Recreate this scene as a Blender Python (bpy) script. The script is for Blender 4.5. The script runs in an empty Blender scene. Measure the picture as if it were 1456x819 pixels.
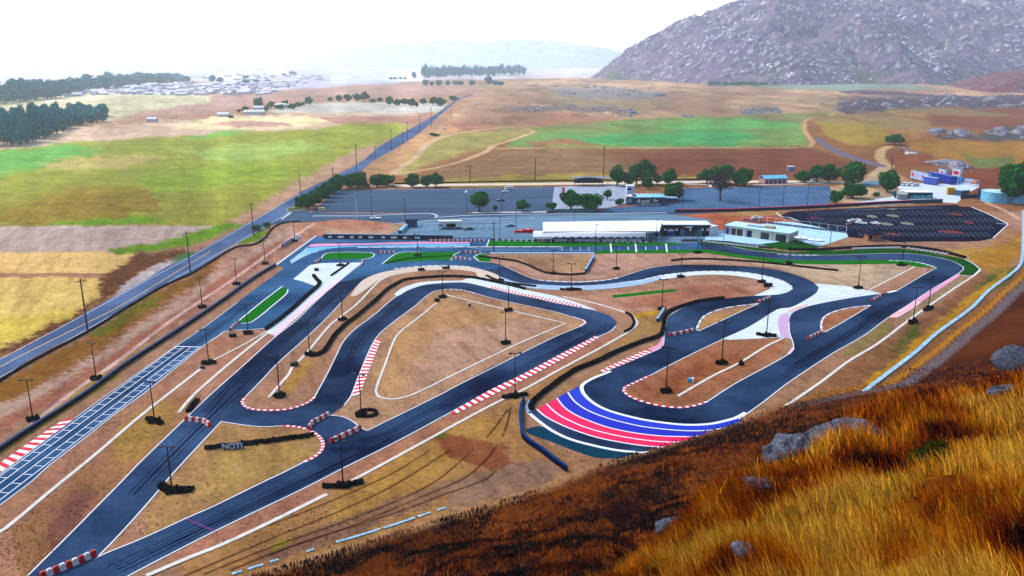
import bpy, bmesh, math, random
import numpy as np
from mathutils import Vector, Matrix
from mathutils.geometry import tessellate_polygon

random.seed(7)
rng = np.random.default_rng(7)
SC = bpy.context.scene
COL = SC.collection

# ------------------------------------------------------------------ camera
F, CX, CY, YH, H = 1180.0, 728.0, 409.5, 84.0, 80.0
PITCH = math.atan((CY - YH) / F)
SP, CP = math.sin(PITCH), math.cos(PITCH)
cam = bpy.data.cameras.new('camera')
cam.sensor_width = 36.0
cam.lens = 36.0 * F / 1456.0
cam.clip_start = 0.5
cam.clip_end = 60000
camo = bpy.data.objects.new('camera', cam)
COL.objects.link(camo)
camo.location = (0, 0, H)
camo.rotation_euler = (math.pi / 2 - PITCH, 0, 0)
SC.camera = camo


def U(px, py, z=0.0):
    """where the line of sight through a point of the photograph meets the level z"""
    a = (px - CX) / F
    b = -(py - CY) / F
    dy = CP + b * SP
    dz = -SP + b * CP
    t = (z - H) / dz
    return (a * t, dy * t)


def project(x, y, z=0.0):
    zz = z - H
    zc = y * CP - zz * SP
    yc = y * SP + zz * CP
    return CX + F * x / zc, CY - F * yc / zc


def pxm(py):
    """pixels per metre on the ground at picture row py"""
    x, y = U(CX, py)
    return F / (y * CP + H * SP)


# ------------------------------------------------------------------ colour and materials
KA = 0.54


def lin(c):
    c = c / 255.0
    return c / 12.92 if c <= 0.04045 else ((c + 0.055) / 1.055) ** 2.4


VEIL = 0.012            # what the air adds in front of near surfaces


def C(r, g, b, k=1.0):
    return tuple(max(.0015, (lin(v) - VEIL) * KA * k) for v in (r, g, b)) + (1.0,)


MATS = {}


def mat(name, rgb, rough=0.85, var=0.12, scale=0.6, bump=0.0, spec=0.3, metal=0.0, detail=4.0, rgb2=None, scale2=None, stretch=None):
    """principled surface whose colour wanders with layered noise"""
    if name in MATS:
        return MATS[name]
    m = bpy.data.materials.new(name)
    m.use_nodes = True
    nt = m.node_tree
    N, L = nt.nodes, nt.links
    bs = N['Principled BSDF']
    bs.inputs['Roughness'].default_value = rough
    bs.inputs['Specular IOR Level'].default_value = 0.0 if rough >= .8 else spec * .25
    bs.inputs['Metallic'].default_value = metal
    tc = N.new('ShaderNodeNewGeometry')
    vec = tc.outputs['Position']
    if stretch:
        mp = N.new('ShaderNodeMapping')
        mp.inputs['Rotation'].default_value = (0, 0, stretch[0])
        mp.inputs['Scale'].default_value = (stretch[1], stretch[2], 1)
        L.new(vec, mp.inputs['Vector'])
        vec = mp.outputs['Vector']
    nz = N.new('ShaderNodeTexNoise')
    nz.inputs['Scale'].default_value = scale
    nz.inputs['Detail'].default_value = detail
    nz.inputs['Roughness'].default_value = 0.65
    L.new(vec, nz.inputs['Vector'])
    c1 = C(*rgb)
    c2 = C(*rgb2) if rgb2 else c1
    mx = N.new('ShaderNodeMixRGB')
    mx.inputs[1].default_value = tuple(v * (1 - var) for v in c1[:3]) + (1,)
    mx.inputs[2].default_value = tuple(min(1, v * (1 + var)) for v in c2[:3]) + (1,)
    rp = N.new('ShaderNodeMapRange')
    rp.inputs['From Min'].default_value = 0.3
    rp.inputs['From Max'].default_value = 0.7
    if name == 'asphalt':
        rp.inputs['From Min'].default_value, rp.inputs['From Max'].default_value = .40, .68
    L.new(nz.outputs['Fac'], rp.inputs['Value'])
    L.new(rp.outputs['Result'], mx.inputs[0])
    out = mx.outputs[0]
    if scale2:
        n2 = N.new('ShaderNodeTexNoise')
        n2.inputs['Scale'].default_value = scale2
        n2.inputs['Detail'].default_value = 3
        L.new(vec, n2.inputs['Vector'])
        r2 = N.new('ShaderNodeMapRange')
        r2.inputs['From Min'].default_value = 0.35
        r2.inputs['From Max'].default_value = 0.65
        r2.inputs['To Min'].default_value = 1 - var * 1.2
        r2.inputs['To Max'].default_value = 1 + var * 1.2
        L.new(n2.outputs['Fac'], r2.inputs['Value'])
        m2 = N.new('ShaderNodeVectorMath')
        m2.operation = 'SCALE'
        L.new(out, m2.inputs[0])
        L.new(r2.outputs['Result'], m2.inputs['Scale'])
        out = m2.outputs['Vector']
    L.new(out, bs.inputs['Base Color'])
    if bump:
        bp = N.new('ShaderNodeBump')
        bp.inputs['Strength'].default_value = 0.6
        bp.inputs['Distance'].default_value = bump
        L.new(nz.outputs['Fac'], bp.inputs['Height'])
        L.new(bp.outputs['Normal'], bs.inputs['Normal'])
    MATS[name] = m
    return m


def attr_mat(name, rough=0.95, detail=((0.35, .16), (3.0, .14)), bump=0.15, stretch=None):
    """surface that takes its base colour from the colour attribute 'Col' and breaks it up with noise"""
    m = bpy.data.materials.new(name)
    m.use_nodes = True
    nt = m.node_tree
    N, L = nt.nodes, nt.links
    bs = N['Principled BSDF']
    bs.inputs['Roughness'].default_value = rough
    bs.inputs['Specular IOR Level'].default_value = 0.0
    at = N.new('ShaderNodeAttribute')
    at.attribute_name = 'Col'
    g = N.new('ShaderNodeNewGeometry')
    out = at.outputs['Color']
    last = None
    for sc_, am in detail:
        nz = N.new('ShaderNodeTexNoise')
        nz.inputs['Scale'].default_value = sc_
        nz.inputs['Detail'].default_value = 6
        nz.inputs['Roughness'].default_value = 0.7
        L.new(g.outputs['Position'], nz.inputs['Vector'])
        r = N.new('ShaderNodeMapRange')
        r.inputs['From Min'].default_value = 0.3
        r.inputs['From Max'].default_value = 0.7
        r.inputs['To Min'].default_value = 1 - am
        r.inputs['To Max'].default_value = 1 + am
        r.clamp = False
        L.new(nz.outputs['Fac'], r.inputs['Value'])
        v = N.new('ShaderNodeVectorMath')
        v.operation = 'SCALE'
        L.new(out, v.inputs[0])
        L.new(r.outputs['Result'], v.inputs['Scale'])
        out = v.outputs['Vector']
        last = nz
    L.new(out, bs.inputs['Base Color'])
    if bump:
        bp = N.new('ShaderNodeBump')
        bp.inputs['Strength'].default_value = 0.7
        bp.inputs['Distance'].default_value = bump
        L.new(last.outputs['Fac'], bp.inputs['Height'])
        L.new(bp.outputs['Normal'], bs.inputs['Normal'])
    MATS[name] = m
    return m


# ------------------------------------------------------------------ object helpers
def tag(o, label=None, cat=None, group=None, kind=None):
    if label:
        o['label'] = label
    if cat:
        o['category'] = cat
    if group:
        o['group'] = group
    if kind:
        o['kind'] = kind
    return o


def link(name, me, m=None, parent=None, loc=None, rz=0.0):
    o = bpy.data.objects.new(name, me)
    COL.objects.link(o)
    if m is not None and me is not None:
        for q in (m if isinstance(m, (list, tuple)) else [m]):
            me.materials.append(q)
    if parent:
        o.parent = parent
    if loc:
        o.location = loc
    o.rotation_euler.z = rz
    return o


def empty(name, loc, rz=0.0):
    o = bpy.data.objects.new(name, None)
    COL.objects.link(o)
    o.location = loc
    o.rotation_euler.z = rz
    o.empty_display_size = 0.5
    return o


def dup(root, loc, rz=0.0, scale=None):
    def rec(o, par):
        c = o.copy()
        COL.objects.link(c)
        c.parent = par
        for ch in o.children:
            rec(ch, c)
        return c
    r = rec(root, None)
    r.location = loc
    r.rotation_euler = (0, 0, rz)
    if scale:
        r.scale = scale if isinstance(scale, tuple) else (scale,) * 3
    return r


class MB:
    """collects boxes, prisms, tubes and polygons and makes ONE mesh of them"""

    def __init__(s):
        s.v, s.f, s.mi = [], [], []

    def face(s, pts, mi=0):
        n = len(s.v)
        s.v += [tuple(p) for p in pts]
        s.f.append(tuple(range(n, n + len(pts))))
        s.mi.append(mi)

    def box(s, c, d, rz=0.0, mi=0, taper=1.0):
        ca, sa = math.cos(rz), math.sin(rz)
        n = len(s.v)
        for dz in (-.5, .5):
            t = taper if dz > 0 else 1.0
            for dx, dy in ((-.5, -.5), (.5, -.5), (.5, .5), (-.5, .5)):
                x, y = dx * d[0] * t, dy * d[1] * t
                s.v.append((c[0] + x * ca - y * sa, c[1] + x * sa + y * ca, c[2] + dz * d[2]))
        for q in ((0, 3, 2, 1), (4, 5, 6, 7), (0, 1, 5, 4), (1, 2, 6, 5), (2, 3, 7, 6), (3, 0, 4, 7)):
            s.f.append(tuple(n + i for i in q))
            s.mi.append(mi)
        return s

    def tube(s, a, b, r1, r2=None, n=8, mi=0, caps=True):
        r2 = r1 if r2 is None else r2
        a, b = Vector(a), Vector(b)
        d = (b - a).normalized()
        u = d.orthogonal().normalized()
        w = d.cross(u)
        k = len(s.v)
        for p, r in ((a, r1), (b, r2)):
            for i in range(n):
                t = 2 * math.pi * i / n
                s.v.append(tuple(p + (u * math.cos(t) + w * math.sin(t)) * r))
        for i in range(n):
            j = (i + 1) % n
            s.f.append((k + i, k + j, k + n + j, k + n + i))
            s.mi.append(mi)
        if caps:
            s.f.append(tuple(k + i for i in reversed(range(n))))
            s.f.append(tuple(k + n + i for i in range(n)))
            s.mi += [mi, mi]
        return s

    def prism(s, pts, z0, z1, mi=0, top_mi=None):
        """pts counter-clockwise (x,y)"""
        if sum(pts[i][0] * pts[(i + 1) % len(pts)][1] - pts[(i + 1) % len(pts)][0] * pts[i][1] for i in range(len(pts))) < 0:
            pts = pts[::-1]
        n, k = len(pts), len(s.v)
        zt = z1 if hasattr(z1, '__len__') else [z1] * n
        for p in pts:
            s.v.append((p[0], p[1], z0))
        for p, z in zip(pts, zt):
            s.v.append((p[0], p[1], z))
        for i in range(n):
            j = (i + 1) % n
            s.f.append((k + i, k + j, k + n + j, k + n + i))
            s.mi.append(mi)
        s.f.append(tuple(k + n + i for i in range(n)))
        s.mi.append(mi if top_mi is None else top_mi)
        s.f.append(tuple(k + i for i in reversed(range(n))))
        s.mi.append(mi)
        return s

    def mesh(s, name):
        me = bpy.data.meshes.new(name)
        me.from_pydata(s.v, [], s.f)
        me.polygons.foreach_set('material_index', s.mi)
        me.update()
        return me

    def build(s, name, m, parent=None, loc=None, rz=0.0):
        return link(name, s.mesh(name), m, parent, loc, rz)


def np_mesh(name, verts, faces, col=None, smooth=False):
    """verts (n,3), faces (m,k) arrays"""
    me = bpy.data.meshes.new(name)
    n, (m, k) = len(verts), faces.shape
    me.vertices.add(n)
    me.vertices.foreach_set('co', np.ascontiguousarray(verts, dtype=np.float32).ravel())
    me.loops.add(m * k)
    me.loops.foreach_set('vertex_index', np.ascontiguousarray(faces, dtype=np.int32).ravel())
    me.polygons.add(m)
    me.polygons.foreach_set('loop_start', np.arange(0, m * k, k, dtype=np.int32))
    me.polygons.foreach_set('loop_total', np.full(m, k, dtype=np.int32))
    if smooth:
        me.polygons.foreach_set('use_smooth', np.ones(m, dtype=bool))
    me.update(calc_edges=True)
    if col is not None:
        a = me.color_attributes.new('Col', 'FLOAT_COLOR', 'POINT')
        c4 = np.ones((n, 4), dtype=np.float32)
        c4[:, :3] = col
        a.data.foreach_set('color', c4.ravel())
    return me


# ------------------------------------------------------------------ curves
def smooth(pts, closed=False, sub=4, corner=50):
    """Catmull-Rom through the points; sharp turns stay corners"""
    n = len(pts)
    P = [np.array(p, float) for p in pts]
    cor = [False] * n
    for i in range(n):
        if not closed and i in (0, n - 1):
            cor[i] = True
            continue
        a = P[i] - P[i - 1]
        b = P[(i + 1) % n] - P[i]
        la, lb = np.hypot(*a[:2]), np.hypot(*b[:2])
        if la < 1e-9 or lb < 1e-9:
            continue
        cs = float(np.dot(a[:2], b[:2]) / (la * lb))
        if math.degrees(math.acos(max(-1, min(1, cs)))) > corner:
            cor[i] = True
    out = []
    m = n if closed else n - 1
    for i in range(m):
        p1, p2 = P[i], P[(i + 1) % n]
        p0 = P[i - 1] if (closed or i > 0) else p1
        p3 = P[(i + 2) % n] if (closed or i + 2 < n) else p2
        L = np.hypot(*(p2 - p1)[:2])
        t1 = (p2 - p1) if cor[i] else (p2 - p0) / max(1e-9, np.hypot(*(p2 - p1)[:2]) + np.hypot(*(p1 - p0)[:2])) * L
        t2 = (p2 - p1) if cor[(i + 1) % n] else (p3 - p1) / max(1e-9, np.hypot(*(p3 - p2)[:2]) + np.hypot(*(p2 - p1)[:2])) * L
        for k in range(sub):
            t = k / sub
            h1, h2 = 2 * t**3 - 3 * t**2 + 1, t**3 - 2 * t**2 + t
            h3, h4 = -2 * t**3 + 3 * t**2, t**3 - t**2
            out.append(tuple(h1 * p1 + h2 * t1 + h3 * p2 + h4 * t2))
    if not closed:
        out.append(tuple(P[-1]))
    return out


def G(pts, z=0.0):
    return [U(p[0], p[1], z) for p in pts]


PAVED = []


def sheet_data(mb, outer, z, holes=(), mi=0, raw=False, corner=50):
    loops = [outer] + list(holes)
    W = []
    PAVED.append(([tuple(U(*p[:2])) for p in outer], [[tuple(U(*p[:2])) for p in h] for h in holes]))
    for lp in loops:
        q = lp if raw else G(smooth(lp, True, 4, corner))
        W.append([Vector((p[0], p[1], 0)) for p in q])
    tris = tessellate_polygon(W)
    k = len(mb.v)
    fl = [p for lp in W for p in lp]
    mb.v += [(p.x, p.y, z) for p in fl]
    for t in tris:
        a, b, c = (fl[i] for i in t)
        if (b - a).cross(c - a).z < 0:
            t = (t[0], t[2], t[1])
        mb.f.append(tuple(k + i for i in t))
        mb.mi.append(mi)


def sheet(name, outer, z, m, holes=(), corner=50):
    mb = MB()
    sheet_data(mb, outer, z, holes, corner=corner)
    return tag(mb.build(name, m), kind='structure')


def resample(w, step=None, n=None):
    w = np.array(w, float)
    d = np.hypot(*(w[1:, :2] - w[:-1, :2]).T)
    s = np.concatenate([[0], np.cumsum(d)])
    if n is None:
        n = max(1, int(round(s[-1] / step)))
    t = np.linspace(0, s[-1], n + 1)
    return np.stack([np.interp(t, s, w[:, 0]), np.interp(t, s, w[:, 1])], 1)


def ribbon_data(mb, w, width, z, mi=0, off=0.0, z0=None, cols=None):
    """flat strip of a width along a ground line; z0 gives it sides"""
    w = np.array(w, float)
    t = np.gradient(w, axis=0)
    t /= np.maximum(1e-9, np.hypot(t[:, 0], t[:, 1]))[:, None]
    nrm = np.stack([-t[:, 1], t[:, 0]], 1)
    a = w + nrm * (off + width / 2)
    b = w + nrm * (off - width / 2)
    for i in range(len(w) - 1):
        q = mi if cols is None else cols[i % len(cols)]
        mb.face([(*b[i], z), (*b[i + 1], z), (*a[i + 1], z), (*a[i], z)], q)
        if z0 is not None:
            mb.face([(*b[i], z0), (*b[i + 1], z0), (*b[i + 1], z), (*b[i], z)], q)
            mb.face([(*a[i + 1], z0), (*a[i], z0), (*a[i], z), (*a[i + 1], z)], q)


def line(mb, pts, width, z, mi=0, z0=None, sm=True, off=0.0):
    w = G(smooth(pts) if sm else pts)
    ribbon_data(mb, w, width, z, mi, off, z0)


def stripes(mb, A, B, n, z, cols=(0, 1), slant=0.0):
    a = resample(G(smooth(A)), n=n * 2)
    b = resample(G(smooth(B)), n=n * 2)
    for i in range(0, 2 * n, 2):
        p0, p1 = a[i], a[i + 2]
        q0, q1 = b[i], b[i + 2]
        if slant:
            dq = (b[-1] - b[0]) / n * slant
            q0, q1 = q0 + dq, q1 + dq
        pts = [(*p0, z), (*p1, z), (*q1, z), (*q0, z)]
        e1 = Vector(pts[1]) - Vector(pts[0])
        e2 = Vector(pts[3]) - Vector(pts[0])
        if e1.cross(e2).z < 0:
            pts = pts[::-1]
        mb.face(pts, cols[(i // 2) % len(cols)])


# ------------------------------------------------------------------ numpy noise
def vnoise(x, y, seed=0):
    xi, yi = np.floor(x).astype(np.int64), np.floor(y).astype(np.int64)
    fx, fy = x - xi, y - yi
    fx = fx * fx * (3 - 2 * fx)
    fy = fy * fy * (3 - 2 * fy)

    def hsh(i, j):
        h = (i * 374761393 + j * 668265263 + seed * 1442695041) & 0xFFFFFFFF
        h = ((h ^ (h >> 13)) * 1274126177) & 0xFFFFFFFF
        h = h ^ (h >> 16)
        return (h & 0xFFFF) / 65535.0
    a, b = hsh(xi, yi), hsh(xi + 1, yi)
    c, d = hsh(xi, yi + 1), hsh(xi + 1, yi + 1)
    return (a * (1 - fx) + b * fx) * (1 - fy) + (c * (1 - fx) + d * fx) * fy


def fbm(x, y, octv=4, seed=0, gain=0.5):
    s, a, t = 0, 1, 0
    for k in range(octv):
        s = s + a * vnoise(x * 2**k + 17.3 * k, y * 2**k - 9.1 * k, seed + k)
        t += a
        a *= gain
    return s / t


def sstep(a, b, x):
    t = np.clip((x - a) / (b - a), 0, 1)
    return t * t * (3 - 2 * t)


def inpoly(X, Y, poly):
    r = np.zeros(X.shape, bool)
    n = len(poly)
    j = n - 1
    for i in range(n):
        xi, yi = poly[i]
        xj, yj = poly[j]
        c = ((yi > Y) != (yj > Y)) & (X < (xj - xi) * (Y - yi) / (yj - yi + 1e-12) + xi)
        r ^= c
        j = i
    return r


def distline(X, Y, pts):
    """distance to a polyline, and its side (>0 on the right-hand side of its direction)"""
    best = np.full(X.shape, 1e18)
    side = np.zeros(X.shape)
    for i in range(len(pts) - 1):
        ax, ay = pts[i]
        bx, by = pts[i + 1]
        dx, dy = bx - ax, by - ay
        L2 = dx * dx + dy * dy + 1e-12
        t = np.clip(((X - ax) * dx + (Y - ay) * dy) / L2, 0, 1)
        qx, qy = X - ax - t * dx, Y - ay - t * dy
        d = qx * qx + qy * qy
        s = np.sign(dy * (X - ax) - dx * (Y - ay))
        m = d < best
        best = np.where(m, d, best)
        side = np.where(m, s, side)
    return np.sqrt(best), side



# ================================================================== TERRAIN
# hill foot (ground line at which the slope near the viewer begins), traced on the ground
FOOT_PX = [(-260, 960), (60, 890), (200, 857), (330, 822), (480, 779), (620, 736), (700, 713), (770, 690), (850, 658), (900, 642), (950, 627), (1000, 611),
           (1050, 594), (1120, 568), (1200, 552), (1262, 541), (1314, 505), (1348, 476), (1394, 441), (1420, 416), (1454, 387), (1480, 340), (1500, 280)]
FOOT = G(FOOT_PX)
FOOT.append((FOOT[-1][0] + 900, FOOT[-1][1] + 900))
CREST = [(-60, -40), (-18, 6), (2, 35), (10, 43), (19, 51), (28, 54), (38, 56), (70, 60), (130, 70)]


def hill_z(x, y):
    d, s = distline(x, y, FOOT)
    s = d * s                                  # >0 on the camera's side
    base = 0.58 * (np.sqrt(np.maximum(s, 0)**2 + 15.0**2) - 15.0)
    base = np.where(s > 0, base, s * 0.02)
    base = 66 * (1 - np.exp(-np.maximum(base, 0) / 66 * 1.03)) * 1.14 + np.minimum(base, 0)
    d2, s2 = distline(x, y, CREST)
    s2 = d2 * s2
    bump = (15.5 + 3.5 * sstep(-5, 30, x)) * sstep(-22, 3, s2) * sstep(10, 50, s)
    n = (fbm(x * .045, y * .045, 4, 5) - .5) * 7.5 + (fbm(x * .17, y * .17, 3, 9) - .5) * 3.2
    rr = np.hypot(x, y)
    n = n * sstep(4, 22, s) * sstep(2, 25, rr + 4)
    return base + bump + n


def build_hill():
    # polar sheet about the viewer's spot: fine where the slope is near
    az = np.radians(np.linspace(-52, 62, 620))
    r = np.concatenate([np.linspace(-30, 4, 12), 4.5 * np.exp(np.linspace(0, math.log(560 / 4.5), 520))])
    r = np.maximum(r, 0.5 + np.arange(len(r)) * .02)
    A, R = np.meshgrid(az, r)
    X, Y = R * np.sin(A), R * np.cos(A)
    Z = hill_z(X, Y)
    n1 = fbm(X * .05, Y * .05, 4, 21)
    n2 = fbm(X * .35, Y * .35, 4, 22)
    n3 = fbm(X * 1.6, Y * 1.6, 3, 23)
    d2, s2 = distline(X, Y, CREST)
    s2 = d2 * s2
    gold = sstep(-14, 2, s2 + (n1 - .5) * 26)
    c_far = mixc((44, 25, 18), (118, 64, 32), sstep(.35, .65, n1 * .55 + n2 * .45))
    c_far = mix3(c_far, rgb(45, 28, 24), sstep(.52, .66, n3 * .5 + n2 * .5) * .8)
    c_gold = mixc((120, 66, 16), (226, 152, 44), sstep(.4, .62, n2 * .6 + n1 * .4))
    c_gold = mix3(c_gold, rgb(60, 36, 16), sstep(.5, .62, n3) * .6)
    col = mix3(c_far, c_gold, gold)
    d, s = distline(X, Y, FOOT)
    s = d * s
    rt = sstep(55, 100, X)
    # the far right flank is a bare brown field with a grey graded track at its foot
    col = mix3(col, mixc((58, 32, 18), (98, 56, 28), n1), rt * .9)
    col = mix3(col, mixc((150, 112, 80), (180, 138, 95), n2), (1 - sstep(0, 4, s)) * (1 - rt))
    col = mix3(col, mixc((100, 62, 36), (140, 92, 54), n2), (1 - sstep(0, 6, s)) * rt)
    col = mix3(col, rgb(104, 92, 94), rt * sstep(3.2, 4.0, s + n2) * (1 - sstep(6.6, 7.6, s + n2)))
    col = mix3(col, rgb(205, 140, 40), rt * sstep(.3, .8, s) * (1 - sstep(2.4, 3.2, s + n2)) * .6)
    V = np.stack([X.ravel(), Y.ravel(), Z.ravel()], 1)
    nr, na = X.shape
    idx = np.arange(nr * na).reshape(nr, na)
    Fq = np.stack([idx[:-1, :-1], idx[:-1, 1:], idx[1:, 1:], idx[1:, :-1]], -1).reshape(-1, 4)
    ok = (s.ravel()[Fq].max(1) > -1.2) & (V[Fq][:, :, 2].max(1) > -.03)
    me = np_mesh('hillside', V, Fq[ok][:, ::-1], col.reshape(-1, 3), True)
    tag(link('hillside', me, attr_mat('hill_soil', detail=((.8, .3), (6.0, .3)), bump=.25)), kind='structure')


def rgb(r, g, b):
    return np.array(C(r, g, b)[:3])


def mixc(a, b, t):
    t = np.asarray(t)[..., None]
    return rgb(*a) * (1 - t) + rgb(*b) * t


def mix3(a, b, t):
    t = np.asarray(t)[..., None]
    return a * (1 - t) + b * t


def blades(name, n, rmin, rmax, azr, h, w, pal, label, cat, accept, seed, mt, lean=.35):
    """a sward of separate leaf blades in clumps standing on the slope"""
    g = np.random.default_rng(seed)
    m = int(n * 1.0)
    # even cover in the solid angle: thicker near, thinner far
    lr = g.uniform(math.log(rmin), math.log(rmax), m)
    r = np.exp(lr)
    a = np.radians(g.uniform(azr[0], azr[1], m))
    x, y = r * np.sin(a), r * np.cos(a)
    k = accept(x, y, g)
    x, y, r = x[k], y[k], r[k]
    z = hill_z(x, y)
    n = len(x)
    cl = fbm(x * .5, y * .5, 3, seed + 3)
    pt = fbm(x * .09, y * .09, 3, seed + 4)
    hh = h * g.uniform(.45, 1.25, n) * (.35 + 1.3 * cl)
    ww = w * g.uniform(.6, 1.4, n) * np.clip(r / 22, .55, 6)
    th = g.uniform(0, 2 * math.pi, n)
    la = 2.4 + (pt - .5) * 3 + g.normal(0, .6, n)          # prevailing lean of the grass
    le = hh * lean * g.uniform(.4, 1.6, n)
    dx, dy = np.cos(la) * le, np.sin(la) * le
    sx, sy = np.cos(th) * ww / 2, np.sin(th) * ww / 2
    z0 = z - .05
    B0 = np.stack([x - sx, y - sy, z0], 1)
    B1 = np.stack([x + sx, y + sy, z0], 1)
    M0 = np.stack([x - sx * .8 + dx * .35, y - sy * .8 + dy * .35, z + hh * .55], 1)
    M1 = np.stack([x + sx * .8 + dx * .35, y + sy * .8 + dy * .35, z + hh * .55], 1)
    T = np.stack([x + dx, y + dy, z + hh], 1)
    T2 = T + np.stack([sx * .25, sy * .25, 0 * sx], 1)
    V = np.stack([B0, B1, M1, M0, T2, T], 1).reshape(-1, 3)
    i = np.arange(n)[:, None] * 6
    Fq = np.concatenate([i + np.array([[0, 1, 2, 3]]), i + np.array([[3, 2, 4, 5]])])
    p2 = fbm(x * .19 + 31, y * .19, 3, seed + 14)
    t = np.clip((pt - .5) * 2.6 + (p2 - .5) * 2.4 + (cl - .5) * 1.0 + .50 + g.normal(0, .11, n), 0, .999)
    P = np.array([rgb(*c) for c in pal])
    ti = t * (len(pal) - 1)
    lo = ti.astype(int)
    fr = (ti - lo)[:, None]
    c = P[lo] * (1 - fr) + P[np.minimum(lo + 1, len(pal) - 1)] * fr
    c = c * g.uniform(.7, 1.3, n)[:, None]
    col = np.repeat(c, 6, 0)
    me = np_mesh(name, V, Fq, col)
    return tag(link(name, me, mt), label, cat, kind='stuff')


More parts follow.
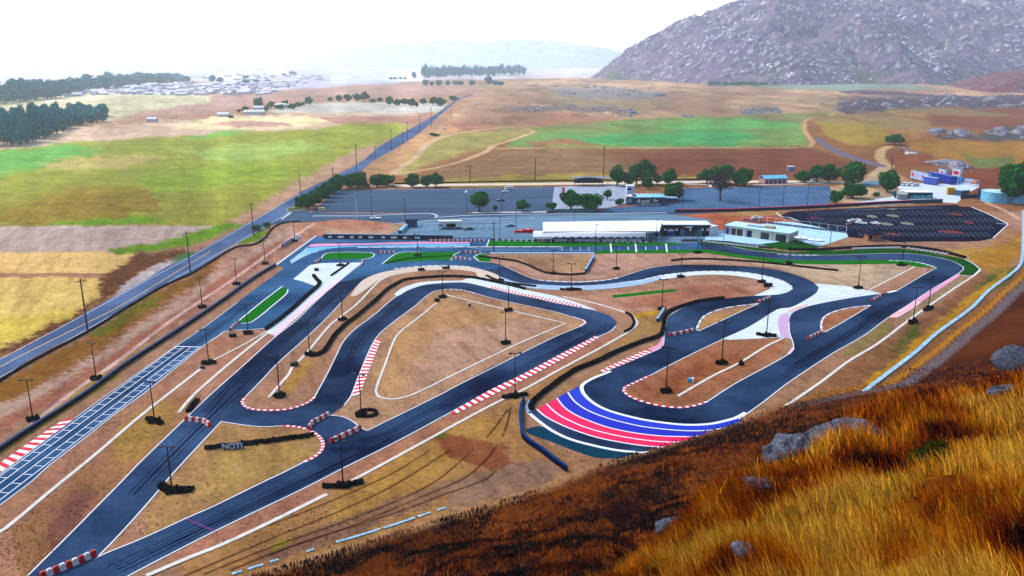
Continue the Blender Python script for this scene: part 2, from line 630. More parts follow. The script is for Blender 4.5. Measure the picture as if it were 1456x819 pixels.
# ------------------------------------------------------------------ the plain, one sheet out to the horizon
# (polygon in picture points, colour, wobble in picture points, softness)
PAINT = [
    # far plain
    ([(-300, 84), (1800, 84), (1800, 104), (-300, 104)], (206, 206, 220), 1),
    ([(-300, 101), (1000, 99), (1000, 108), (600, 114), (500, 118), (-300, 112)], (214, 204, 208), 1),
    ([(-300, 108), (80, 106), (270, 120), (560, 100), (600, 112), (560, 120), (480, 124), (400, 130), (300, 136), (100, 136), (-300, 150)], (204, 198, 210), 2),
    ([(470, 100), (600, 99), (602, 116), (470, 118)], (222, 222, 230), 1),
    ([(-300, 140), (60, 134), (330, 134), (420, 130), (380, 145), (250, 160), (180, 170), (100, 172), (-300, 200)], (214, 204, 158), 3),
    ([(60, 130), (150, 132), (220, 135), (60, 146)], (232, 220, 180), 2),
    ([(300, 135), (420, 128), (560, 120), (720, 118), (700, 130), (560, 142), (480, 140), (400, 150), (330, 158), (220, 168), (150, 172), (200, 158), (300, 146)], (190, 152, 132), 3),
    ([(400, 152), (440, 147), (560, 146), (640, 148), (625, 160), (560, 163), (400, 162), (380, 158)], (206, 200, 182), 2),
    ([(-300, 212), (120, 180), (260, 170), (420, 163), (600, 163), (600, 170), (430, 190), (200, 197), (50, 208), (-300, 240)], (222, 190, 158), 4),
    ([(240, 182), (300, 168), (430, 167), (470, 172), (420, 182), (330, 186)], (248, 226, 170), 3),
    ([(450, 167), (620, 164), (608, 176), (560, 180), (480, 177)], (186, 140, 118), 2),
    ([(330, 172), (400, 174), (420, 180), (340, 182), (290, 178)], (206, 160, 138), 2),
    # big green field
    ([(-300, 240), (60, 206), (200, 196), (330, 190), (450, 184), (500, 176), (590, 176), (575, 190), (520, 212), (470, 238), (420, 264), (370, 296), (330, 322), (-300, 322)], (160, 164, 66), 3),
    ([(-300, 255), (0, 212), (90, 206), (150, 210), (120, 222), (0, 250), (-300, 290)], (116, 176, 82), 5),
    ([(60, 232), (160, 220), (230, 222), (180, 236), (90, 242)], (196, 176, 104), 5),
    ([(250, 216), (400, 204), (480, 206), (420, 224), (330, 236)], (164, 186, 90), 6),
    ([(180, 250), (330, 236), (420, 236), (400, 258), (300, 272), (200, 276)], (150, 170, 60), 7),
    ([(0, 300), (120, 262), (200, 268), (230, 300), (120, 314), (0, 318)], (160, 140, 54), 8),
    ([(120, 312), (200, 308), (240, 316), (120, 320), (60, 321)], (120, 168, 40), 3),
    ([(300, 190), (360, 184), (330, 194), (250, 200)], (130, 190, 80), 3),
    ([(500, 216), (575, 192), (560, 208), (470, 250), (400, 292), (330, 324), (320, 322), (380, 285), (440, 248)], (196, 158, 124), 3),
    # grey headland, stubble, verge
    ([(-300, 321), (320, 321), (344, 318), (305, 336), (255, 346), (180, 352), (130, 359), (-300, 360)], (202, 184, 164), 2),
    ([(-300, 358), (150, 358), (188, 360), (180, 374), (160, 388), (60, 391), (-300, 392)], (240, 206, 124), 2),
    ([(-300, 389), (170, 388), (175, 394), (-300, 396)], (186, 140, 104), 1),
    ([(-300, 394), (166, 394), (150, 410), (130, 432), (100, 452), (40, 480), (-100, 540), (-300, 620)], (238, 210, 116), 3),
    ([(-100, 455), (60, 448), (110, 436), (100, 452), (40, 478), (-60, 520)], (228, 208, 90), 4),
    ([(148, 352), (215, 347), (258, 334), (325, 318), (346, 320), (306, 338), (250, 352), (200, 360), (160, 361)], (112, 160, 34), 3),
    ([(136, 394), (190, 362), (235, 358), (262, 352), (262, 362), (230, 376), (196, 390), (160, 412), (132, 440), (90, 466), (20, 500), (-80, 545), (-300, 650), (-300, 610), (-60, 525), (60, 470), (104, 448), (140, 418)], (116, 76, 46), 4),
    ([(228, 374), (262, 364), (272, 368), (225, 394), (170, 420), (150, 424), (176, 402)], (204, 198, 188), 2),
    ([(255, 362), (276, 356), (270, 366), (238, 376)], (60, 140, 70), 2),
    # strip between road and circuit
    ([(440, 300), (470, 318), (450, 337), (392, 378), (313, 432), (237, 482), (120, 562), (-60, 690), (-300, 860), (-300, 720), (0, 542), (127, 472), (240, 404), (335, 352), (392, 322), (410, 316)], (184, 144, 116), 3),
    ([(-300, 740), (0, 544), (127, 474), (230, 410), (300, 373), (330, 362), (300, 392), (240, 428), (190, 462), (140, 494), (60, 548), (0, 574), (-300, 760)], (146, 104, 44), 4),
    ([(110, 478), (160, 452), (206, 428), (230, 416), (226, 428), (180, 456), (140, 478)], (118, 122, 34), 4),
    ([(40, 540), (66, 526), (70, 534), (44, 548)], (120, 132, 40), 3),
    ([(-300, 770), (0, 578), (80, 540), (150, 494), (240, 436), (330, 378), (400, 330), (420, 318), (440, 318), (400, 345), (330, 396), (240, 455), (100, 556), (0, 612), (-300, 800)], (196, 168, 142), 3),
    ([(-300, 810), (0, 600), (150, 506), (260, 436), (380, 352), (400, 342), (410, 348), (330, 404), (180, 506), (0, 620), (-300, 830)], (172, 116, 88), 3),
    ([(-300, 850), (0, 640), (60, 590), (160, 520), (230, 480), (150, 545), (40, 620), (-100, 720)], (172, 152, 58), 4),
    ([(340, 340), (366, 324), (382, 320), (380, 332), (360, 346), (340, 350)], (110, 156, 40), 3),
    # infield and run-off, base colours
    ([(150, 850), (30, 850), (-300, 850), (-300, 700), (30, 700), (203, 560), (300, 480), (380, 470), (420, 460), (300, 560), (170, 690)], (186, 138, 106), 3),
    ([(76, 700), (140, 646), (200, 594), (240, 562), (280, 560), (262, 596), (200, 660), (160, 700), (40, 819), (-60, 850), (0, 770)], (172, 128, 84), 5),
    ([(130, 640), (230, 566), (250, 580), (200, 650), (170, 660)], (176, 142, 74), 8),
    ([(10, 790), (90, 700), (140, 690), (120, 740), (60, 800)], (150, 104, 84), 9),
    ([(230, 700), (316, 602), (380, 606), (450, 615), (458, 640), (400, 672), (270, 735), (150, 786)], (184, 148, 92), 2),
    ([(270, 700), (330, 640), (420, 632), (440, 650), (380, 676), (280, 722)], (192, 160, 90), 8),
    ([(282, 650), (300, 652), (310, 658), (286, 662)], (214, 196, 174), 3),
    ([(304, 662), (330, 662), (338, 668), (320, 672)], (214, 196, 174), 3),
    ([(345, 575), (392, 515), (470, 448), (540, 395), (600, 384), (520, 452), (470, 530), (440, 574), (380, 585)], (188, 146, 110), 2),
    ([(388, 562), (424, 520), (450, 508), (436, 530), (410, 560)], (190, 150, 70), 3),
    ([(478, 480), (504, 452), (530, 440), (500, 462)], (180, 150, 70), 3),
    ([(470, 590), (500, 560), (535, 480), (570, 452), (615, 414), (700, 424), (800, 446), (836, 460), (780, 482), (640, 554), (522, 614), (505, 604)], (196, 158, 116), 2),
    ([(540, 560), (565, 480), (630, 430), (700, 438), (740, 448), (640, 470), (600, 520), (570, 560)], (204, 162, 106), 9),
    ([(630, 470), (760, 452), (790, 462), (720, 498), (620, 545), (580, 560), (600, 500)], (202, 164, 132), 9),
    ([(660, 372), (720, 376), (770, 396), (850, 396), (930, 376), (1010, 374), (1100, 380), (1160, 402), (1240, 420), (1310, 390), (1330, 380), (1100, 368), (1000, 358), (700, 360)], (202, 164, 134), 2),
    ([(1060, 372), (1280, 374), (1298, 380), (1240, 410), (1190, 407), (1160, 400), (1120, 385)], (204, 184, 146), 2),
    ([(1300, 380), (1325, 381), (1262, 416), (1242, 412)], (196, 152, 118), 1),
    ([(698, 362), (845, 362), (832, 388), (780, 388), (740, 374)], (190, 156, 110), 3),
    ([(720, 366), (835, 364), (828, 380), (770, 384)], (168, 138, 96), 10),
    ([(770, 425), (850, 420), (950, 405), (1075, 396), (1090, 410), (1000, 424), (950, 444), (900, 446), (850, 440)], (198, 154, 122), 3),
    ([(880, 430), (940, 412), (1040, 404), (1074, 416), (1000, 424), (960, 438)], (180, 124, 92), 6),
    ([(896, 448), (930, 442), (944, 441), (940, 474), (910, 488), (880, 500), (870, 490), (904, 472), (910, 458)], (178, 142, 84), 3),
    ([(897, 445), (926, 440), (943, 441), (930, 448), (900, 452)], (206, 162, 50), 2),
    ([(880, 490), (936, 474), (938, 478), (860, 508), (770, 555), (745, 575), (740, 566), (790, 536)], (164, 144, 118), 3),
    ([(860, 520), (938, 484), (936, 497), (860, 526), (760, 580), (760, 575)], (180, 142, 90), 2),
    ([(888, 556), (900, 545), (1028, 482), (1118, 481), (1128, 494), (1000, 572), (940, 578)], (178, 122, 84), 3),
    ([(900, 556), (960, 528), (1040, 500), (1060, 506), (970, 556)], (160, 100, 62), 10),
    ([(1168, 470), (1168, 450), (1240, 434)], (176, 118, 78), 2),
    ([(990, 470), (998, 452), (1080, 432)], (196, 156, 92), 2),
    ([(1050, 597), (1121, 545), (1262, 453), (1290, 460), (1205, 515), (1110, 582), (1060, 610)], (172, 134, 100), 3),
    ([(1262, 453), (1366, 391), (1386, 394), (1290, 458)], (176, 152, 114), 2),
    ([(1060, 610), (1110, 582), (1205, 515), (1300, 455), (1390, 395), (1400, 380), (1456, 330), (1520, 330), (1456, 410), (1320, 512), (1262, 545), (1150, 590)], (150, 108, 72), 4),
    ([(1200, 500), (1262, 458), (1284, 452), (1270, 470), (1212, 508)], (140, 132, 74), 4),
    ([(1262, 500), (1300, 462), (1322, 450), (1310, 476), (1270, 504)], (84, 112, 44), 5),
    ([(1390, 410), (1430, 376), (1456, 368), (1440, 396), (1396, 424)], (54, 104, 34), 4),
    ([(1205, 560), (1262, 520), (1330, 460), (1400, 408), (1446, 376), (1440, 388), (1330, 476), (1240, 548)], (204, 156, 40), 3),
    ([(1260, 346), (1400, 343), (1436, 320), (1440, 300), (1400, 285), (1456, 285), (1500, 300), (1500, 360), (1440, 380), (1400, 384), (1370, 368), (1300, 350)], (182, 142, 112), 3),
    ([(1320, 356), (1400, 352), (1440, 340), (1456, 344), (1440, 366), (1400, 376), (1384, 372)], (204, 168, 84), 6),
    ([(1380, 366), (1440, 330), (1456, 330), (1456, 372), (1420, 384), (1400, 384)], (184, 138, 50), 8),
    # ground below the circuit
    ([(208, 820), (330, 768), (490, 690), (640, 608), (745, 556), (880, 482), (900, 476), (745, 575), (740, 600), (748, 624), (800, 668), (860, 668), (700, 720), (330, 830), (200, 860)], (180, 138, 84), 3),
    ([(180, 825), (300, 762), (440, 695), (560, 634), (640, 590), (870, 474), (880, 478), (745, 553), (640, 606), (490, 687), (330, 766), (205, 822)], (188, 134, 104), 2),
    ([(480, 700), (560, 660), (640, 616), (700, 590), (740, 600), (690, 650), (560, 720), (470, 745)], (186, 146, 74), 10),
    ([(616, 622), (640, 617), (700, 628), (732, 628), (722, 642), (736, 656), (790, 670), (770, 678), (700, 668), (640, 650)], (148, 92, 58), 6),
    ([(330, 800), (480, 740), (620, 690), (720, 664), (700, 672), (620, 715), (480, 770), (330, 816)], (150, 116, 88), 4),
    ([(640, 690), (760, 650), (820, 664), (770, 690), (640, 730)], (158, 128, 100), 5),
    ([(350, 790), (400, 768), (420, 766), (370, 790)], (160, 156, 40), 3),
    ([(742, 624), (750, 612), (800, 640), (860, 652), (900, 654), (870, 664), (800, 668)], (176, 134, 92), 3),
    ([(620, 622), (636, 616), (642, 618), (628, 625)], (96, 124, 36), 2),
    # right of the road, upper
    ([(560, 250), (600, 215), (640, 178), (690, 130), (800, 125), (1500, 125), (1500, 300), (560, 300)], (158, 112, 74), 2),
    ([(690, 120), (838, 112), (1200, 121), (1456, 118), (1600, 120), (1600, 170), (1180, 165), (900, 175), (760, 180), (660, 182), (620, 190), (640, 170), (672, 138)], (200, 160, 124), 3),
    ([(640, 175), (760, 160), (900, 166), (860, 176), (720, 182), (650, 186)], (182, 128, 102), 5),
    ([(740, 140), (900, 128), (960, 148), (900, 160), (800, 158)], (170, 142, 112), 8),
    ([(500, 256), (600, 195), (640, 180), (660, 184), (610, 215), (570, 240), (560, 252)], (200, 154, 108), 3),
    ([(560, 248), (622, 196), (720, 180), (780, 178), (730, 196), (680, 212), (620, 232), (580, 248)], (168, 156, 88), 3),
    ([(560, 262), (640, 236), (700, 214), (780, 210), (1156, 210), (1260, 236), (1240, 262), (560, 268)], (142, 100, 66), 4),
    ([(620, 244), (700, 214), (860, 212), (900, 240), (820, 256), (640, 260)], (148, 114, 80), 8),
    ([(900, 214), (1150, 211), (1250, 240), (1100, 256), (920, 250)], (134, 82, 60), 6),
    ([(700, 250), (900, 246), (1000, 252), (980, 260), (560, 266), (640, 256)], (158, 140, 66), 4),
    ([(716, 210), (740, 194), (760, 182), (900, 168), (1050, 164), (1190, 160), (1140, 178), (1148, 196), (1152, 208), (1000, 210)], (128, 158, 84), 2),
    ([(790, 196), (860, 190), (960, 186), (1040, 184), (1080, 196), (1030, 208), (900, 204), (820, 202)], (88, 168, 96), 6),
    ([(900, 178), (1040, 170), (1140, 172), (1130, 182), (980, 186)], (112, 176, 92), 4),
    ([(744, 202), (820, 198), (870, 206), (760, 209)], (160, 120, 82), 3),
    ([(1148, 166), (1240, 158), (1330, 154), (1500, 152), (1500, 300), (1300, 262), (1262, 236), (1160, 205), (1144, 180)], (152, 104, 66), 3),
    ([(1160, 172), (1240, 168), (1266, 200), (1230, 208), (1180, 196)], (168, 142, 60), 4),
    ([(1240, 160), (1310, 156), (1330, 180), (1300, 196), (1256, 190)], (172, 128, 78), 5),
    ([(1312, 154), (1500, 152), (1500, 186), (1400, 184), (1320, 180)], (142, 88, 66), 4),
    ([(1280, 200), (1360, 200), (1500, 204), (1500, 240), (1340, 230), (1300, 224)], (170, 124, 60), 5),
    ([(1370, 222), (1440, 222), (1450, 238), (1390, 236)], (112, 122, 66), 5),
    ([(1260, 214), (1320, 216), (1330, 236), (1280, 240), (1256, 232)], (150, 92, 60), 4),
    ([(1340, 240), (1500, 236), (1500, 284), (1400, 286), (1340, 262)], (132, 76, 54), 4),
    ([(1190, 136), (1330, 140), (1500, 134), (1500, 152), (1330, 153), (1240, 158), (1200, 150)], (118, 92, 92), 4),
    ([(1056, 118), (1200, 120), (1300, 122), (1210, 130), (1080, 128)], (164, 150, 120), 3),
    ([(1196, 262), (1260, 240), (1300, 262), (1300, 292), (1180, 296), (1185, 280)], (186, 150, 110), 3),
    ([(1176, 272), (1216, 262), (1264, 276), (1300, 286), (1216, 294)], (200, 172, 132), 3),
    # dirt island by the entrance
    ([(410, 316), (480, 311), (560, 312), (584, 320), (574, 332), (560, 337), (449, 337), (430, 345)], (202, 148, 112), 2),
    ([(450, 322), (500, 330), (560, 326), (550, 334), (470, 335)], (208, 176, 140), 3),
    ([(552, 320), (574, 319), (572, 326), (556, 326)], (170, 166, 120), 2),
    ([(1010, 302), (1110, 298), (1122, 306), (1130, 318), (1030, 322), (1020, 335), (1008, 320), (946, 312), (950, 305)], (186, 110, 74), 2),
    ([(1010, 302), (1110, 299), (1112, 307), (1060, 308)], (190, 152, 92), 2),
]
PAINT2 = [
    ([(1180, 128), (1260, 130), (1350, 136), (1600, 134), (1600, 140), (1340, 140), (1220, 134)], (96, 78, 96), 2),
    ([(1196, 146), (1230, 140), (1330, 139), (1600, 138), (1600, 152), (1340, 153), (1260, 156), (1210, 162), (1190, 156)], (92, 80, 88), 3),
    ([(1060, 117), (1180, 119), (1300, 121), (1330, 127), (1200, 128), (1080, 124)], (132, 150, 132), 2),
    ([(1010, 118), (1104, 118), (1106, 122), (1012, 122)], (40, 110, 96), 1),
    ([(1292, 116), (1330, 114.5), (1384, 115), (1380, 120), (1340, 122), (1310, 119)], (24, 104, 84), 1),
    ([(1325, 194), (1360, 188), (1390, 192), (1400, 198), (1350, 199)], (96, 82, 80), 2),
    ([(1396, 186), (1456, 180), (1600, 180), (1600, 200), (1420, 200), (1390, 196)], (92, 92, 84), 3),
    ([(780, 127), (860, 122), (930, 128), (950, 136), (880, 140), (800, 138)], (140, 132, 124), 4),
    ([(720, 153), (880, 150), (890, 158), (730, 160)], (128, 112, 104), 3),
    ([(1050, 156), (1105, 152), (1110, 161), (1056, 163)], (118, 120, 116), 2),
]
TRACKS = [  # pale dirt tracks: points, half width in metres, colour
    ([(560, 246), (590, 224), (608, 204), (640, 192), (690, 184), (760, 178)], 3.2, (214, 180, 138)),
    ([(566, 248), (640, 234), (690, 216), (700, 208), (712, 204), (760, 188), (752, 184), (736, 180)], 2.2, (206, 170, 126)),
    ([(700, 211), (900, 210), (1000, 210), (1150, 209), (1156, 202), (1144, 186), (1144, 172), (1160, 166), (1240, 163), (1330, 152)], 2.4, (204, 166, 116)),
    ([(1180, 164), (1192, 156), (1196, 150)], 4.0, (220, 186, 146)),
    ([(1262, 238), (1250, 224), (1252, 214), (1264, 208)], 3.0, (206, 170, 122)),
    ([(1232, 264), (1250, 244), (1262, 236)], 4.0, (206, 176, 136)),
    ([(0, 640), (100, 560), (170, 512), (240, 458), (330, 398), (400, 348), (446, 318)], .5, (226, 196, 176)),
    ([(1288, 600), (1330, 560), (1400, 505)], 0.1, (110, 90, 80)),
    ([(1402, 288), (1430, 300), (1450, 312)], .8, (226, 190, 160)),
]
RUTS = [  # eroded gullies below the circuit
    [(215, 819), (280, 790), (340, 762), (415, 735), (500, 700), (560, 672), (612, 640)],
    [(262, 819), (330, 790), (400, 760), (480, 728), (560, 690), (640, 640)],
    [(292, 816), (380, 780), (480, 745), (560, 714), (620, 684), (668, 644)],
    [(330, 810), (400, 782), (500, 748), (600, 706), (660, 680), (690, 655), (708, 632)],
    [(384, 789), (440, 768), (560, 730), (640, 700), (690, 682), (706, 668)],
    [(692, 622), (706, 605), (722, 582)],
    [(715, 620), (722, 600), (726, 580)],
]


def build_ground():
    ys = np.concatenate([[8000, 3000, 1700, 1200, 1000, 920, 880, 850], np.arange(834, 300, -1.15), np.arange(300, 92, -.8), np.arange(92, 85.6, -.35), [85.3, 85.1, 84.9]])
    r = np.array([U(CX, y)[1] for y in ys])
    xs = np.concatenate([np.linspace(-1900, -120, 30), np.arange(-100, 1560, 1.35), np.linspace(1580, 3400, 30)])
    az = np.arctan((xs - CX) / F)
    R, A = np.meshgrid(r, az, indexing='ij')
    X, Y = R * np.tan(A), R + 0 * A
    PX, PY = project(X, Y)
    # ragged edges: the outlines wander in world space
    lg = np.log(np.maximum(R, 30))
    big = fbm(X * .03, Y * .012, 4, 3)
    base = mixc((190, 150, 116), (172, 132, 98), big)
    n_a = fbm(X / (R * .030 + 1), Y / (R * .09 + 1), 5, 31) - .5
    n_b = fbm(X / (R * .030 + 1) + 40, Y / (R * .09 + 1) - 70, 5, 77) - .5
    n_c = fbm(PX * .11, PY * .5, 4, 12) - .5
    col = base.copy()
    def paint(col, items):
        for poly, c, wob in items:
            x0, x1 = min(p[0] for p in poly) - 3 * wob, max(p[0] for p in poly) + 3 * wob
            y0, y1 = min(p[1] for p in poly) - 2 * wob, max(p[1] for p in poly) + 2 * wob
            rows = np.where((PY.min(1) <= y1) & (PY.max(1) >= y0))[0]
            cols = np.where((xs >= x0) & (xs <= x1))[0]
            if not len(rows) or not len(cols):
                continue
            s = (slice(rows[0], rows[-1] + 1), slice(cols[0], cols[-1] + 1))
            acc = 0
            for q in (-.8, -.4, 0., .4, .8):          # three passes of the wander soften the edge
                acc = acc + inpoly(PX[s] + (n_a[s] * 5.5 + q * 1.1 + n_c[s] * 6) * wob, PY[s] + (n_b[s] * 2.4 + q * .55 + n_c[s] * 2) * wob, poly)
            t = acc / 5.0
            tone = 1 + (n_a[s] * .55 + n_c[s] * .35)
            cc = rgb(*c)[None, None, :] * tone[..., None]
            col[s] = col[s] * (1 - t[..., None]) + cc * t[..., None]
        return col

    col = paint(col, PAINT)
    for pts, hw, c in TRACKS:
        w = G(smooth(pts))
        xs_, ys_ = [p[0] for p in w], [p[1] for p in w]
        m = (X > min(xs_) - 15) & (X < max(xs_) + 15) & (Y > min(ys_) - 15) & (Y < max(ys_) + 15)
        d, _ = distline(X[m], Y[m], w)
        hw2 = hw + .0012 * Y[m]
        t = 1 - sstep(hw2 * .6, hw2 * 1.2, d + (n_a[m]) * hw2)
        col[m] = col[m] * (1 - t[:, None]) + rgb(*c) * t[:, None]
    for pts in RUTS:
        w = G(smooth(pts))
        xs_, ys_ = [p[0] for p in w], [p[1] for p in w]
        m = (X > min(xs_) - 3) & (X < max(xs_) + 3) & (Y > min(ys_) - 3) & (Y < max(ys_) + 3)
        d, _ = distline(X[m], Y[m], w)
        t = (1 - sstep(.12, .42, d)) * .8
        col[m] = col[m] * (1 - t[:, None]) + rgb(70, 42, 32) * t[:, None]
    # field texture: faint drill lines and mottling in the big field and dry grass tufts near by
    tuft = fbm(X * .9, Y * .9, 3, 55)
    near = 1 - sstep(260, 420, R)
    t = sstep(.56, .70, tuft) * near * .14
    col = mix3(col, rgb(120, 84, 50), t)
    t = sstep(.60, .72, fbm(X * .35 + 9, Y * .35, 4, 56)) * near * .30
    col = mix3(col, rgb(188, 152, 92), t * .7)
    mott = 1 + (.5 * (fbm(PX * .035, PY * .22, 4, 60) - .5) + .42 * (fbm(PX * .012, PY * .85, 4, 61) - .5)) * sstep(300, 500, R)
    # drill rows of the big field and the worked ground, running with the road
    ca, sa = math.cos(1.92), math.sin(1.92)
    uu, vv = X * ca + Y * sa, -X * sa + Y * ca
    rows_ = 1 + .20 * (fbm(uu * .006, vv * .11, 4, 63) - .5) * sstep(280, 420, R) + .16 * (fbm(uu * .02, vv * .5, 3, 64) - .5) * sstep(280, 420, R)
    col = col * (mott * rows_)[..., None]
    # the dirt about the circuit is browner and scuffed
    nr_ = 1 - sstep(380, 620, R)
    scuff = fbm(uu * .05, vv * .4, 4, 65)
    k_ = 1 - nr_ * (.03 + .20 * sstep(.50, .70, scuff))
    col = col * (1 + (k_[..., None] - 1) * np.array([.85, 1.0, .92]))
    col = col * (1 - nr_[..., None] * np.array([.09, .17, .11]))
    rgt = sstep(-60, 60, X + R * .05) * sstep(900, 1100, R) * (1 - sstep(3300, 3700, R))
    f1 = fbm(X * .006, Y * .0022, 5, 81)
    f2 = fbm(X * .010 + 7, Y * .003, 5, 83)
    col = mix3(col, rgb(136, 98, 78), rgt * sstep(.50, .62, f1) * .55)
    col = mix3(col, rgb(150, 138, 92), rgt * sstep(.54, .66, f2) * .6)
    col = mix3(col, rgb(112, 84, 70), rgt * sstep(.60, .68, fbm(X * .03, Y * .008, 4, 85)) * .5)
    col = paint(col, PAINT2)
    midr = sstep(500, 650, R) * sstep(0, 120, X) * (1 - sstep(1500, 2500, R))
    col = col * (1 - .16 * midr[..., None])
    col = col * (1 - .10 * (1 - sstep(500, 900, R))[..., None])
    V = np.stack([X.ravel(), Y.ravel(), np.zeros(X.size)], 1)
    Z = V[:, 2].reshape(X.shape)
    # gentle mounds: the rough ground beyond the green field, gullies near the viewer
    sub = np.zeros(X.shape)
    Z += sub
    V[:, 2] = Z.ravel()
    nr, na = X.shape
    idx = np.arange(nr * na).reshape(nr, na)
    Fq = np.stack([idx[:-1, :-1], idx[:-1, 1:], idx[1:, 1:], idx[1:, :-1]], -1).reshape(-1, 4)
    me = np_mesh('ground', V, Fq, np.clip(col, 0, .9).reshape(-1, 3))
    tag(link('ground', me, attr_mat('ground_soil', detail=((.02, .10), (.13, .22), (.8, .32), (4.0, .32)), bump=.25)), kind='structure')


# ------------------------------------------------------------------ mountain and far hills
def build_mountain(name, foot, zmax, slope, nseed, box, res, colf, rough=1.0, mt=None):
    xs = np.linspace(box[0], box[1], res[0])
    ys = np.linspace(box[2], box[3], res[1])
    X, Y = np.meshgrid(xs, ys)
    ins = inpoly(X, Y, foot)
    d, _ = distline(X, Y, list(foot) + [foot[0]])
    s = np.where(ins, d, -d)
    wob = (fbm(X * .004, Y * .004, 4, nseed) - .5) * 260 * rough
    s2 = np.maximum(s + wob * sstep(0, 250, s), 0)
    Z = zmax * (1 - np.exp(-s2 * slope / zmax))
    rid = 1 - np.abs(fbm(X * .006, Y * .006, 5, nseed + 5) * 2 - 1)
    Z = Z + (rid - .8) * 120 * rough * sstep(60, 700, s)
    Z = Z + (fbm(X * .03, Y * .03, 4, nseed + 8) - .5) * 26 * rough * sstep(10, 90, s)
    Z = np.where(s > 0, np.maximum(Z, -2), -3)
    col = colf(X, Y, Z)
    V = np.stack([X.ravel(), Y.ravel(), Z.ravel()], 1)
    nr, na = X.shape
    idx = np.arange(nr * na).reshape(nr, na)
    Fq = np.stack([idx[:-1, :-1], idx[:-1, 1:], idx[1:, 1:], idx[1:, :-1]], -1).reshape(-1, 4)
    ok = s.ravel()[Fq].max(1) > 0
    me = np_mesh(name, V, Fq[ok], col.reshape(-1, 3), True)
    tag(link(name, me, mt), kind='structure')
    return xs, ys, Z


def rocks_mesh(P, R, seed, squash=.7):
    """many angular boulders in one mesh"""
    g = np.random.default_rng(seed)
    bm = bmesh.new()
    bmesh.ops.create_icosphere(bm, subdivisions=1, radius=1.0)
    bv = np.array([v.co[:] for v in bm.verts])
    bf = np.array([[v.index for v in f.verts] for f in bm.faces])
    bm.free()
    n = len(P)
    k = len(bv)
    V = bv[None] * (1 + g.uniform(-.35, .3, (n, k, 1)))
    sc = R[:, None, None] * g.uniform(.55, 1.4, (n, 1, 3)) * np.array([1, 1, squash])
    V = V * sc
    a = g.uniform(0, 6.28, n)
    ca, sa = np.cos(a)[:, None], np.sin(a)[:, None]
    x = V[..., 0] * ca - V[..., 1] * sa
    y = V[..., 0] * sa + V[..., 1] * ca
    V = np.stack([x, y, V[..., 2]], -1) + P[:, None, :]
    Fa = bf[None] + (np.arange(n) * k)[:, None, None]
    return V.reshape(-1, 3), Fa.reshape(-1, 3), k

# ------------------------------------------------------------------ raise the terrain
build_ground()
build_hill()

grass_m = attr_mat('dry_grass', detail=((2.0, .12),), bump=0)


def acc_gold(x, y, g):
    d, s = distline(x, y, CREST)
    s = d * s
    df, sf = distline(x, y, FOOT)
    n = fbm(x * .05, y * .05, 4, 21)
    holes = fbm(x * .28, y * .28, 3, 91)
    return (s + (n - .5) * 26 > -9) & (df * sf > 3) & (holes < .64)


def acc_far(x, y, g):
    d, s = distline(x, y, CREST)
    s = d * s
    df, sf = distline(x, y, FOOT)
    n = fbm(x * .12, y * .12, 3, 44)
    thin = np.where(x > 70, .55, 1.0)
    return (df * sf > .8) & (s < 6) & (n + g.uniform(-.15, .15, len(x)) > .34) & (g.uniform(0, 1, len(x)) < thin)


blades('dry_grass', 520000, 7, 82, (-42, 52), .86, .028, [(36, 13, 8), (88, 30, 9), (166, 70, 12), (224, 122, 20), (244, 152, 30), (250, 188, 66)],
       'tall golden dry grass covering the crest of the near hillside', 'grass', acc_gold, 5, grass_m, .5)
blades('dry_scrub', 340000, 36, 235, (-34, 50), .55, .04, [(18, 9, 10), (44, 20, 16), (92, 38, 16), (156, 70, 20), (196, 104, 36)],
       'low rust brown scrub over the darker slope below the golden grass', 'scrub', acc_far, 6, grass_m, .3)


def green_ok(x, y, g):
    df, sf = distline(x, y, FOOT)
    return (fbm(x * .22, y * .22, 3, 64) > .60) & (df * sf > 5)


blades('green_grass', 16000, 8, 60, (5, 50), .7, .06, [(60, 66, 18), (110, 112, 26), (160, 160, 50)],
       'olive green tufts scattered among the golden grass of the near hillside', 'grass', green_ok, 8, grass_m, .5)

# grey boulders in the hillside grass
rock_m = mat('granite', (44, 47, 58), .9, .4, 1.6, bump=.2, rgb2=(92, 96, 108), scale2=6)
HROCKS = [(958, 757, 2.6, 'tall blue grey boulder leaning out of the golden grass, left of the others'),
          (972, 800, 1.6, 'dark boulder low in the grass below the tall leaning one'),
          (1062, 786, 2.0, 'pale topped boulder at the bottom edge between two tufts of golden grass'),
          (1080, 690, 2.0, 'small boulder half sunk in grass just below the long ledge'),
          (1318, 660, 1.5, 'small grey boulder beside the olive green bush on the slope'),
          (1446, 520, 3.6, 'dark boulder cut by the right edge above the golden grass'),
          (1430, 560, 2.4, 'grey boulder in the grass below the dark one at the right edge'),
          (1390, 650, 1.0, 'small pale stone in the grass on the right of the near slope')]


def hill_hit(px, py):
    a = (px - CX) / F
    b = -(py - CY) / F
    dy = CP + b * SP
    dz = -SP + b * CP
    t = np.exp(np.linspace(math.log(4), math.log(500), 1500))
    x, y, z = a * t, dy * t, H + dz * t
    hz = np.maximum(hill_z(x, y), 0)
    k = np.where(z < hz)[0]
    k = k[0] if len(k) else len(t) - 1
    return float(x[k]), float(y[k]), float(hz[k])


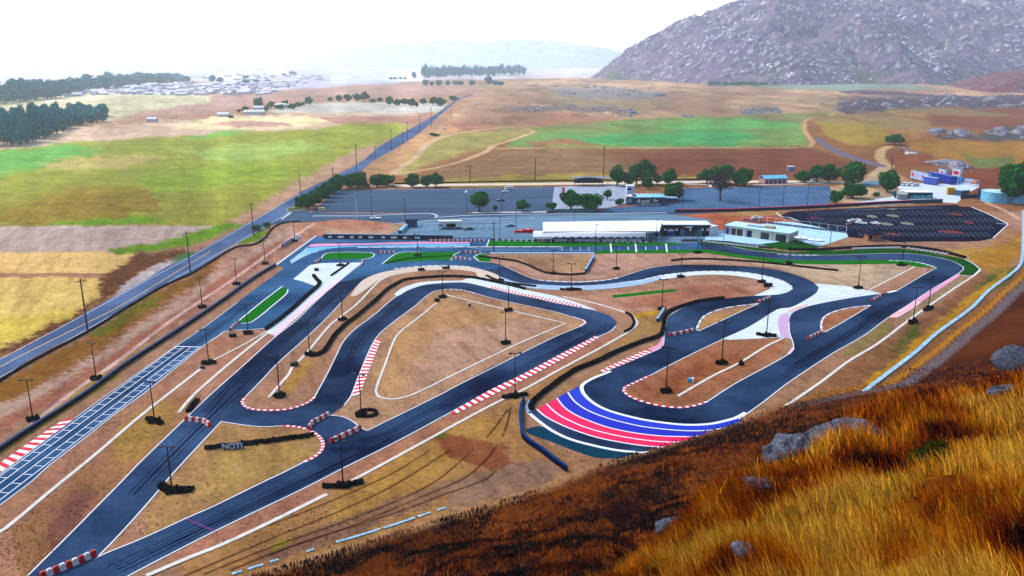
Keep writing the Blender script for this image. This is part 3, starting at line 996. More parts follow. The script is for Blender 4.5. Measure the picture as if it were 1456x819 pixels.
for i, (px, py, r, lb) in enumerate(HROCKS):
    x, y, z = hill_hit(px, py)
    dist = math.hypot(x, y)
    rr = r * dist / 95
    V, Fa, k = rocks_mesh(np.array([[0, 0, 0.0]]), np.array([rr]), 100 + i, .55)
    me = np_mesh('boulder', V, Fa)
    o = link('boulder', me, rock_m, loc=(x, y, z + rr * .10))
    md = o.modifiers.new('round', 'SUBSURF')
    md.levels = md.render_levels = 2
    tex = bpy.data.textures.new('crag', 'CLOUDS')
    tex.noise_scale = rr * .5
    dm = o.modifiers.new('crag', 'DISPLACE')
    dm.texture = tex
    dm.strength = rr * .35
    tag(o, lb, 'boulder', 'grey boulders in the hillside grass')

LEDGE = [hill_hit(px, py) for px, py in ((1082, 668), (1104, 652), (1126, 642), (1150, 634), (1174, 628), (1198, 618), (1222, 614))]
LEDGE = [tuple(np.array([np.interp(t, np.arange(7), [q[j] for q in LEDGE]) for j in range(3)])) for t in np.linspace(0, 6, 15)]
c_ = np.mean(np.array(LEDGE), 0)
Pm = np.array(LEDGE) - c_
V, Fa, k = rocks_mesh(Pm + np.array([0, 0, -.45]), np.full(len(Pm), 1.7), 222, .62)
me = np_mesh('rock_ledge', V, Fa)
LEDGE_REMESH = True
o = link('rock_ledge', me, rock_m, loc=tuple(c_))
rm = o.modifiers.new('fuse', 'REMESH')
rm.mode = 'VOXEL'
rm.voxel_size = .22
md = o.modifiers.new('round', 'SUBSURF')
md.levels = md.render_levels = 2
tex = bpy.data.textures.new('crag', 'CLOUDS')
tex.noise_scale = .9
dm = o.modifiers.new('crag', 'DISPLACE')
dm.texture = tex
dm.strength = .4
md.levels = md.render_levels = 1
me2 = bpy.data.meshes.new_from_object(o.evaluated_get(bpy.context.evaluated_depsgraph_get()))
o.modifiers.clear()
o.data = me2
bm = bmesh.new()
bm.from_mesh(me2)
left, best_ = set(bm.verts), []
while left:
    st_, comp = [left.pop()], []
    while st_:
        v = st_.pop()
        comp.append(v)
        for e in v.link_edges:
            q = e.other_vert(v)
            if q in left:
                left.discard(q)
                st_.append(q)
    if len(comp) > len(best_):
        best_ = comp
kp = set(best_)
bmesh.ops.delete(bm, geom=[v for v in bm.verts if v not in kp], context='VERTS')
for f in bm.faces:
    f.smooth = True
bm.to_mesh(me2)
bm.free()
tag(o, 'long low blue grey rock ledge lying across the golden crest', 'rock ledge')

# olive bush on the near slope
def leaf_cloud(n, cen, rad, leaf, seed, clumps=9, flat=1.0):
    g = np.random.default_rng(seed)
    cc = g.normal(0, 1, (clumps, 3))
    cc /= np.linalg.norm(cc, axis=1)[:, None]
    cc *= g.uniform(.25, .72, (clumps, 1))
    cc *= np.array(rad)
    cc += np.array(cen)
    cr = np.array(rad).mean() * g.uniform(.30, .56, clumps)
    k = g.integers(0, clumps, n)
    d = g.normal(0, 1, (n, 3))
    d /= np.linalg.norm(d, axis=1)[:, None]
    rr = g.uniform(.55, 1.05, (n, 1)) ** .6
    P = cc[k] + d * cr[k][:, None] * rr * np.array([1, 1, flat])
    u = g.normal(0, 1, (n, 3))
    u /= np.linalg.norm(u, axis=1)[:, None]
    v = np.cross(u, d + g.normal(0, .4, (n, 3)))
    v /= np.maximum(1e-6, np.linalg.norm(v, axis=1))[:, None]
    s = leaf * g.uniform(.6, 1.4, (n, 1))
    V = np.stack([P - u * s, P + v * s * .7, P + u * s, P - v * s * .7], 1).reshape(-1, 3)
    Fq = np.arange(n * 4).reshape(-1, 4)
    tone = (.62 + .75 * g.uniform(0, 1, clumps))[k] * g.uniform(.65, 1.35, n)
    return V, Fq, np.repeat(tone, 4)


def crown_mesh(name, n, cen, rad, leaf, seed, rgb_, clumps=9, flat=1.0):
    V, Fq, tone = leaf_cloud(n, cen, rad, leaf, seed, clumps, flat)
    return np_mesh(name, V, Fq, rgb(*rgb_)[None] * tone[:, None])


leaf_m = attr_mat('foliage', rough=.8, detail=((.4, .22),), bump=0)
bark_m = mat('bark', (92, 74, 60), .95, .2, 2)
bx, by, bz = hill_hit(1335, 668)
bush = link('bush', crown_mesh('bush', 5200, (0, 0, .4), (2.0, 1.5, 1.1), .06, 3, (56, 66, 18), 16), leaf_m, loc=(bx, by, bz))
tag(bush, 'dark olive green bush on the near slope beside a small grey boulder', 'bush')

# ------------------------------------------------------------------ mountain on the right
MFOOT = G([(838, 111), (866, 113), (905, 114), (960, 117), (1010, 119), (1080, 120), (1150, 121), (1230, 119), (1320, 120), (1400, 117), (1480, 116), (1800, 112)])
MFOOT = MFOOT + [(7000, 4200), (7000, 9500), (2600, 9000), (1000, 6200), (520, 4700)]


def mcol(X, Y, Z):
    n1 = fbm(X * .005, Y * .005, 4, 70)
    n2 = fbm(X * .03, Y * .03 + Z * .05, 4, 71)
    n3 = fbm(X * .11, Y * .11 + Z * .2, 3, 72)
    c = mixc((92, 79, 112), (144, 120, 132), n1)  # lilac of the distant haze put into the rock's base colour
    c = mix3(c, rgb(50, 46, 84), sstep(.45, .66, n2) * .8)
    c = mix3(c, rgb(206, 196, 190), sstep(.60, .70, n3) * sstep(.38, .55, n2) * .9)
    c = mix3(c, rgb(78, 96, 60), sstep(.62, .72, fbm(X * .012, Y * .012, 3, 74)) * (1 - sstep(20, 60, Z)) * .8)
    return c


mt_m = attr_mat('mountain_rock', detail=((.03, .25), (.15, .3)), bump=3.0)
mxs, mys, MZ = build_mountain('mountain', MFOOT, 640, .70, 61, (250, 5600, 2650, 6600), (620, 460), mcol, 1.0, mt_m)
# boulders strewn over its face
g = np.random.default_rng(12)
n = 15000
ix = g.integers(0, len(mxs) - 1, n * 3)
iy = g.integers(0, int(len(mys) * .55), n * 3)
px_, py_ = mxs[ix] + g.uniform(0, 8, n * 3), mys[iy] + g.uniform(0, 8, n * 3)
zz = MZ[iy, ix]
cl = fbm(px_ * .006, py_ * .006, 4, 33)
k = (zz > 3) & (cl + g.uniform(-.07, .07, n * 3) > .53)
px_, py_, zz = px_[k][:n], py_[k][:n], zz[k][:n]
R = np.clip(np.exp(g.normal(1.1, .65, len(px_))), 1.2, 22)
V, Fa, _ = rocks_mesh(np.stack([px_, py_, zz + R * .05], 1), R, 5, .8)
tag(link('boulder_field', np_mesh('boulder_field', V, Fa), mat('pale_granite', (164, 156, 176), .9, .35, .05, rgb2=(224, 218, 226))),
    'pale granite boulders strewn all over the face of the big mountain', 'boulders', kind='stuff')

# purple spur in front, at the right edge
SP_FOOT = G([(1345, 121), (1372, 127), (1400, 131), (1440, 132.5), (1500, 132), (1620, 128)]) + [(3200, 3600), (2000, 3400), (1560, 3050)]


def scol(X, Y, Z):
    n2 = fbm(X * .04, Y * .04, 4, 81)
    n3 = fbm(X * .12, Y * .12, 3, 82)
    c = mixc((96, 52, 62), (128, 76, 72), n2)
    return mix3(c, rgb(150, 140, 160), sstep(.6, .7, n3) * .8)


build_mountain('spur_hill', SP_FOOT, 75, .34, 64, (1100, 3300, 1700, 3700), (220, 180), scol, .25, mt_m)

# ranges on the horizon, the paleness of haze put into their colour
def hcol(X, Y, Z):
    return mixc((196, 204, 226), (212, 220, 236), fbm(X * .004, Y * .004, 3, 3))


F1 = [(-2150, 8200), (-1200, 7600), (0, 7400), (900, 7500), (1500, 8300), (1500, 9800), (-2150, 9800)]
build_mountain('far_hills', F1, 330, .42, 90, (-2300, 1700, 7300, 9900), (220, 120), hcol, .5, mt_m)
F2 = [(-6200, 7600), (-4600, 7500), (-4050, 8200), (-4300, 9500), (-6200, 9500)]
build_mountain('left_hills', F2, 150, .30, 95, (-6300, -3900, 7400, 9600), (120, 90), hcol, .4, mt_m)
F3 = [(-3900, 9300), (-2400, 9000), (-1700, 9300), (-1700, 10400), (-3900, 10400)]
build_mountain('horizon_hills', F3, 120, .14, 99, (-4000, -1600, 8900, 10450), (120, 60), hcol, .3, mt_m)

# ================================================================== PAVING AND CIRCUIT
asph = mat('asphalt', (28, 42, 66), .9, .14, .022, spec=.1, rgb2=(62, 86, 118), scale2=1.6, detail=5, bump=.01)
asph_d = mat('new_asphalt', (10, 16, 40), .8, .14, .05, spec=.2, rgb2=(16, 24, 54), scale2=1.6)
asph_l = mat('worn_asphalt', (92, 120, 142), .85, .14, .03, rgb2=(116, 146, 168), scale2=1.2, stretch=(.2, 1, 6))
asph_m = mat('lot_asphalt', (66, 84, 106), .85, .14, .02, rgb2=(82, 102, 126), scale2=1.2, stretch=(0, .4, 4))
conc = mat('concrete', (206, 220, 226), .9, .06, .2, rgb2=(222, 232, 238), scale2=2.0)
conc_t = mat('ditch_concrete', (214, 206, 192), .9, .10, .4, rgb2=(226, 224, 214), scale2=3.0)
conc_b = mat('blue_concrete', (132, 176, 202), .85, .16, .5, rgb2=(176, 210, 226), scale2=2)
white = mat('white_paint', (238, 242, 246), .7, .05, 1.0)
red = mat('red_paint', (222, 20, 52), .6, .06, 1.0)
pink = mat('faded_pink_paint', (232, 158, 188), .7, .06, 1.0)
blue = mat('blue_paint', (4, 58, 196), .6, .08, 1.0)
blue2 = mat('royal_blue_paint', (2, 44, 186), .6, .08, 1.0)
crim = mat('crimson_paint', (238, 22, 92), .6, .06, .5)
cyan = mat('cyan_paint', (90, 182, 232), .6, .1, .3)
turf = mat('artificial_turf', (10, 112, 16), .9, .14, .5, scale2=3)
turf_d = mat('dark_turf', (10, 82, 20), .9, .14, .5, scale2=3)
teal = mat('teal_asphalt', (20, 66, 86), .8, .12, .1)
yellow = mat('yellow_paint', (224, 190, 96), .7, .05, 1)
navy = mat('navy_asphalt', (34, 44, 72), .8, .1, .2)
tanst = mat('sandy_concrete', (214, 196, 178), .9, .06, .3)

T2L = [(26, 831), (39.6, 819), (100, 759), (174, 684), (200, 657), (264, 595.4), (301, 560), (345, 521), (391, 479.5), (420, 457), (442, 435.5), (470, 410), (490, 393.5), (513, 376)]
T2R = [(135, 796), (160, 771), (193, 735), (228, 695), (244.5, 675), (314.6, 599.6)]
DL = [(348, 565.4), (370, 543), (394, 517.6), (439, 477), (467, 450), (485, 430.5), (513, 401), (531.4, 391), (558, 384.4), (600, 379.4)]
DB = [(348, 565.4), (344, 572), (348, 577.7), (358, 582), (379.4, 583.8), (401, 583.2), (420.7, 579.4), (438.8, 572), (447, 565.4)]
T3O = [(447, 565.4), (466.8, 529), (478, 506), (488, 486.3), (503, 469.8), (529.4, 450), (562.7, 422), (581, 412.4), (601, 405.8), (626, 403), (662, 402.5), (692, 409), (725, 417.4), (758, 424),
       (793, 432), (826, 438), (852, 443.7), (868.8, 450.3), (877, 457.5), (876, 463.5), (867.5, 471.3), (851, 478.7), (795, 506), (745.5, 532.3), (697.7, 555.4), (640, 587), (565, 627.6), (489, 665.5), (433, 694.3), (305.5, 755.7), (200, 810), (176, 823)]
HI = [(512, 607.8), (499, 598), (487.4, 593), (469, 590.5), (489, 576.5), (499, 563.3), (509.7, 535.7), (534.4, 481.3), (560, 457.7), (589.7, 435.5), (614.4, 415.7), (631, 412), (659, 413), (692, 422),
      (725, 429.7), (760, 437), (789.7, 443.7), (814.7, 451), (829.5, 455.7), (832.8, 459), (824.6, 464.7), (788, 479.6), (722, 512.5), (640, 553.7), (629, 560), (522, 612.7)]
II = [(314.6, 599.6), (345, 604.5), (373, 607), (402.7, 605.8), (424.7, 607.8), (442.9, 613.6), (454.4, 621.8), (459.3, 630.9), (456.9, 640.8), (446, 650.7), (433, 657), (400, 673.7), (374.7, 685.6), (305.5, 719.4), (264.3, 737.6), (200, 767), (145, 789.5), (135, 796), (193, 735), (228, 695), (244.5, 675)]
GL_L = [(-60, 720), (0, 674.5), (107, 594.6), (155, 560), (249, 493.5), (293.7, 463), (338, 430), (360, 413), (404.5, 381)]
GL_R = [(-60, 766), (0, 718.6), (46, 684), (69, 663), (128.6, 616.9), (165, 588), (204, 560), (287, 493.5), (300, 484), (312, 477), (317, 473), (328, 470), (353, 469), (378.6, 467)]

trk = MB()
z = .030


def pave(poly, holes=(), corner=50):
    global z
    sheet_data(trk, poly, z, holes, 0, corner=corner)
    z += .003


pave(T2L + [(531, 391), (513, 401), (485, 430.5), (467, 450), (439, 477), (394, 517.6), (370, 543), (348, 565.4)] + T2R[::-1] + [(100, 831)])
pave([(301, 560), (348, 565.4)] + DB[1:] + [(473, 585), (469, 590.5), (487.4, 593), (499, 598), (512, 607.8), (522, 612.7), (600, 600), (480, 672), (446, 650.7), (456.9, 640.8), (459.3, 630.9), (454.4, 621.8), (442.9, 613.6), (424.7, 607.8), (402.7, 605.8), (373, 607), (345, 604.5), (314.6, 599.6), (264, 600)])
pave([p for p in T3O if p[0] >= 447][:26] + HI[::-1][:26] + [(469, 590.5)])
pave([(522, 612.7), (629, 560), (640, 553.7), (722, 512.5)] + T3O[22:] + [(100, 831), (135, 796), (145, 789.5), (200, 767), (264.3, 737.6), (305.5, 719.4), (374.7, 685.6), (400, 673.7), (433, 657), (446, 650.7), (480, 630)])
TN = [(660, 368), (682, 371), (698.5, 373.2), (716.6, 378.6), (733, 386), (749.6, 393.5), (766, 398.4), (784.7, 399.6), (817.7, 400.9), (852, 399), (878.7, 395), (901.8, 387.7), (924.8, 381), (957.8, 377), (1001, 376.6),
      (1042, 377.8), (1085, 381), (1118, 386.9), (1141, 394.3), (1157.8, 402.5), (1164.4, 409), (1161, 415.7), (1149.6, 424), (1124.8, 437), (1106, 440), (1065.5, 465), (1028, 482.4), (990, 500.5), (949, 521), (922.5, 535), (898, 546.5), (888, 551.4), (886.5, 556.4), (891.4, 561.3), (903, 567.6), (930.8, 575.8), (963.7, 580), (988.5, 577), (1005, 571.7)]
TS = [(600, 379.4), (626, 377.8), (667, 379.4), (688.6, 384.4), (708, 391.8), (735, 401), (761, 405), (814, 407), (859, 405), (892, 401), (918, 397.6), (941, 391.8), (966, 388.5), (1000, 386), (1026, 386), (1059, 387.7), (1092, 393.5), (1113, 400), (1125, 407.5), (1125, 411.6), (1116.6, 416.5), (1105, 419), (1072, 420.7), (1028.8, 424.7), (998, 428.8), (975, 436), (958.8, 444.5), (950.5, 451), (947, 462.6), (944.8, 474), (942, 492), (929, 500), (857, 530), (842, 539), (825, 548), (757, 585), (753, 587), (766, 599.2), (786, 613.3), (810.7, 624.8), (843.6, 633.8), (876.6, 640.4), (911, 643), (950, 643), (1000, 626), (1050, 597)]
FI = [(1079, 432), (1047.8, 435.4), (1026, 439.6), (1009.4, 445.4), (998, 452.8), (990, 469.2), (993.4, 470.9), (1031.3, 453.6), (1056, 442)]
GI = [(1238, 434.4), (1208, 438), (1185, 443.8), (1172, 451), (1167.9, 459.4), (1167.9, 469.3), (1172.8, 472.6), (1198, 458.6)]
pave(TN + [(1050, 597)] + TS[::-1][1:], [FI])
RO = [(1050, 597), (1085, 572), (1121, 544.3), (1185, 502), (1228, 477.6), (1262.6, 452), (1298.7, 428.9), (1323.4, 412.4), (1361, 390), (1369.6, 383.6), (1369.6, 380), (1361, 374.5), (1345, 368.7), (1320, 363.8), (1287, 360.5), (1229, 361.3), (1180, 363), (1125, 361), (1075, 357), (1042, 351), (993, 345.7), (960, 346)]
RI = [(960, 354.7), (1000, 354.7), (1026, 358), (1052, 362), (1085, 366), (1118, 369.6), (1200, 370.4), (1254, 369.6), (1282, 369.6), (1305, 372.9), (1321.8, 377), (1331.6, 381), (1311.9, 391.8), (1274, 414), (1264, 416.5), (1252.5, 417.4), (1208, 424), (1165, 432), (1142, 438), (1126, 446), (1121.7, 457.8), (1122.5, 472.6), (1127.5, 487.5), (1128, 495.7), (1121, 504), (1083, 525.4), (1043, 547), (1005, 571.7)]
pave(RO + RI, [GI])
# start straight and pit entry, older and paler
tag(trk.build('kart_track', asph), kind='structure')
trk = MB()
pave(GL_L + [(449, 427), (416, 440.4), (379, 467), (353, 469), (328, 470), (317, 473), (312, 477), (287, 493.5)] + GL_R[:7][::-1])
# north end: everything between the wall and the infield
pave([(404.5, 381), (392, 377), (414, 363), (449, 336.5), (560, 337.5), (700, 338), (700, 343), (692, 350.5), (800, 351), (960, 346), (993, 345), (1000, 354.7), (960, 355), (847, 361), (697, 361), (680, 362.5), (674, 365.4), (682, 371.3), (716, 379), (688, 384), (667, 379.6), (626, 378), (600, 379.6), (558, 384.4), (531, 391), (490, 400), (452, 408), (440, 430), (400, 430), (360, 420)])
tag(trk.build('pit_entry', mat('older_asphalt', (36, 68, 106), .88, .22, .03, rgb2=(68, 106, 142), scale2=1.4)), kind='structure')
z0 = z

# asphalt worn paler round the pit exit, paddock, lots and lanes
pv = MB()
sheet_data(pv, [(-400, 900), (-300, 830), (-120, 575), (0, 509.6), (14.8, 505), (123.6, 444), (164.8, 421), (200, 402), (240, 378), (266, 366), (340, 324.5), (364.8, 311.3), (400, 290), (426.4, 273.7), (466, 254.7), (513.7, 230), (542, 206.6), (611, 168), (646.7, 143.4), (666, 135), (674, 135), (655, 140.7), (630, 160), (597, 188.7), (556, 214.8), (528.6, 230), (508, 247.8), (489, 258), (440, 284), (424, 293), (414.3, 301.4), (381.3, 321.2), (361.5, 332.7), (315.4, 359), (279, 385.5), (240, 402), (189.6, 431.8), (128.6, 467), (62.6, 500), (0, 537.6), (-120, 610), (-300, 860)], .05)
tag(pv.build('road', mat('road_asphalt', (66, 86, 118), .85, .2, .03, rgb2=(92, 112, 146), scale2=1.2)), kind='structure')
mb = MB()
line(mb, [(-120, 596), (0, 522), (94, 474), (162, 440), (200, 418), (262, 380), (300, 357)], .32, .06)
tag(mb.build('centre_line', yellow), kind='structure')
mb = MB()
line(mb, [(0, 511), (123, 446), (200, 403.6), (266, 368), (340, 326), (426.4, 275.2)], .2, .06)
line(mb, [(0, 536.6), (128.6, 466), (240, 401), (361.5, 331.5), (414, 300.5)], .2, .06)
tag(mb.build('road_edge_line', white), kind='structure')

sheet('entrance_lane', [(381, 322), (396, 312), (420, 298), (444, 302), (560, 304), (616, 304), (1000, 300), (1010, 303), (950, 306), (760, 308), (625, 313), (575, 318), (508, 312.5), (478, 312.5), (430, 316.5), (406, 316)], .042, asph_m)
sheet('parking_lot', [(477, 271), (560, 269.5), (640, 268.6), (788, 265.4), (786, 282), (785, 300), (672, 301.5), (640, 306), (560, 302.5), (444, 302)], .038, asph_m, corner=20)
sheet('east_parking_lot', [(858, 296), (945, 291), (972, 268), (1050, 266), (1178, 264), (1183, 275), (1178, 293), (1085, 297), (960, 300), (858, 302.5)], .036, mat('east_lot_asphalt', (66, 94, 126), .85, .1, .05, rgb2=(82, 112, 144), scale2=1.0), corner=20)
sheet('paddock', [(548, 337.5), (566, 327), (575, 317.5), (625, 312), (760, 306.5), (940, 304.5), (1008, 312), (1020, 326), (1150, 352), (1060, 349), (993, 345), (958, 345), (800, 344), (700, 342.5), (640, 340)], .048, asph_l, corner=20)
sheet('plaza', [(786, 266), (880, 262), (900, 262), (890, 290), (858, 296), (790, 301), (785, 300)], .036, mat('plaza_paving', (136, 146, 168), .85, .16, .3, rgb2=(176, 184, 198)), corner=20)
sheet('grandstand_lot', [(1108, 308), (1121.5, 301), (1200, 296.7), (1301.7, 293.4), (1359.4, 291), (1366, 294), (1380.8, 294.2), (1408, 306), (1433.6, 319), (1412, 338.8), (1390, 343), (1330, 343.4), (1272, 344.5), (1255.6, 340.4), (1200, 336), (1134.7, 316)], .050, asph_d, corner=15)
sheet('yard', [(1272, 262), (1300, 260), (1330, 262), (1392, 258), (1392, 266), (1380, 272), (1364, 274), (1366, 284), (1360, 289), (1338, 288), (1216, 293), (1196, 292), (1240, 284), (1268, 280), (1280, 270)], .036, mat('pale_yard', (206, 218, 230), .9, .05, .1), corner=20)
sheet('terrace', [(1018, 334), (1030, 332), (1100, 316), (1140, 318), (1204, 332), (1206, 337), (1165, 351), (1124, 343), (1100, 347), (1060, 346), (1000, 343), (1005, 335)], .055, mat('terrace_paving', (168, 212, 232), .85, .05, .2, rgb2=(190, 226, 240)), corner=20)
sheet('dirt_lane', [(560, 262.5), (640, 261.5), (820, 259.5), (1100, 256.5), (1200, 258), (1200, 261), (1100, 259.6), (820, 262.5), (640, 264.4), (566, 266)], .012, mat('pale_gravel', (224, 208, 186), .95, .06, .1))
sheet('farm_lane', [(1156, 196), (1162, 195), (1190, 212), (1225, 225), (1262, 236), (1256, 238), (1210, 226), (1176, 212)], .012, mat('lane_asphalt', (112, 104, 122), .9, .08, .1))
sheet('side_lane', [(1224, 258), (1250, 256), (1250, 263), (1226, 265)], .03, asph_l, corner=20)
sheet('teal_runoff', [(747, 610.8), (766, 606), (786, 613), (811, 625), (843, 634), (877, 640), (911, 643), (950, 640), (930, 652), (884.8, 652), (848.6, 651), (819, 642), (786, 629), (753, 617.4)], .026, teal)

# concrete aprons
cm = MB()
sheet_data(cm, [(417, 397), (441, 377), (456, 374.5), (515, 373.5), (505, 381), (492, 391.5), (470, 410.5), (449, 427.5), (425, 448.5), (406, 465.5), (392, 479), (383, 475), (378, 474), (385, 465), (416, 440), (452, 407.5), (447, 406.6), (432, 401)], .070, corner=30)
sheet_data(cm, [(560, 419), (570, 410.8), (593, 402.5), (626, 399.6), (656, 399), (664, 396.3), (678.7, 396), (708, 402.5), (748, 412.4), (793, 422), (830, 434), (850, 442), (826, 437.6), (793, 431.6), (758, 423.6), (725, 417), (692, 408.6), (662, 402), (626, 402.6), (601, 405.4), (581, 412), (566, 421)], .070)
sheet_data(cm, [(1028, 482.4), (1065.5, 465), (1106, 440), (1125, 437), (1150, 424), (1161, 416), (1164.4, 409), (1158, 402.8), (1166, 403.6), (1200, 407), (1213, 409), (1237.7, 414), (1253.3, 417.5), (1208, 424), (1165, 432), (1142, 438), (1126, 446), (1121.7, 458), (1122.5, 473), (1126, 483), (1118, 480.5), (1090, 481), (1039, 483.3)], .070)
sheet_data(cm, [(941, 391.8), (966, 388.5), (1000, 386), (1026, 386), (1059, 387.7), (1092, 393.5), (1113, 400), (1125, 407.5), (1125, 411.6), (1116.6, 416.5), (1105, 419), (1072, 420.9), (1095, 411), (1097, 404), (1079, 398), (1052, 393), (1020, 390.6), (990, 391.5), (960, 395), (936, 398.4), (900, 405)], .070)
tag(cm.build('concrete_apron', conc), kind='structure')
cm = MB()
sheet_data(cm, [(708, 392.6), (735, 401.5), (761, 404.4), (814, 406.6), (859, 404.6), (892, 400.4), (918, 396.8), (936, 393), (940, 395), (925, 402), (890, 408), (850, 412), (814, 412.6), (775, 411.6), (740, 408), (712, 398)], .072)
tag(cm.build('pale_runoff', mat('pale_runoff', (150, 178, 206), .9, .06, .3, rgb2=(176, 200, 220))), kind='structure')
cm = MB()
sheet_data(cm, [(513, 401), (531.4, 391), (558, 384.4), (600, 379.4), (626, 377.8), (667, 379.4), (688.6, 384.4), (707, 391), (715, 399), (700, 397.5), (688.6, 396), (679.5, 393), (675, 387.4), (642, 383.4), (600, 385.4), (566, 390.4), (540, 398), (520, 412), (505, 421), (498, 421)], .071)
tag(cm.build('sandy_apron', tanst), kind='structure')
cm = MB()
sheet_data(cm, [(1121, 444.6), (1111, 448), (1106, 454.5), (1107, 466), (1110, 479), (1117, 480), (1125, 482), (1123, 472), (1121, 462.7), (1122.5, 451)], .078)
tag(cm.build('pink_kerb', mat('lilac_paint', (206, 170, 204), .8, .08, 1)), kind='structure')

# painted stripes of the hairpin
C0 = [(868, 528), (861.8, 530.8), (847, 536.5), (833.7, 543.2), (828, 548), (827, 551.4), (829.6, 559.7), (842, 572), (860, 582), (884.8, 590), (917.8, 597.6), (960, 603.3), (985, 604.5), (1010, 603), (1030, 599), (1047, 594), (1060, 587)]
C1 = [(807.4, 558), (812, 565), (819, 572.9), (835.4, 583.7), (860, 593.6), (884.8, 600.6), (917.8, 607.5), (960, 612), (985, 613), (1010, 612), (1032, 608), (1052, 601)]
C2 = [(791.7, 566.3), (802.4, 579.4), (818.9, 590.4), (843.6, 600.9), (868.3, 609), (901.3, 615.7), (934.3, 619.8), (960, 621), (990, 621), (1016, 618)]
C3 = [(776.9, 574.5), (790.9, 587.7), (810.7, 598.8), (835.4, 609), (868.3, 617.8), (901.3, 624), (934.3, 628), (960, 629), (990, 628)]
C4 = [(762.9, 582), (774.4, 591.8), (794, 602.5), (818.9, 612.8), (848.6, 622.3), (884.8, 629.7), (917.8, 634.5), (945, 636.3), (970, 636)]
C5 = [(748.8, 577.8), (749.5, 583), (753, 588), (766, 599.2), (786, 613.3), (810.7, 624.8), (843.6, 633.8), (876.6, 640.4), (911, 643.5), (950, 643)]
hp = MB()
NS = 60
for A, B, q in (([(831, 546)] + C0[5:], C1, 1), (C1, C2, 2), (C2, C3, 3), (C3, C4, 3)):
    a, b = resample(G(smooth(A)), n=NS), resample(G(smooth(B)), n=NS)
    for i in range(NS):
        hp.face([(*a[i], .075), (*b[i], .075), (*b[i + 1], .075), (*a[i + 1], .075)], q)
line(hp, C0, .95, .085, 0)
for c in (C1, C2, C3, C4):
    line(hp, c, .42, .085, 0)
line(hp, C5, .9, .085, 0)
tag(hp.build('painted_hairpin', [white, blue, blue2, crim]), kind='structure')

# turf islands
tm = MB()
for poly in ([(403, 408), (409, 412), (407, 417.4), (392.6, 430), (372, 446), (358, 457), (343, 459.6), (340, 457), (373.7, 430)],
             [(455.6, 368), (462, 362), (475, 359.7), (525, 359.7), (532, 361.6), (528, 366), (516.6, 368.4), (470, 368.8)],
             [(543.8, 375.3), (566, 360.5), (600, 359), (654, 358.4), (645, 363), (640.8, 369.6), (601, 371), (560, 374)],
             [(674, 365.4), (680, 362.5), (690, 361), (695, 365), (699, 370), (696, 372.4), (682, 371.3)],
             [(696, 340.5), (692, 350), (800, 350.6), (918, 349.5), (973, 347.5), (955, 345), (800, 344), (760, 343.6), (720, 342)],
             [(847, 356.4), (847, 360.5), (960, 360), (1001, 359.7), (1042, 365.4), (1085, 371), (1118, 374.5), (1200, 376), (1254, 375.3), (1285, 375.8), (1302, 379), (1320, 380.3), (1330, 381.2), (1321.8, 377.4), (1305, 373.3), (1282, 370), (1254, 370), (1200, 370.8), (1118, 370), (1085, 366.4), (1052, 362.4), (1026, 358.4), (1000, 355.1), (960, 355.1)]):
    sheet_data(tm, poly, .10, corner=35)
tag(tm.build('turf_island', turf), kind='structure')
tm = MB()
sheet_data(tm, [(993, 343), (1026, 345.7), (1059, 349.8), (1092, 354.7), (1121.5, 358), (1157.8, 357), (1200, 356.4), (1213, 355.5), (1262.4, 353.9), (1287, 354.7), (1320, 358.8), (1344.8, 363.8), (1371, 368.7), (1384.4, 376), (1392.6, 382.7), (1383.6, 391.8), (1363, 390.7),
                (1370.5, 383.6), (1370.5, 380), (1361, 374.1), (1345, 368.3), (1320, 363.4), (1287, 360.1), (1229, 360.9), (1180, 362.6), (1125, 360.6), (1075, 356.6), (1042, 350.6), (993, 345.4)], .10, corner=35)
sheet_data(tm, [(1082, 347), (1102, 345), (1118, 341.5), (1127, 340.5), (1138, 343), (1152, 348), (1166, 351.5), (1150, 354.5), (1121, 356), (1095, 351.5)], .12)
tag(tm.build('turf_bank', turf_d), kind='structure')

# white edge lines
wl = MB()
ZL = .092
for pts in (T2L[1:], T2R, DL[:6], T3O[:10], T3O[19:], HI[:4], HI[4:20], HI[20:] + HI[:1], II[:4], II[9:18]):
    line(wl, pts, .26, ZL)
for pts in (RO[:8], RO[7:20], RI[9:14], RI[20:28], TN[24:31], FI + FI[:1], GI + GI[:1], TS[23:33], TS[7:12], TN[3:14]):
    line(wl, pts, .26, ZL)
line(wl, [(392.6, 377), (449.5, 335.5)], .7, .13)
line(wl, GL_R[1:9], .22, ZL)
line(wl, GL_L[1:7], .18, ZL)
line(wl, [(697, 359.9), (800, 359.9), (845.7, 359.9)], 1.1, .12)
line(wl, GL_R[8:], .35, ZL)
for q in ([(409.5, 412), (407.5, 417.8), (393, 430.6), (358.4, 457.8), (343, 460.4)], [(340, 456), (373, 429), (402, 407)], [(456, 368.6), (462, 361.6), (475, 359.2), (525, 359.2), (533, 361.6), (529, 366.4), (517, 369)], [(543, 375.8), (565.4, 360.2), (600, 358.5)], [(641.4, 370), (645.6, 363), (654.6, 358)], [(674, 365.4), (680, 362), (690, 360.6)], [(673.6, 365.4), (682, 371.9), (697, 373)], [(692, 350.4), (696, 340.2)], [(1363, 391), (1383.6, 392.4), (1393.4, 383), (1385, 376), (1371, 368.2)]):
    line(wl, q, .42, .125)
tag(wl.build('edge_line', white), kind='structure')

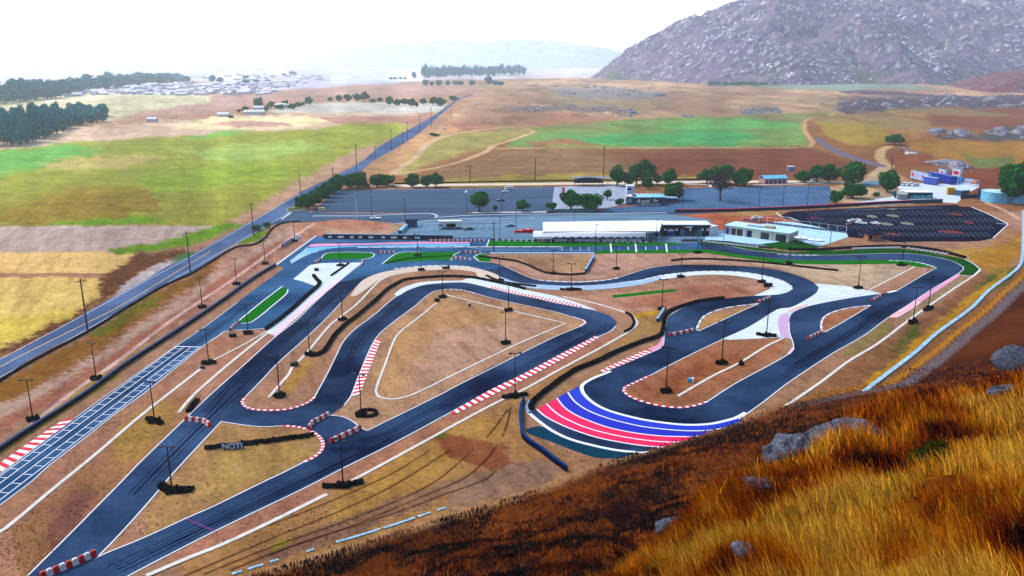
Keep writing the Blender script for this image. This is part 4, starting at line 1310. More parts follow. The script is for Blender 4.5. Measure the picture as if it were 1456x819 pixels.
# starting grid
gl = MB()
L = [((251, 493), (-30, 699.5)), ((261.6, 493.6), (-30, 710)), ((271.5, 494), (-30, 722.2)), ((283, 494.5), (-30, 734.4))]
for a, b in L:
    line(gl, [a, b], .22, .096, sm=False)
line(gl, [(249, 492.8), (287.5, 494)], .5, .100, sm=False)
u = [[np.array(U(*p)) for p in ab] for ab in L]
dirv = (u[0][1] - u[0][0])
dirv /= np.linalg.norm(dirv)
sp = np.linalg.norm(np.array(U(33, 654.8)) - np.array(U(143.4, 575.2))) / 8
o0 = np.dot(np.array(U(143.4, 575.2)) - u[0][0], dirv) % sp


def on(ab, t):
    d = ab[1] - ab[0]
    d /= np.linalg.norm(d)
    return ab[0] + d * t


for k in range(26):
    for (i, j, sh) in ((0, 1, 0), (2, 3, .5)):
        t = o0 + (k + sh) * sp
        p, q = on(u[i], t), on(u[j], t)
        ribbon_data(gl, np.array([p, q]), .2, .099)
tag(gl.build('grid_marking', white), kind='structure')

# red and white kerbs
kb = MB()
ZK = .11
stripes(kb, [(-30, 684), (0, 659), (50, 624), (89, 598)], [(-30, 694), (0, 673), (55, 633), (107, 594.8)], 25, ZK, (1, 0))
stripes(kb, [(534.4, 481.3), (509.7, 535.7), (500.6, 563.7)], [(541.8, 484.6), (525, 526), (512, 560.4)], 17 * 2, ZK, (1, 0))
stripes(kb, [(846, 478.5), (795, 504.8), (745.5, 531.3), (697.7, 554.4), (641, 586.6)], [(853, 480), (805, 508), (755, 535), (705, 560), (648, 589)], 60, ZK, (0, 1), .6)
stripes(kb, [(858, 529.4), (895, 515), (929, 499.6)], [(855, 526.4), (888, 511), (920, 497)], 22, ZK, (0, 1), -.5)
stripes(kb, [(929, 499.6), (942, 491.6), (944.4, 478)], [(920, 497), (937, 489), (941, 478)], 6, ZK, (2,))
stripes(kb, [(491, 393.5), (470, 411), (449, 428), (420, 454), (393, 478)], [(481, 397.6), (458, 413), (438, 429), (410, 453), (384, 476)], 64, ZK, (0, 2), .0)
stripes(kb, [(695, 409.4), (725, 417), (758, 423.6), (800, 433), (826, 437.6)], [(697, 405.8), (727, 413.6), (760, 420.4), (800, 428.4), (826, 434.6)], 56, ZK, (0, 3), .6)
stripes(kb, [(1362, 389.4), (1323.4, 412), (1298.7, 428.4), (1262.4, 451.8)], [(1366, 391.6), (1330, 416), (1308, 432), (1276, 452)], 1, ZK - .012, (2,))
stripes(kb, [(1300, 427.4), (1280, 440.6), (1262.4, 451.8)], [(1310, 431), (1293, 442), (1276, 452)], 28, ZK, (0, 3), .4)
stripes(kb, [(1121, 441.6), (1133, 437), (1149, 432)], [(1124, 444.6), (1136, 439.4), (1150, 434)], 16, ZK, (1, 0))


def thin(pts, n, w, cols=(1, 0), off=0.0):
    r = resample(G(smooth(pts)), n=n)
    ribbon_data(kb, r, w, ZK + .004, 0, off, cols=cols)


thin(DB, 34, .75)
thin([(402.7, 605.8)] + II[4:11], 34, .75)
thin(TN[29:], 40, .75)
thin([(829.5, 455.7), (832.8, 459), (824.6, 464.7)], 10, .7, (0, 2))
thin([(814.7, 451), (829.5, 455.7)], 5, .7, (0, 2))
thin(RI[23:25] + [(1121, 504)], 6, .8, (0, 2))
thin(FI[:6], 24, .6, (0, 0, 4))
thin(GI[:6], 24, .6, (0, 0, 2))
thin([(631, 412), (645, 411.4), (659, 413), (676, 418)], 14, .6, (0, 4))
thin([(509, 352), (600, 351.6), (700, 351.2), (800, 351)], 60, 1.0, (0, 0, 0, 2))
thin([(560, 382.7), (593, 379.4), (626, 377.8), (667, 379.4)], 34, 1.0, (0, 0, 4))
thin([(766, 398.4), (784.7, 400.2), (817.7, 401.5), (852, 399.6), (878.7, 395.6)], 32, .8, (0, 0, 4))
thin([(918, 397), (941, 391.8), (966, 388.5), (1000, 386), (1026, 386), (1059, 387.7), (1092, 393.5), (1113, 400), (1125, 407.5), (1125, 411.6), (1116.6, 416.5)], 70, .8, (0, 0, 4))
thin([(1105, 361.8), (1130, 363.4), (1165, 363.2)], 12, .8, (0, 4))
thin([(1264, 370.8), (1290, 371.4), (1310, 374.6), (1330, 381)], 16, .8, (0, 4))
thin([(1262, 416.5), (1274, 413.6)], 3, 1.2, (0,))
tag(kb.build('kerb', [white, red, pink, mat('light_red_paint', (226, 92, 104), .7, .1, 1), mat('kerb_grey', (150, 160, 170), .8)]), kind='structure')  # the grey is a stripe colour alternating with white on thin kerbs

# pink and blue paint at the north end
pk = MB()
sheet_data(pk, [(437.5, 351.4), (444, 347.3), (510, 346.6), (600, 344), (609, 344.2), (668, 344.4), (668, 346.4), (600, 347), (520, 348.4), (459, 350.6)], .108, mi=0)
sheet_data(pk, [(416, 368.7), (432.5, 356.6), (440, 352.8), (470, 351), (530, 349.4), (600, 347.6), (668.8, 347), (667, 350), (593, 350.8), (500, 351.4), (466, 354), (446, 359), (430, 366), (415, 374)], .106, mi=1)
line(pk, [(415, 374.5), (413, 371.6), (432, 357.4), (437, 352)], .35, .112, 2)
line(pk, [(415, 374.5), (428, 366.6), (446, 358.6), (452, 355.6)], .35, .112, 2)
line(pk, [(452, 358), (466, 353.6), (446, 360)], .3, .112, 2)
for i in range(6):
    line(pk, [(418 + i * 3, 370 - i * 2), (426 + i * 3, 367 - i * 2)], .25, .111, 2)
line(pk, [(305, 755.6), (264.8, 738.4)], .35, .10, 3, sm=False)
tag(pk.build('painted_runoff', [mat('pink_paint', (228, 150, 186), .7, .06, 1), cyan, white, mat('magenta_paint', (110, 50, 122), .7)]), kind='structure')
fl = MB()
for x in (868, 903.5, 947):
    sheet_data(fl, [(x - 1.2, 347), (x + 1.0, 347), (x + 2.6, 359), (x + .4, 359)], .125, corner=10)
for x, q in ((853, 1), (880, 1), (893, 0), (918, 0), (934, 0), (964, 1)):
    sheet_data(fl, [(x - .6, 351), (x + .5, 351), (x + 1.1, 355.6), (x, 355.6)], .125, mi=q, corner=10)
for x in (799, 812, 825, 837):
    sheet_data(fl, [(x - .3, 351.6), (x + .3, 351.6), (x + .5, 356.4), (x - .1, 356.4)], .125, corner=10)
line(fl, [(620, 345.4), (700, 355.4), (846, 355.8)], .18, .122)
tag(fl.build('finish_marking', [white, mat('violet_paint', (120, 110, 226), .7)]), kind='structure')
sheet('infield_turf', [(870, 419.8), (900, 416.8), (936, 413), (962, 411.5), (960, 415), (930, 417.4), (900, 421), (872, 423.4)], .05, turf)

# lot markings
lm = MB()
for i in range(9):
    x = 476 + i * 36
    line(lm, [(x, 272.6), (x + 30, 272.2)], .25, .056, sm=False)
for i in range(40):
    t = i / 39
    line(lm, [(560 + 220 * t, 268.6), (562 + 220 * t, 270.4)], .3, .056, sm=False)
for i in range(30):
    x = 975 + i * 7
    line(lm, [(x, 270), (x + 26, 294)], .16, .056, sm=False)
for rrow in range(4):
    for i in range(38):
        x = 1135 + i * 7.2 - rrow * 3
        y = 300 + rrow * 10.2
        p = (x + 18 + rrow * 4, y + 6)
        if inpoly(np.array([p[0]]), np.array([p[1]]), [(1112, 305), (1200, 298), (1380, 296), (1428, 319), (1410, 337), (1272, 343), (1200, 333)])[0]:
            line(lm, [(x + 10 + rrow * 4, y), p], .16, .066, sm=False)
line(lm, [(1200, 299), (1301, 296), (1340, 296)], .6, .07)
for x in (592, 600, 610, 680, 690):
    line(lm, [(x + 4, 320), (x, 328)], .3, .066, sm=False)
tag(lm.build('parking_marking', mat('dull_white_paint', (150, 172, 204), .8, .1, 1)), kind='structure')
lm = MB()
line(lm, [(444, 307.4), (520, 307), (560, 305.2), (600, 303.6), (616, 304.4), (622, 307.4), (618, 310.2)], .9, .17, z0=.03)
line(lm, [(623, 309.4), (672, 306.2), (760, 304.8), (850, 304), (948, 302.6)], .8, .17, z0=.03)
line(lm, [(560, 318.8), (575, 317), (625, 312.4), (700, 311.4), (760, 311)], .5, .17, z0=.03)
line(lm, [(672, 302.6), (785, 301.6)], 2.2, .17, z0=.03)
line(lm, [(400, 312.4), (414, 302.2)], .8, .17, z0=.03)
line(lm, [(1380.8, 294.2), (1408, 306), (1433.6, 319), (1412, 338.8)], .5, .17, z0=.03)
line(lm, [(1432, 319), (1416, 318)], .5, .17, z0=.03)
line(lm, [(1104, 302.5), (1112, 308.5), (1122, 309.4), (1136, 315)], .6, .17, z0=.03)
line(lm, [(1216, 262), (1232, 272), (1262, 278)], .5, .1)
line(lm, [(976, 262), (1010, 263), (1010, 266)], 1.6, .15, z0=.03)
line(lm, [(1070, 263.4), (1120, 262), (1176, 260.4)], 1.8, .15, z0=.03)
line(lm, [(940, 258.6), (1000, 257.6), (1012, 257.8)], 1.8, .15, z0=.03)
tag(lm.build('kerbstone', mat('pale_kerbstone', (226, 234, 238), .8, .05, 1)), kind='structure')
# planted islands in the dark lot
isl = MB()
for (x, y, w, h, q) in ((1240, 308, 16, 4, 1), (1270, 307, 18, 4, 1), (1260, 318.6, 20, 4, 1), (1290, 318, 20, 4, 1), (1359, 305, 20, 3.4, 0), (1158, 309.6, 14, 3, 0), (1233, 329, 18, 2.4, 0), (1268, 333, 22, 3, 0), (1352, 330, 36, 4.6, 0), (1378, 316.6, 14, 4, 0), (1268, 297.6, 12, 2, 1)):
    sk = w * .3
    sheet_data(isl, [(x - w / 2, y - h * .4), (x, y - h * .5), (x + w / 2, y + h * .1), (x + w / 2 - 1, y + h * .5), (x, y + h * .4), (x - w / 2, y)], .08, mi=q, corner=20)
tag(isl.build('planted_island', [mat('red_gravel', (122, 64, 62), .9, .15, .5), mat('grey_gravel', (132, 132, 118), .9, .15, .5)]), kind='structure')

# concrete drains
dn = MB()
zd = .06
for pts, w in (([(-40, 790), (0, 756.5), (10, 750), (76, 695), (135, 647), (198, 593), (240, 560), (285.5, 524.8)], .85),
               ([(300, 514), (345, 491), (378, 472)], .55),
               ([(254, 587), (266, 572), (280.5, 557), (330, 514), (379.4, 474.5)], .85),
               ([(382, 565.4), (397, 548), (410.8, 532.4), (415.7, 522.5), (435.5, 502.7), (468.5, 463.2), (485, 450), (508, 432), (538, 401), (552, 393)], .75),
               ([(621, 430.5), (596, 451), (570, 471.4), (560.8, 483), (547, 520), (534.4, 555.5), (537.7, 563.7), (549, 567.2), (564.8, 567.4), (589.6, 560), (640, 535.6), (732.3, 491), (804.8, 459.8), (725.7, 441.6), (632.5, 419)], .6),
               ([(208, 819), (266, 794.4), (315.4, 774.7), (373, 748.3), (440, 715.3), (465, 703)], .95),
               ([(490.7, 688.6), (527, 669.6), (619, 619.6), (640, 607.8), (702.6, 574.3), (745.5, 553.7), (804.8, 520.8), (850, 497), (880, 480), (892.9, 472.5), (904, 464), (906, 458), (900, 450), (888.6, 444.6), (874.7, 439.6), (842.4, 430.5), (801, 422)], .8),
               ([(1114, 481), (1090, 492.3), (1052.7, 515.4), (1013, 535), (963.7, 563.5)], .75),
               ([(1394, 384), (1382.7, 393.5), (1361, 407.5), (1320, 435.5), (1290, 457), (1247.8, 489), (1206.6, 513.8), (1165, 545), (1113.7, 579.7)], .8),
               ([(1301, 379.4), (1242.6, 409), (1221, 419), (1180, 424.8), (1152, 428.4)], .7)):
    line(dn, pts, w, zd + .05, z0=0)
tag(dn.build('drain', conc_t), kind='structure')
dn = MB()
line(dn, [(1226, 560), (1232, 555), (1248, 542.6), (1301, 502), (1331.4, 475), (1380.8, 439), (1405.5, 414), (1438.5, 389.4), (1451.7, 374.6), (1455, 340), (1455, 300)], 1.15, .34, z0=-.1)
for seg in ([(240, 845), (296, 828)], [(330, 817), (344, 812.6)], [(352, 810), (374, 803.4)], [(384, 800), (396, 796)], [(436, 785), (446, 781.6)], [(478, 771.6), (508, 763), (540, 753)], [(545, 751.6), (566, 745), (590, 736.6)], [(594, 735.4), (612, 729.6)], [(622, 726), (634, 722.6)]):
    line(dn, seg, .55, .18, z0=-.1)
tag(dn.build('water_channel', conc_b), kind='structure')


# ---- tufts of dry weed on the bare ground about the circuit
def weeds():
    g = np.random.default_rng(77)
    n = 30000
    py = g.uniform(335, 815, n)
    px = g.uniform(-20, 1480, n)
    y = np.array([U(CX, q)[1] for q in np.linspace(335, 815, 481)])
    yy = np.interp(py, np.linspace(335, 815, 481), y)
    xx = (px - CX) / F * (yy * CP + H * SP)
    k = fbm(xx * .06, yy * .06, 4, 66) + g.uniform(-.16, .16, n) > .56
    xx, yy = xx[k], yy[k]
    for outer, holes in PAVED:
        m = inpoly(xx, yy, outer)
        for h in holes:
            m &= ~inpoly(xx, yy, h)
        xx, yy = xx[~m], yy[~m]
    d, sd_ = distline(xx, yy, FOOT)
    k = d * sd_ < 0
    xx, yy = xx[k], yy[k]
    n = len(xx)
    s = g.uniform(.06, .17, n)
    V, Fq = [], []
    th = g.uniform(0, 3.14, n)
    for j in range(3):
        a = th + j * 1.05
        dx, dy = np.cos(a) * s, np.sin(a) * s
        V.append(np.stack([np.stack([xx - dx * .6, yy - dy * .6, 0 * s], 1), np.stack([xx + dx * .6, yy + dy * .6, 0 * s], 1), np.stack([xx + dx, yy + dy, s * .8], 1), np.stack([xx - dx, yy - dy, s * .8], 1)], 1).reshape(-1, 3))
    V = np.concatenate(V)
    Fq = np.arange(len(V)).reshape(-1, 4)
    t = fbm(xx * .03, yy * .03, 3, 68)
    c = mixc((150, 106, 62), (206, 168, 96), g.uniform(0, 1, n))
    c = mix3(c, rgb(120, 136, 50), sstep(.60, .68, t) * .7)
    col = np.repeat(np.tile(c, (3, 1)), 4, 0)
    tag(link('dry_weeds', np_mesh('dry_weeds', V, Fq, col), grass_m), 'sparse dry weed tufts scattered over the bare dirt around the circuit', 'weeds', kind='stuff')


weeds()

# rubber laid down on the asphalt
rb = MB()
rr_ = random.Random(15)
for pts, n, sgn in ((T2L[2:], 7, -1), (T3O[19:], 8, -1), (RO[:7], 6, 1), (T3O[:9], 4, -1), (GL_L[1:7], 4, -1)):
    w = np.array(G(smooth(pts)))
    if len(w) < 12:
        continue
    for k in range(n):
        i0 = rr_.randrange(0, max(1, len(w) - 10))
        i1 = min(len(w), i0 + rr_.randrange(8, 22))
        sg = -1
        off = rr_.uniform(1.6, 6.2)
        seg = w[i0:i1]
        t_ = np.gradient(seg, axis=0)
        t_ /= np.hypot(t_[:, 0], t_[:, 1])[:, None]
        nr2 = np.stack([-t_[:, 1], t_[:, 0]], 1)
        o_ = off + np.linspace(0, rr_.uniform(-1.4, 1.4), len(seg))
        q = seg + nr2 * (o_ * sgn)[:, None]
        ribbon_data(rb, q, rr_.uniform(.14, .3), .066)
        ribbon_data(rb, q + nr2 * 1.1, rr_.uniform(.14, .3), .0665)
tag(rb.build('rubber_mark', mat('rubber_streak', (22, 33, 54), .9, .2, .5)), kind='structure')

# ================================================================== THINGS
black = mat('tyre_rubber', (8, 8, 14), .9, .25, 2.0)
dark = mat('dark_steel', (24, 20, 30), .6, .15, 2.0)
lampm = mat('lamp_housing', (46, 44, 56), .5, .1, 2)
wood = mat('weathered_wood', (92, 62, 56), .9, .15, 2)
white_g = mat('white_metal', (238, 242, 246), .5, .04, .5)
glass = mat('dark_glass', (20, 30, 50), .2, .1, .5, spec=2)


def tyre(mb, x, y, z0, h, r=.33, n=9, mi=0):
    """a stack of tyres: bulging side, hollow top"""
    prof = [(r * .86, z0), (r, z0 + h * .2), (r * .93, z0 + h * .5), (r, z0 + h * .8), (r * .84, z0 + h), (r * .45, z0 + h), (r * .42, z0 + h * .7)]
    k = len(mb.v)
    for (q, zz) in prof:
        for i in range(n):
            a = 2 * math.pi * i / n
            mb.v.append((x + q * math.cos(a), y + q * math.sin(a), zz))
    for j in range(len(prof) - 1):
        for i in range(n):
            i2 = (i + 1) % n
            mb.f.append((k + j * n + i, k + j * n + i2, k + (j + 1) * n + i2, k + (j + 1) * n + i))
            mb.mi.append(mi)
    mb.f.append(tuple(k + (len(prof) - 1) * n + i for i in range(n)))
    mb.mi.append(mi)


# ---- tyre barriers
def tyre_barrier(pts, label, h=.95, rows=1, wob=.05):
    w = resample(G(smooth(pts)), step=.60)
    c = w.mean(0)
    mb = MB()
    gg = np.random.default_rng(int(abs(c[0]) * 10 + c[1]))
    t = np.gradient(w, axis=0)
    t /= np.hypot(t[:, 0], t[:, 1])[:, None]
    for i, p in enumerate(w):
        for q in range(rows):
            o = (q - (rows - 1) / 2) * .62 + gg.normal(0, wob)
            tyre(mb, p[0] - t[i, 1] * o - c[0], p[1] + t[i, 0] * o - c[1], 0.02, h * .8 * gg.uniform(.9, 1.06), .33 * gg.uniform(.97, 1.06))
    o = mb.build('tyre_barrier', black, loc=(c[0], c[1], 0))
    return tag(o, label, 'tyre barrier', 'black tyre barriers around the circuit')


def rail_wall(name, pts, h, label, m, top=None, th=.3, cat='barrier', group=None, top_name='top_rail'):
    w = np.array(resample(G(smooth(pts)), step=1.2))
    c = w.mean(0)
    mb = MB()
    ribbon_data(mb, w - c, th, h, z0=0)
    o = mb.build(name, m, loc=(c[0], c[1], 0))
    tag(o, label, cat, group)
    if top:
        mb = MB()
        ribbon_data(mb, w - c, th * 1.5, h + .16, z0=h + .01)
        mb.build(top_name, top, o)
    return o


rubber_blue = mat('blue_rubber', (28, 62, 110), .7, .15, 1)
pale_top = mat('pale_blue_cap', (132, 176, 210), .7, .1, 1)
rail_wall('belt_barrier', [(-60, 690), (0, 641.5), (123.6, 561), (180, 519.5), (237.7, 482), (313.5, 431), (360, 397.5), (392, 378)], 1.0,
          'long black belt barrier with a pale blue cap running beside the starting grid', black, rubber_blue, .45)
tyre_barrier([(379.4, 468.7), (398, 455), (416, 440.4), (436, 422), (452, 408), (455, 402.5), (450, 398), (446, 392.6)], 'hooked tyre barrier on the edge of the white concrete apron', 1.1, 2)
tyre_barrier([(471, 392.6), (484, 383.5), (496, 374.6)], 'short straight tyre barrier standing free on the white concrete apron', .8)
tyre_barrier([(442, 506.9), (452, 505), (461.9, 499.4), (468, 490), (476, 478), (488.6, 465), (508, 450), (533, 429), (550, 413), (562.7, 405), (576.5, 398.5), (600, 396), (626, 394), (652, 394), (675.4, 396), (700, 401), (724, 406), (746, 411.4)],
             'longest tyre barrier, snaking between the two loops from the drain to the striped kerb', 1.0, 2)
tyre_barrier([(691.9, 393), (705, 399), (718, 402.8), (740, 405.6), (761, 407.8)], 'short tyre barrier just above the striped kerb, parallel to the long one', .9, 1)
tyre_barrier([(682, 365.6), (706, 368.4), (733, 372), (752, 378.5), (766, 385), (778, 388.8), (795, 390.6), (814, 391.3), (832.5, 389.6)], 'sagging tyre barrier below the main straight, left of the blue flap', .9, 1)
tyre_barrier([(954.5, 371.4), (971, 369.4), (1000, 369), (1026, 369.9), (1060, 372), (1092, 374.7), (1140, 380), (1190.8, 385.4)], 'long gently arched tyre barrier above the upper hairpin', .9, 1)
tyre_barrier([(888.7, 472.6), (897, 468), (901, 461), (900, 454), (896, 449), (890, 445.6)], 'small hook shaped tyre barrier outside the middle hairpin', .9, 1)
tyre_barrier([(1028.8, 425), (1010, 427), (991.8, 430), (965.4, 438.4), (952, 444), (946, 452), (944, 461), (940.7, 476), (930, 481.6), (916, 486), (895, 494), (874.7, 502.4), (850, 514.6), (821, 526), (800, 539), (788, 548), (771, 561), (757, 574), (755, 583)],
             'tyre barrier curling round the outside of the corner above the painted hairpin', 1.1, 2)
tyre_barrier([(445, 620), (420, 623.5), (390, 627.5), (340, 633.6)], 'tyre wall in the lower left infield, right of the sign letters', 1.0, 2, .18)
tyre_barrier([(318, 636), (306, 637.6), (293, 639.6)], 'stub of tyre wall left of the white sign letters in the lower left infield', 1.2, 1)
tyre_barrier([(268, 586), (274, 578), (280.5, 570)], 'fat tyre roll at the lower end of the white drain left of the diagonal straight', .9, 2)
rail_wall('belt_barrier', [(745.5, 570), (741, 582), (739.8, 596), (741, 612), (744, 624), (756, 634), (769.5, 643), (786, 656), (797.5, 664.5), (806, 671)], 1.15,
          'dark blue belt barrier bending round the foot of the painted hairpin', mat('dark_blue_rubber', (12, 18, 56), .8, .2, 1), mat('dull_blue_cap', (34, 62, 118), .8, .1, 1), .4)
rail_wall('belt_barrier', [(832.5, 388), (838, 378), (844, 367.5)], 1.3, 'short blue belt barrier rising at the right end of the sagging tyre barrier', rubber_blue, pale_top, .5)
rail_wall('belt_barrier', [(934, 458), (940, 449), (944, 441.5)], 1.0, 'short blue belt barrier beside the lamp post in the dry grass gap', rubber_blue, pale_top, .5)
rail_wall('kerb_wall', [(753, 588), (749, 582), (748.8, 577), (753, 572.5), (762, 568)], .5, 'pale blue kerb wall closing the tip of the run-off beside the painted hairpin', pale_top, None, .5)
tyre_barrier([(549, 374.8), (575, 369.2), (600, 366.4), (641, 364.4)], 'thin tyre line crossing the second green turf island', .5, 1, .05)
tyre_barrier([(996, 342.6), (1020, 344.2), (1042, 346), (1075, 351.2), (1098, 353.6)], 'tyre row edging the turf bank in front of the garages', .9, 1)
tyre_barrier([(1121.5, 355.8), (1166, 356.2), (1190, 354.4), (1213, 353.2), (1246, 351.6), (1279, 351.4), (1311.9, 353.9), (1344.8, 359.7), (1358, 363.6), (1372, 367.6)], 'long tyre wall behind the turf of the far right bend', 1.3, 2)
tyre_barrier([(697, 341.6), (740, 343), (800, 344), (860, 344.2), (925, 344.2)], 'tyre row along the turf strip in front of the grandstand', .8, 1)
tyre_barrier([(459, 336.6), (480, 337.4), (497, 337.4)], 'dark tyre bundle at the left end of the sponsor wall', 1.0, 1)
# white foam blocks lying against them
foam = MB()
for a, b, n in (((1213, 354.6), (1282, 352.8), 14), ((1290, 353.6), (1350, 362.6), 9), ((1000, 343.8), (1080, 352.8), 14), ((704, 342.8), (925, 345.2), 26)):
    for i in range(n):
        t = (i + .3) / n
        lb_ = 'white foam pad against the tyres of the far right bend' if a[0] > 1200 else ('white foam pad on the turf bank below the garages' if a[0] > 990 else 'white foam pad on the turf strip before the grandstand')
        x, y = U(a[0] + (b[0] - a[0]) * t, a[1] + (b[1] - a[1]) * t)
        if 'pad0' not in globals():
            m_ = MB()
            m_.box((0, 0, .3), (1.5, .5, .6), taper=.9)
            pad0 = m_.build('foam_pad', white_g)
            o = pad0
        else:
            o = pad0.copy()
            COL.objects.link(o)
        o.location = (x, y, .1)
        o.rotation_euler.z = random.uniform(-.2, .2)
        tag(o, lb_, 'foam pad', 'foam pads: ' + lb_[15:])

# ---- red and white barrier blocks
def block_mesh(name):
    mb = MB()
    mb.prism([(-.5, -.3), (.5, -.3), (.5, .3), (-.5, .3)], 0, .18)
    mb.box((0, 0, .49), (.96, .44, .60), taper=.82)
    mb.box((0, 0, .83), (.5, .22, .06))
    return mb.mesh(name)


bmesh_red, bmesh_white = block_mesh('block_red'), block_mesh('block_white')
bmesh_red.materials.append(mat('red_plastic', (206, 16, 32), .45, .06, 1, spec=1))
bmesh_white.materials.append(mat('white_plastic', (236, 240, 244), .5, .04, 1))
ROWS = [([(266, 598), (279, 599.4), (292, 601.8), (298, 606.6)], 9, 'the row across the diagonal straight at its left junction', 1.15),
        ([(62, 821.5), (100, 806), (133, 791.5)], 9, 'the row closing the bottom left junction of the two straights', 1.25),
        ([(439.6, 611), (443, 604.5), (451, 599.8), (466, 591.8)], 10, 'the row from the striped kerb tip up to the island corner', 1.1),
        ([(472, 629), (482.4, 624.5), (511, 611.4)], 9, 'the row mouthing the short link road beside the lamp head', 1.15),
        ([(328, 470), (333, 464), (338, 460.4)], 7, 'the row below the green pit island', 1.0),
        ([(954, 477.3), (970, 474.6), (984, 470.8)], 8, 'the row left of the sandy sliver island', 1.0),
        ([(1077, 430.4), (1086, 428), (1093.7, 424.6)], 8, 'the row right of the sandy sliver island tip', 1.0),
        ([(1150, 482.2), (1158, 478.4), (1167.4, 473.4)], 8, 'the row left of the small brown triangular island', 1.0),
        ([(1241, 428.2), (1247, 424.6), (1253, 421.4)], 7, 'the row right of the small brown triangular island', 1.0),
        ([(448, 375), (451, 372.6), (455, 370.2)], 5, 'the row at the left tip of the first green island', 1.0),
        ([(538, 360), (560, 360)], 8, 'the row between the two green islands by the straight', 1.0),
        ([(659, 359.6), (682.6, 360)], 8, 'the row right of the second green island by the straight', 1.0),
        ([(644.6, 367.6), (656, 368.6), (668, 369.8)], 8, 'the row below right of the second green island', 1.0),
        ([(610, 343), (688, 343)], 26, 'the long row ending the pink stripe', 1.0),
        ([(515, 377.5), (515.2, 372)], 4, 'the short upright row at the corner of the white apron', .9)]
for pts, n, where, hs in ROWS:
    w = resample(G(smooth(pts)), n=max(1, n - 1))
    for i, p in enumerate(w[:n]):
        d = w[min(i + 1, len(w) - 1)] - w[max(i - 1, 0)]
        rd = i % 2 == 0
        o = bpy.data.objects.new('barrier_block', bmesh_red if rd else bmesh_white)
        COL.objects.link(o)
        L_ = np.hypot(*(w[1] - w[0]))
        o.location = (p[0], p[1], .05)
        o.rotation_euler.z = math.atan2(d[1], d[0])
        o.scale = (L_ * .98, 1.25 * hs, 1.1 * hs)
        tag(o, ('red' if rd else 'white') + ' barrier block in ' + where, 'barrier block', 'barrier blocks of ' + where)

# ---- lamp posts
def lamp_proto():
    r = empty('lamp_post', (0, 0, 0))
    m = MB()
    m.tube((0, 0, 0), (0, 0, 9.9), .17, .10, 8)
    m.tube((0, 0, 0), (0, 0, 1.3), .24, .22, 8)
    m.build('pole', dark, r)
    m = MB()
    m.tube((-1.1, 0, 9.8), (1.1, 0, 9.8), .08, n=6)
    m.build('crossbar', dark, r)
    for s in (-1, 1):
        m = MB()
        m.box((s * 1.15, -.25, 9.95), (.75, .8, .22), rz=s * .5)
        m.box((s * 1.15, -.1, 9.82), (.3, .3, .2))
        m.build('lamp_head', lampm, r)
    return r


LP0 = lamp_proto()
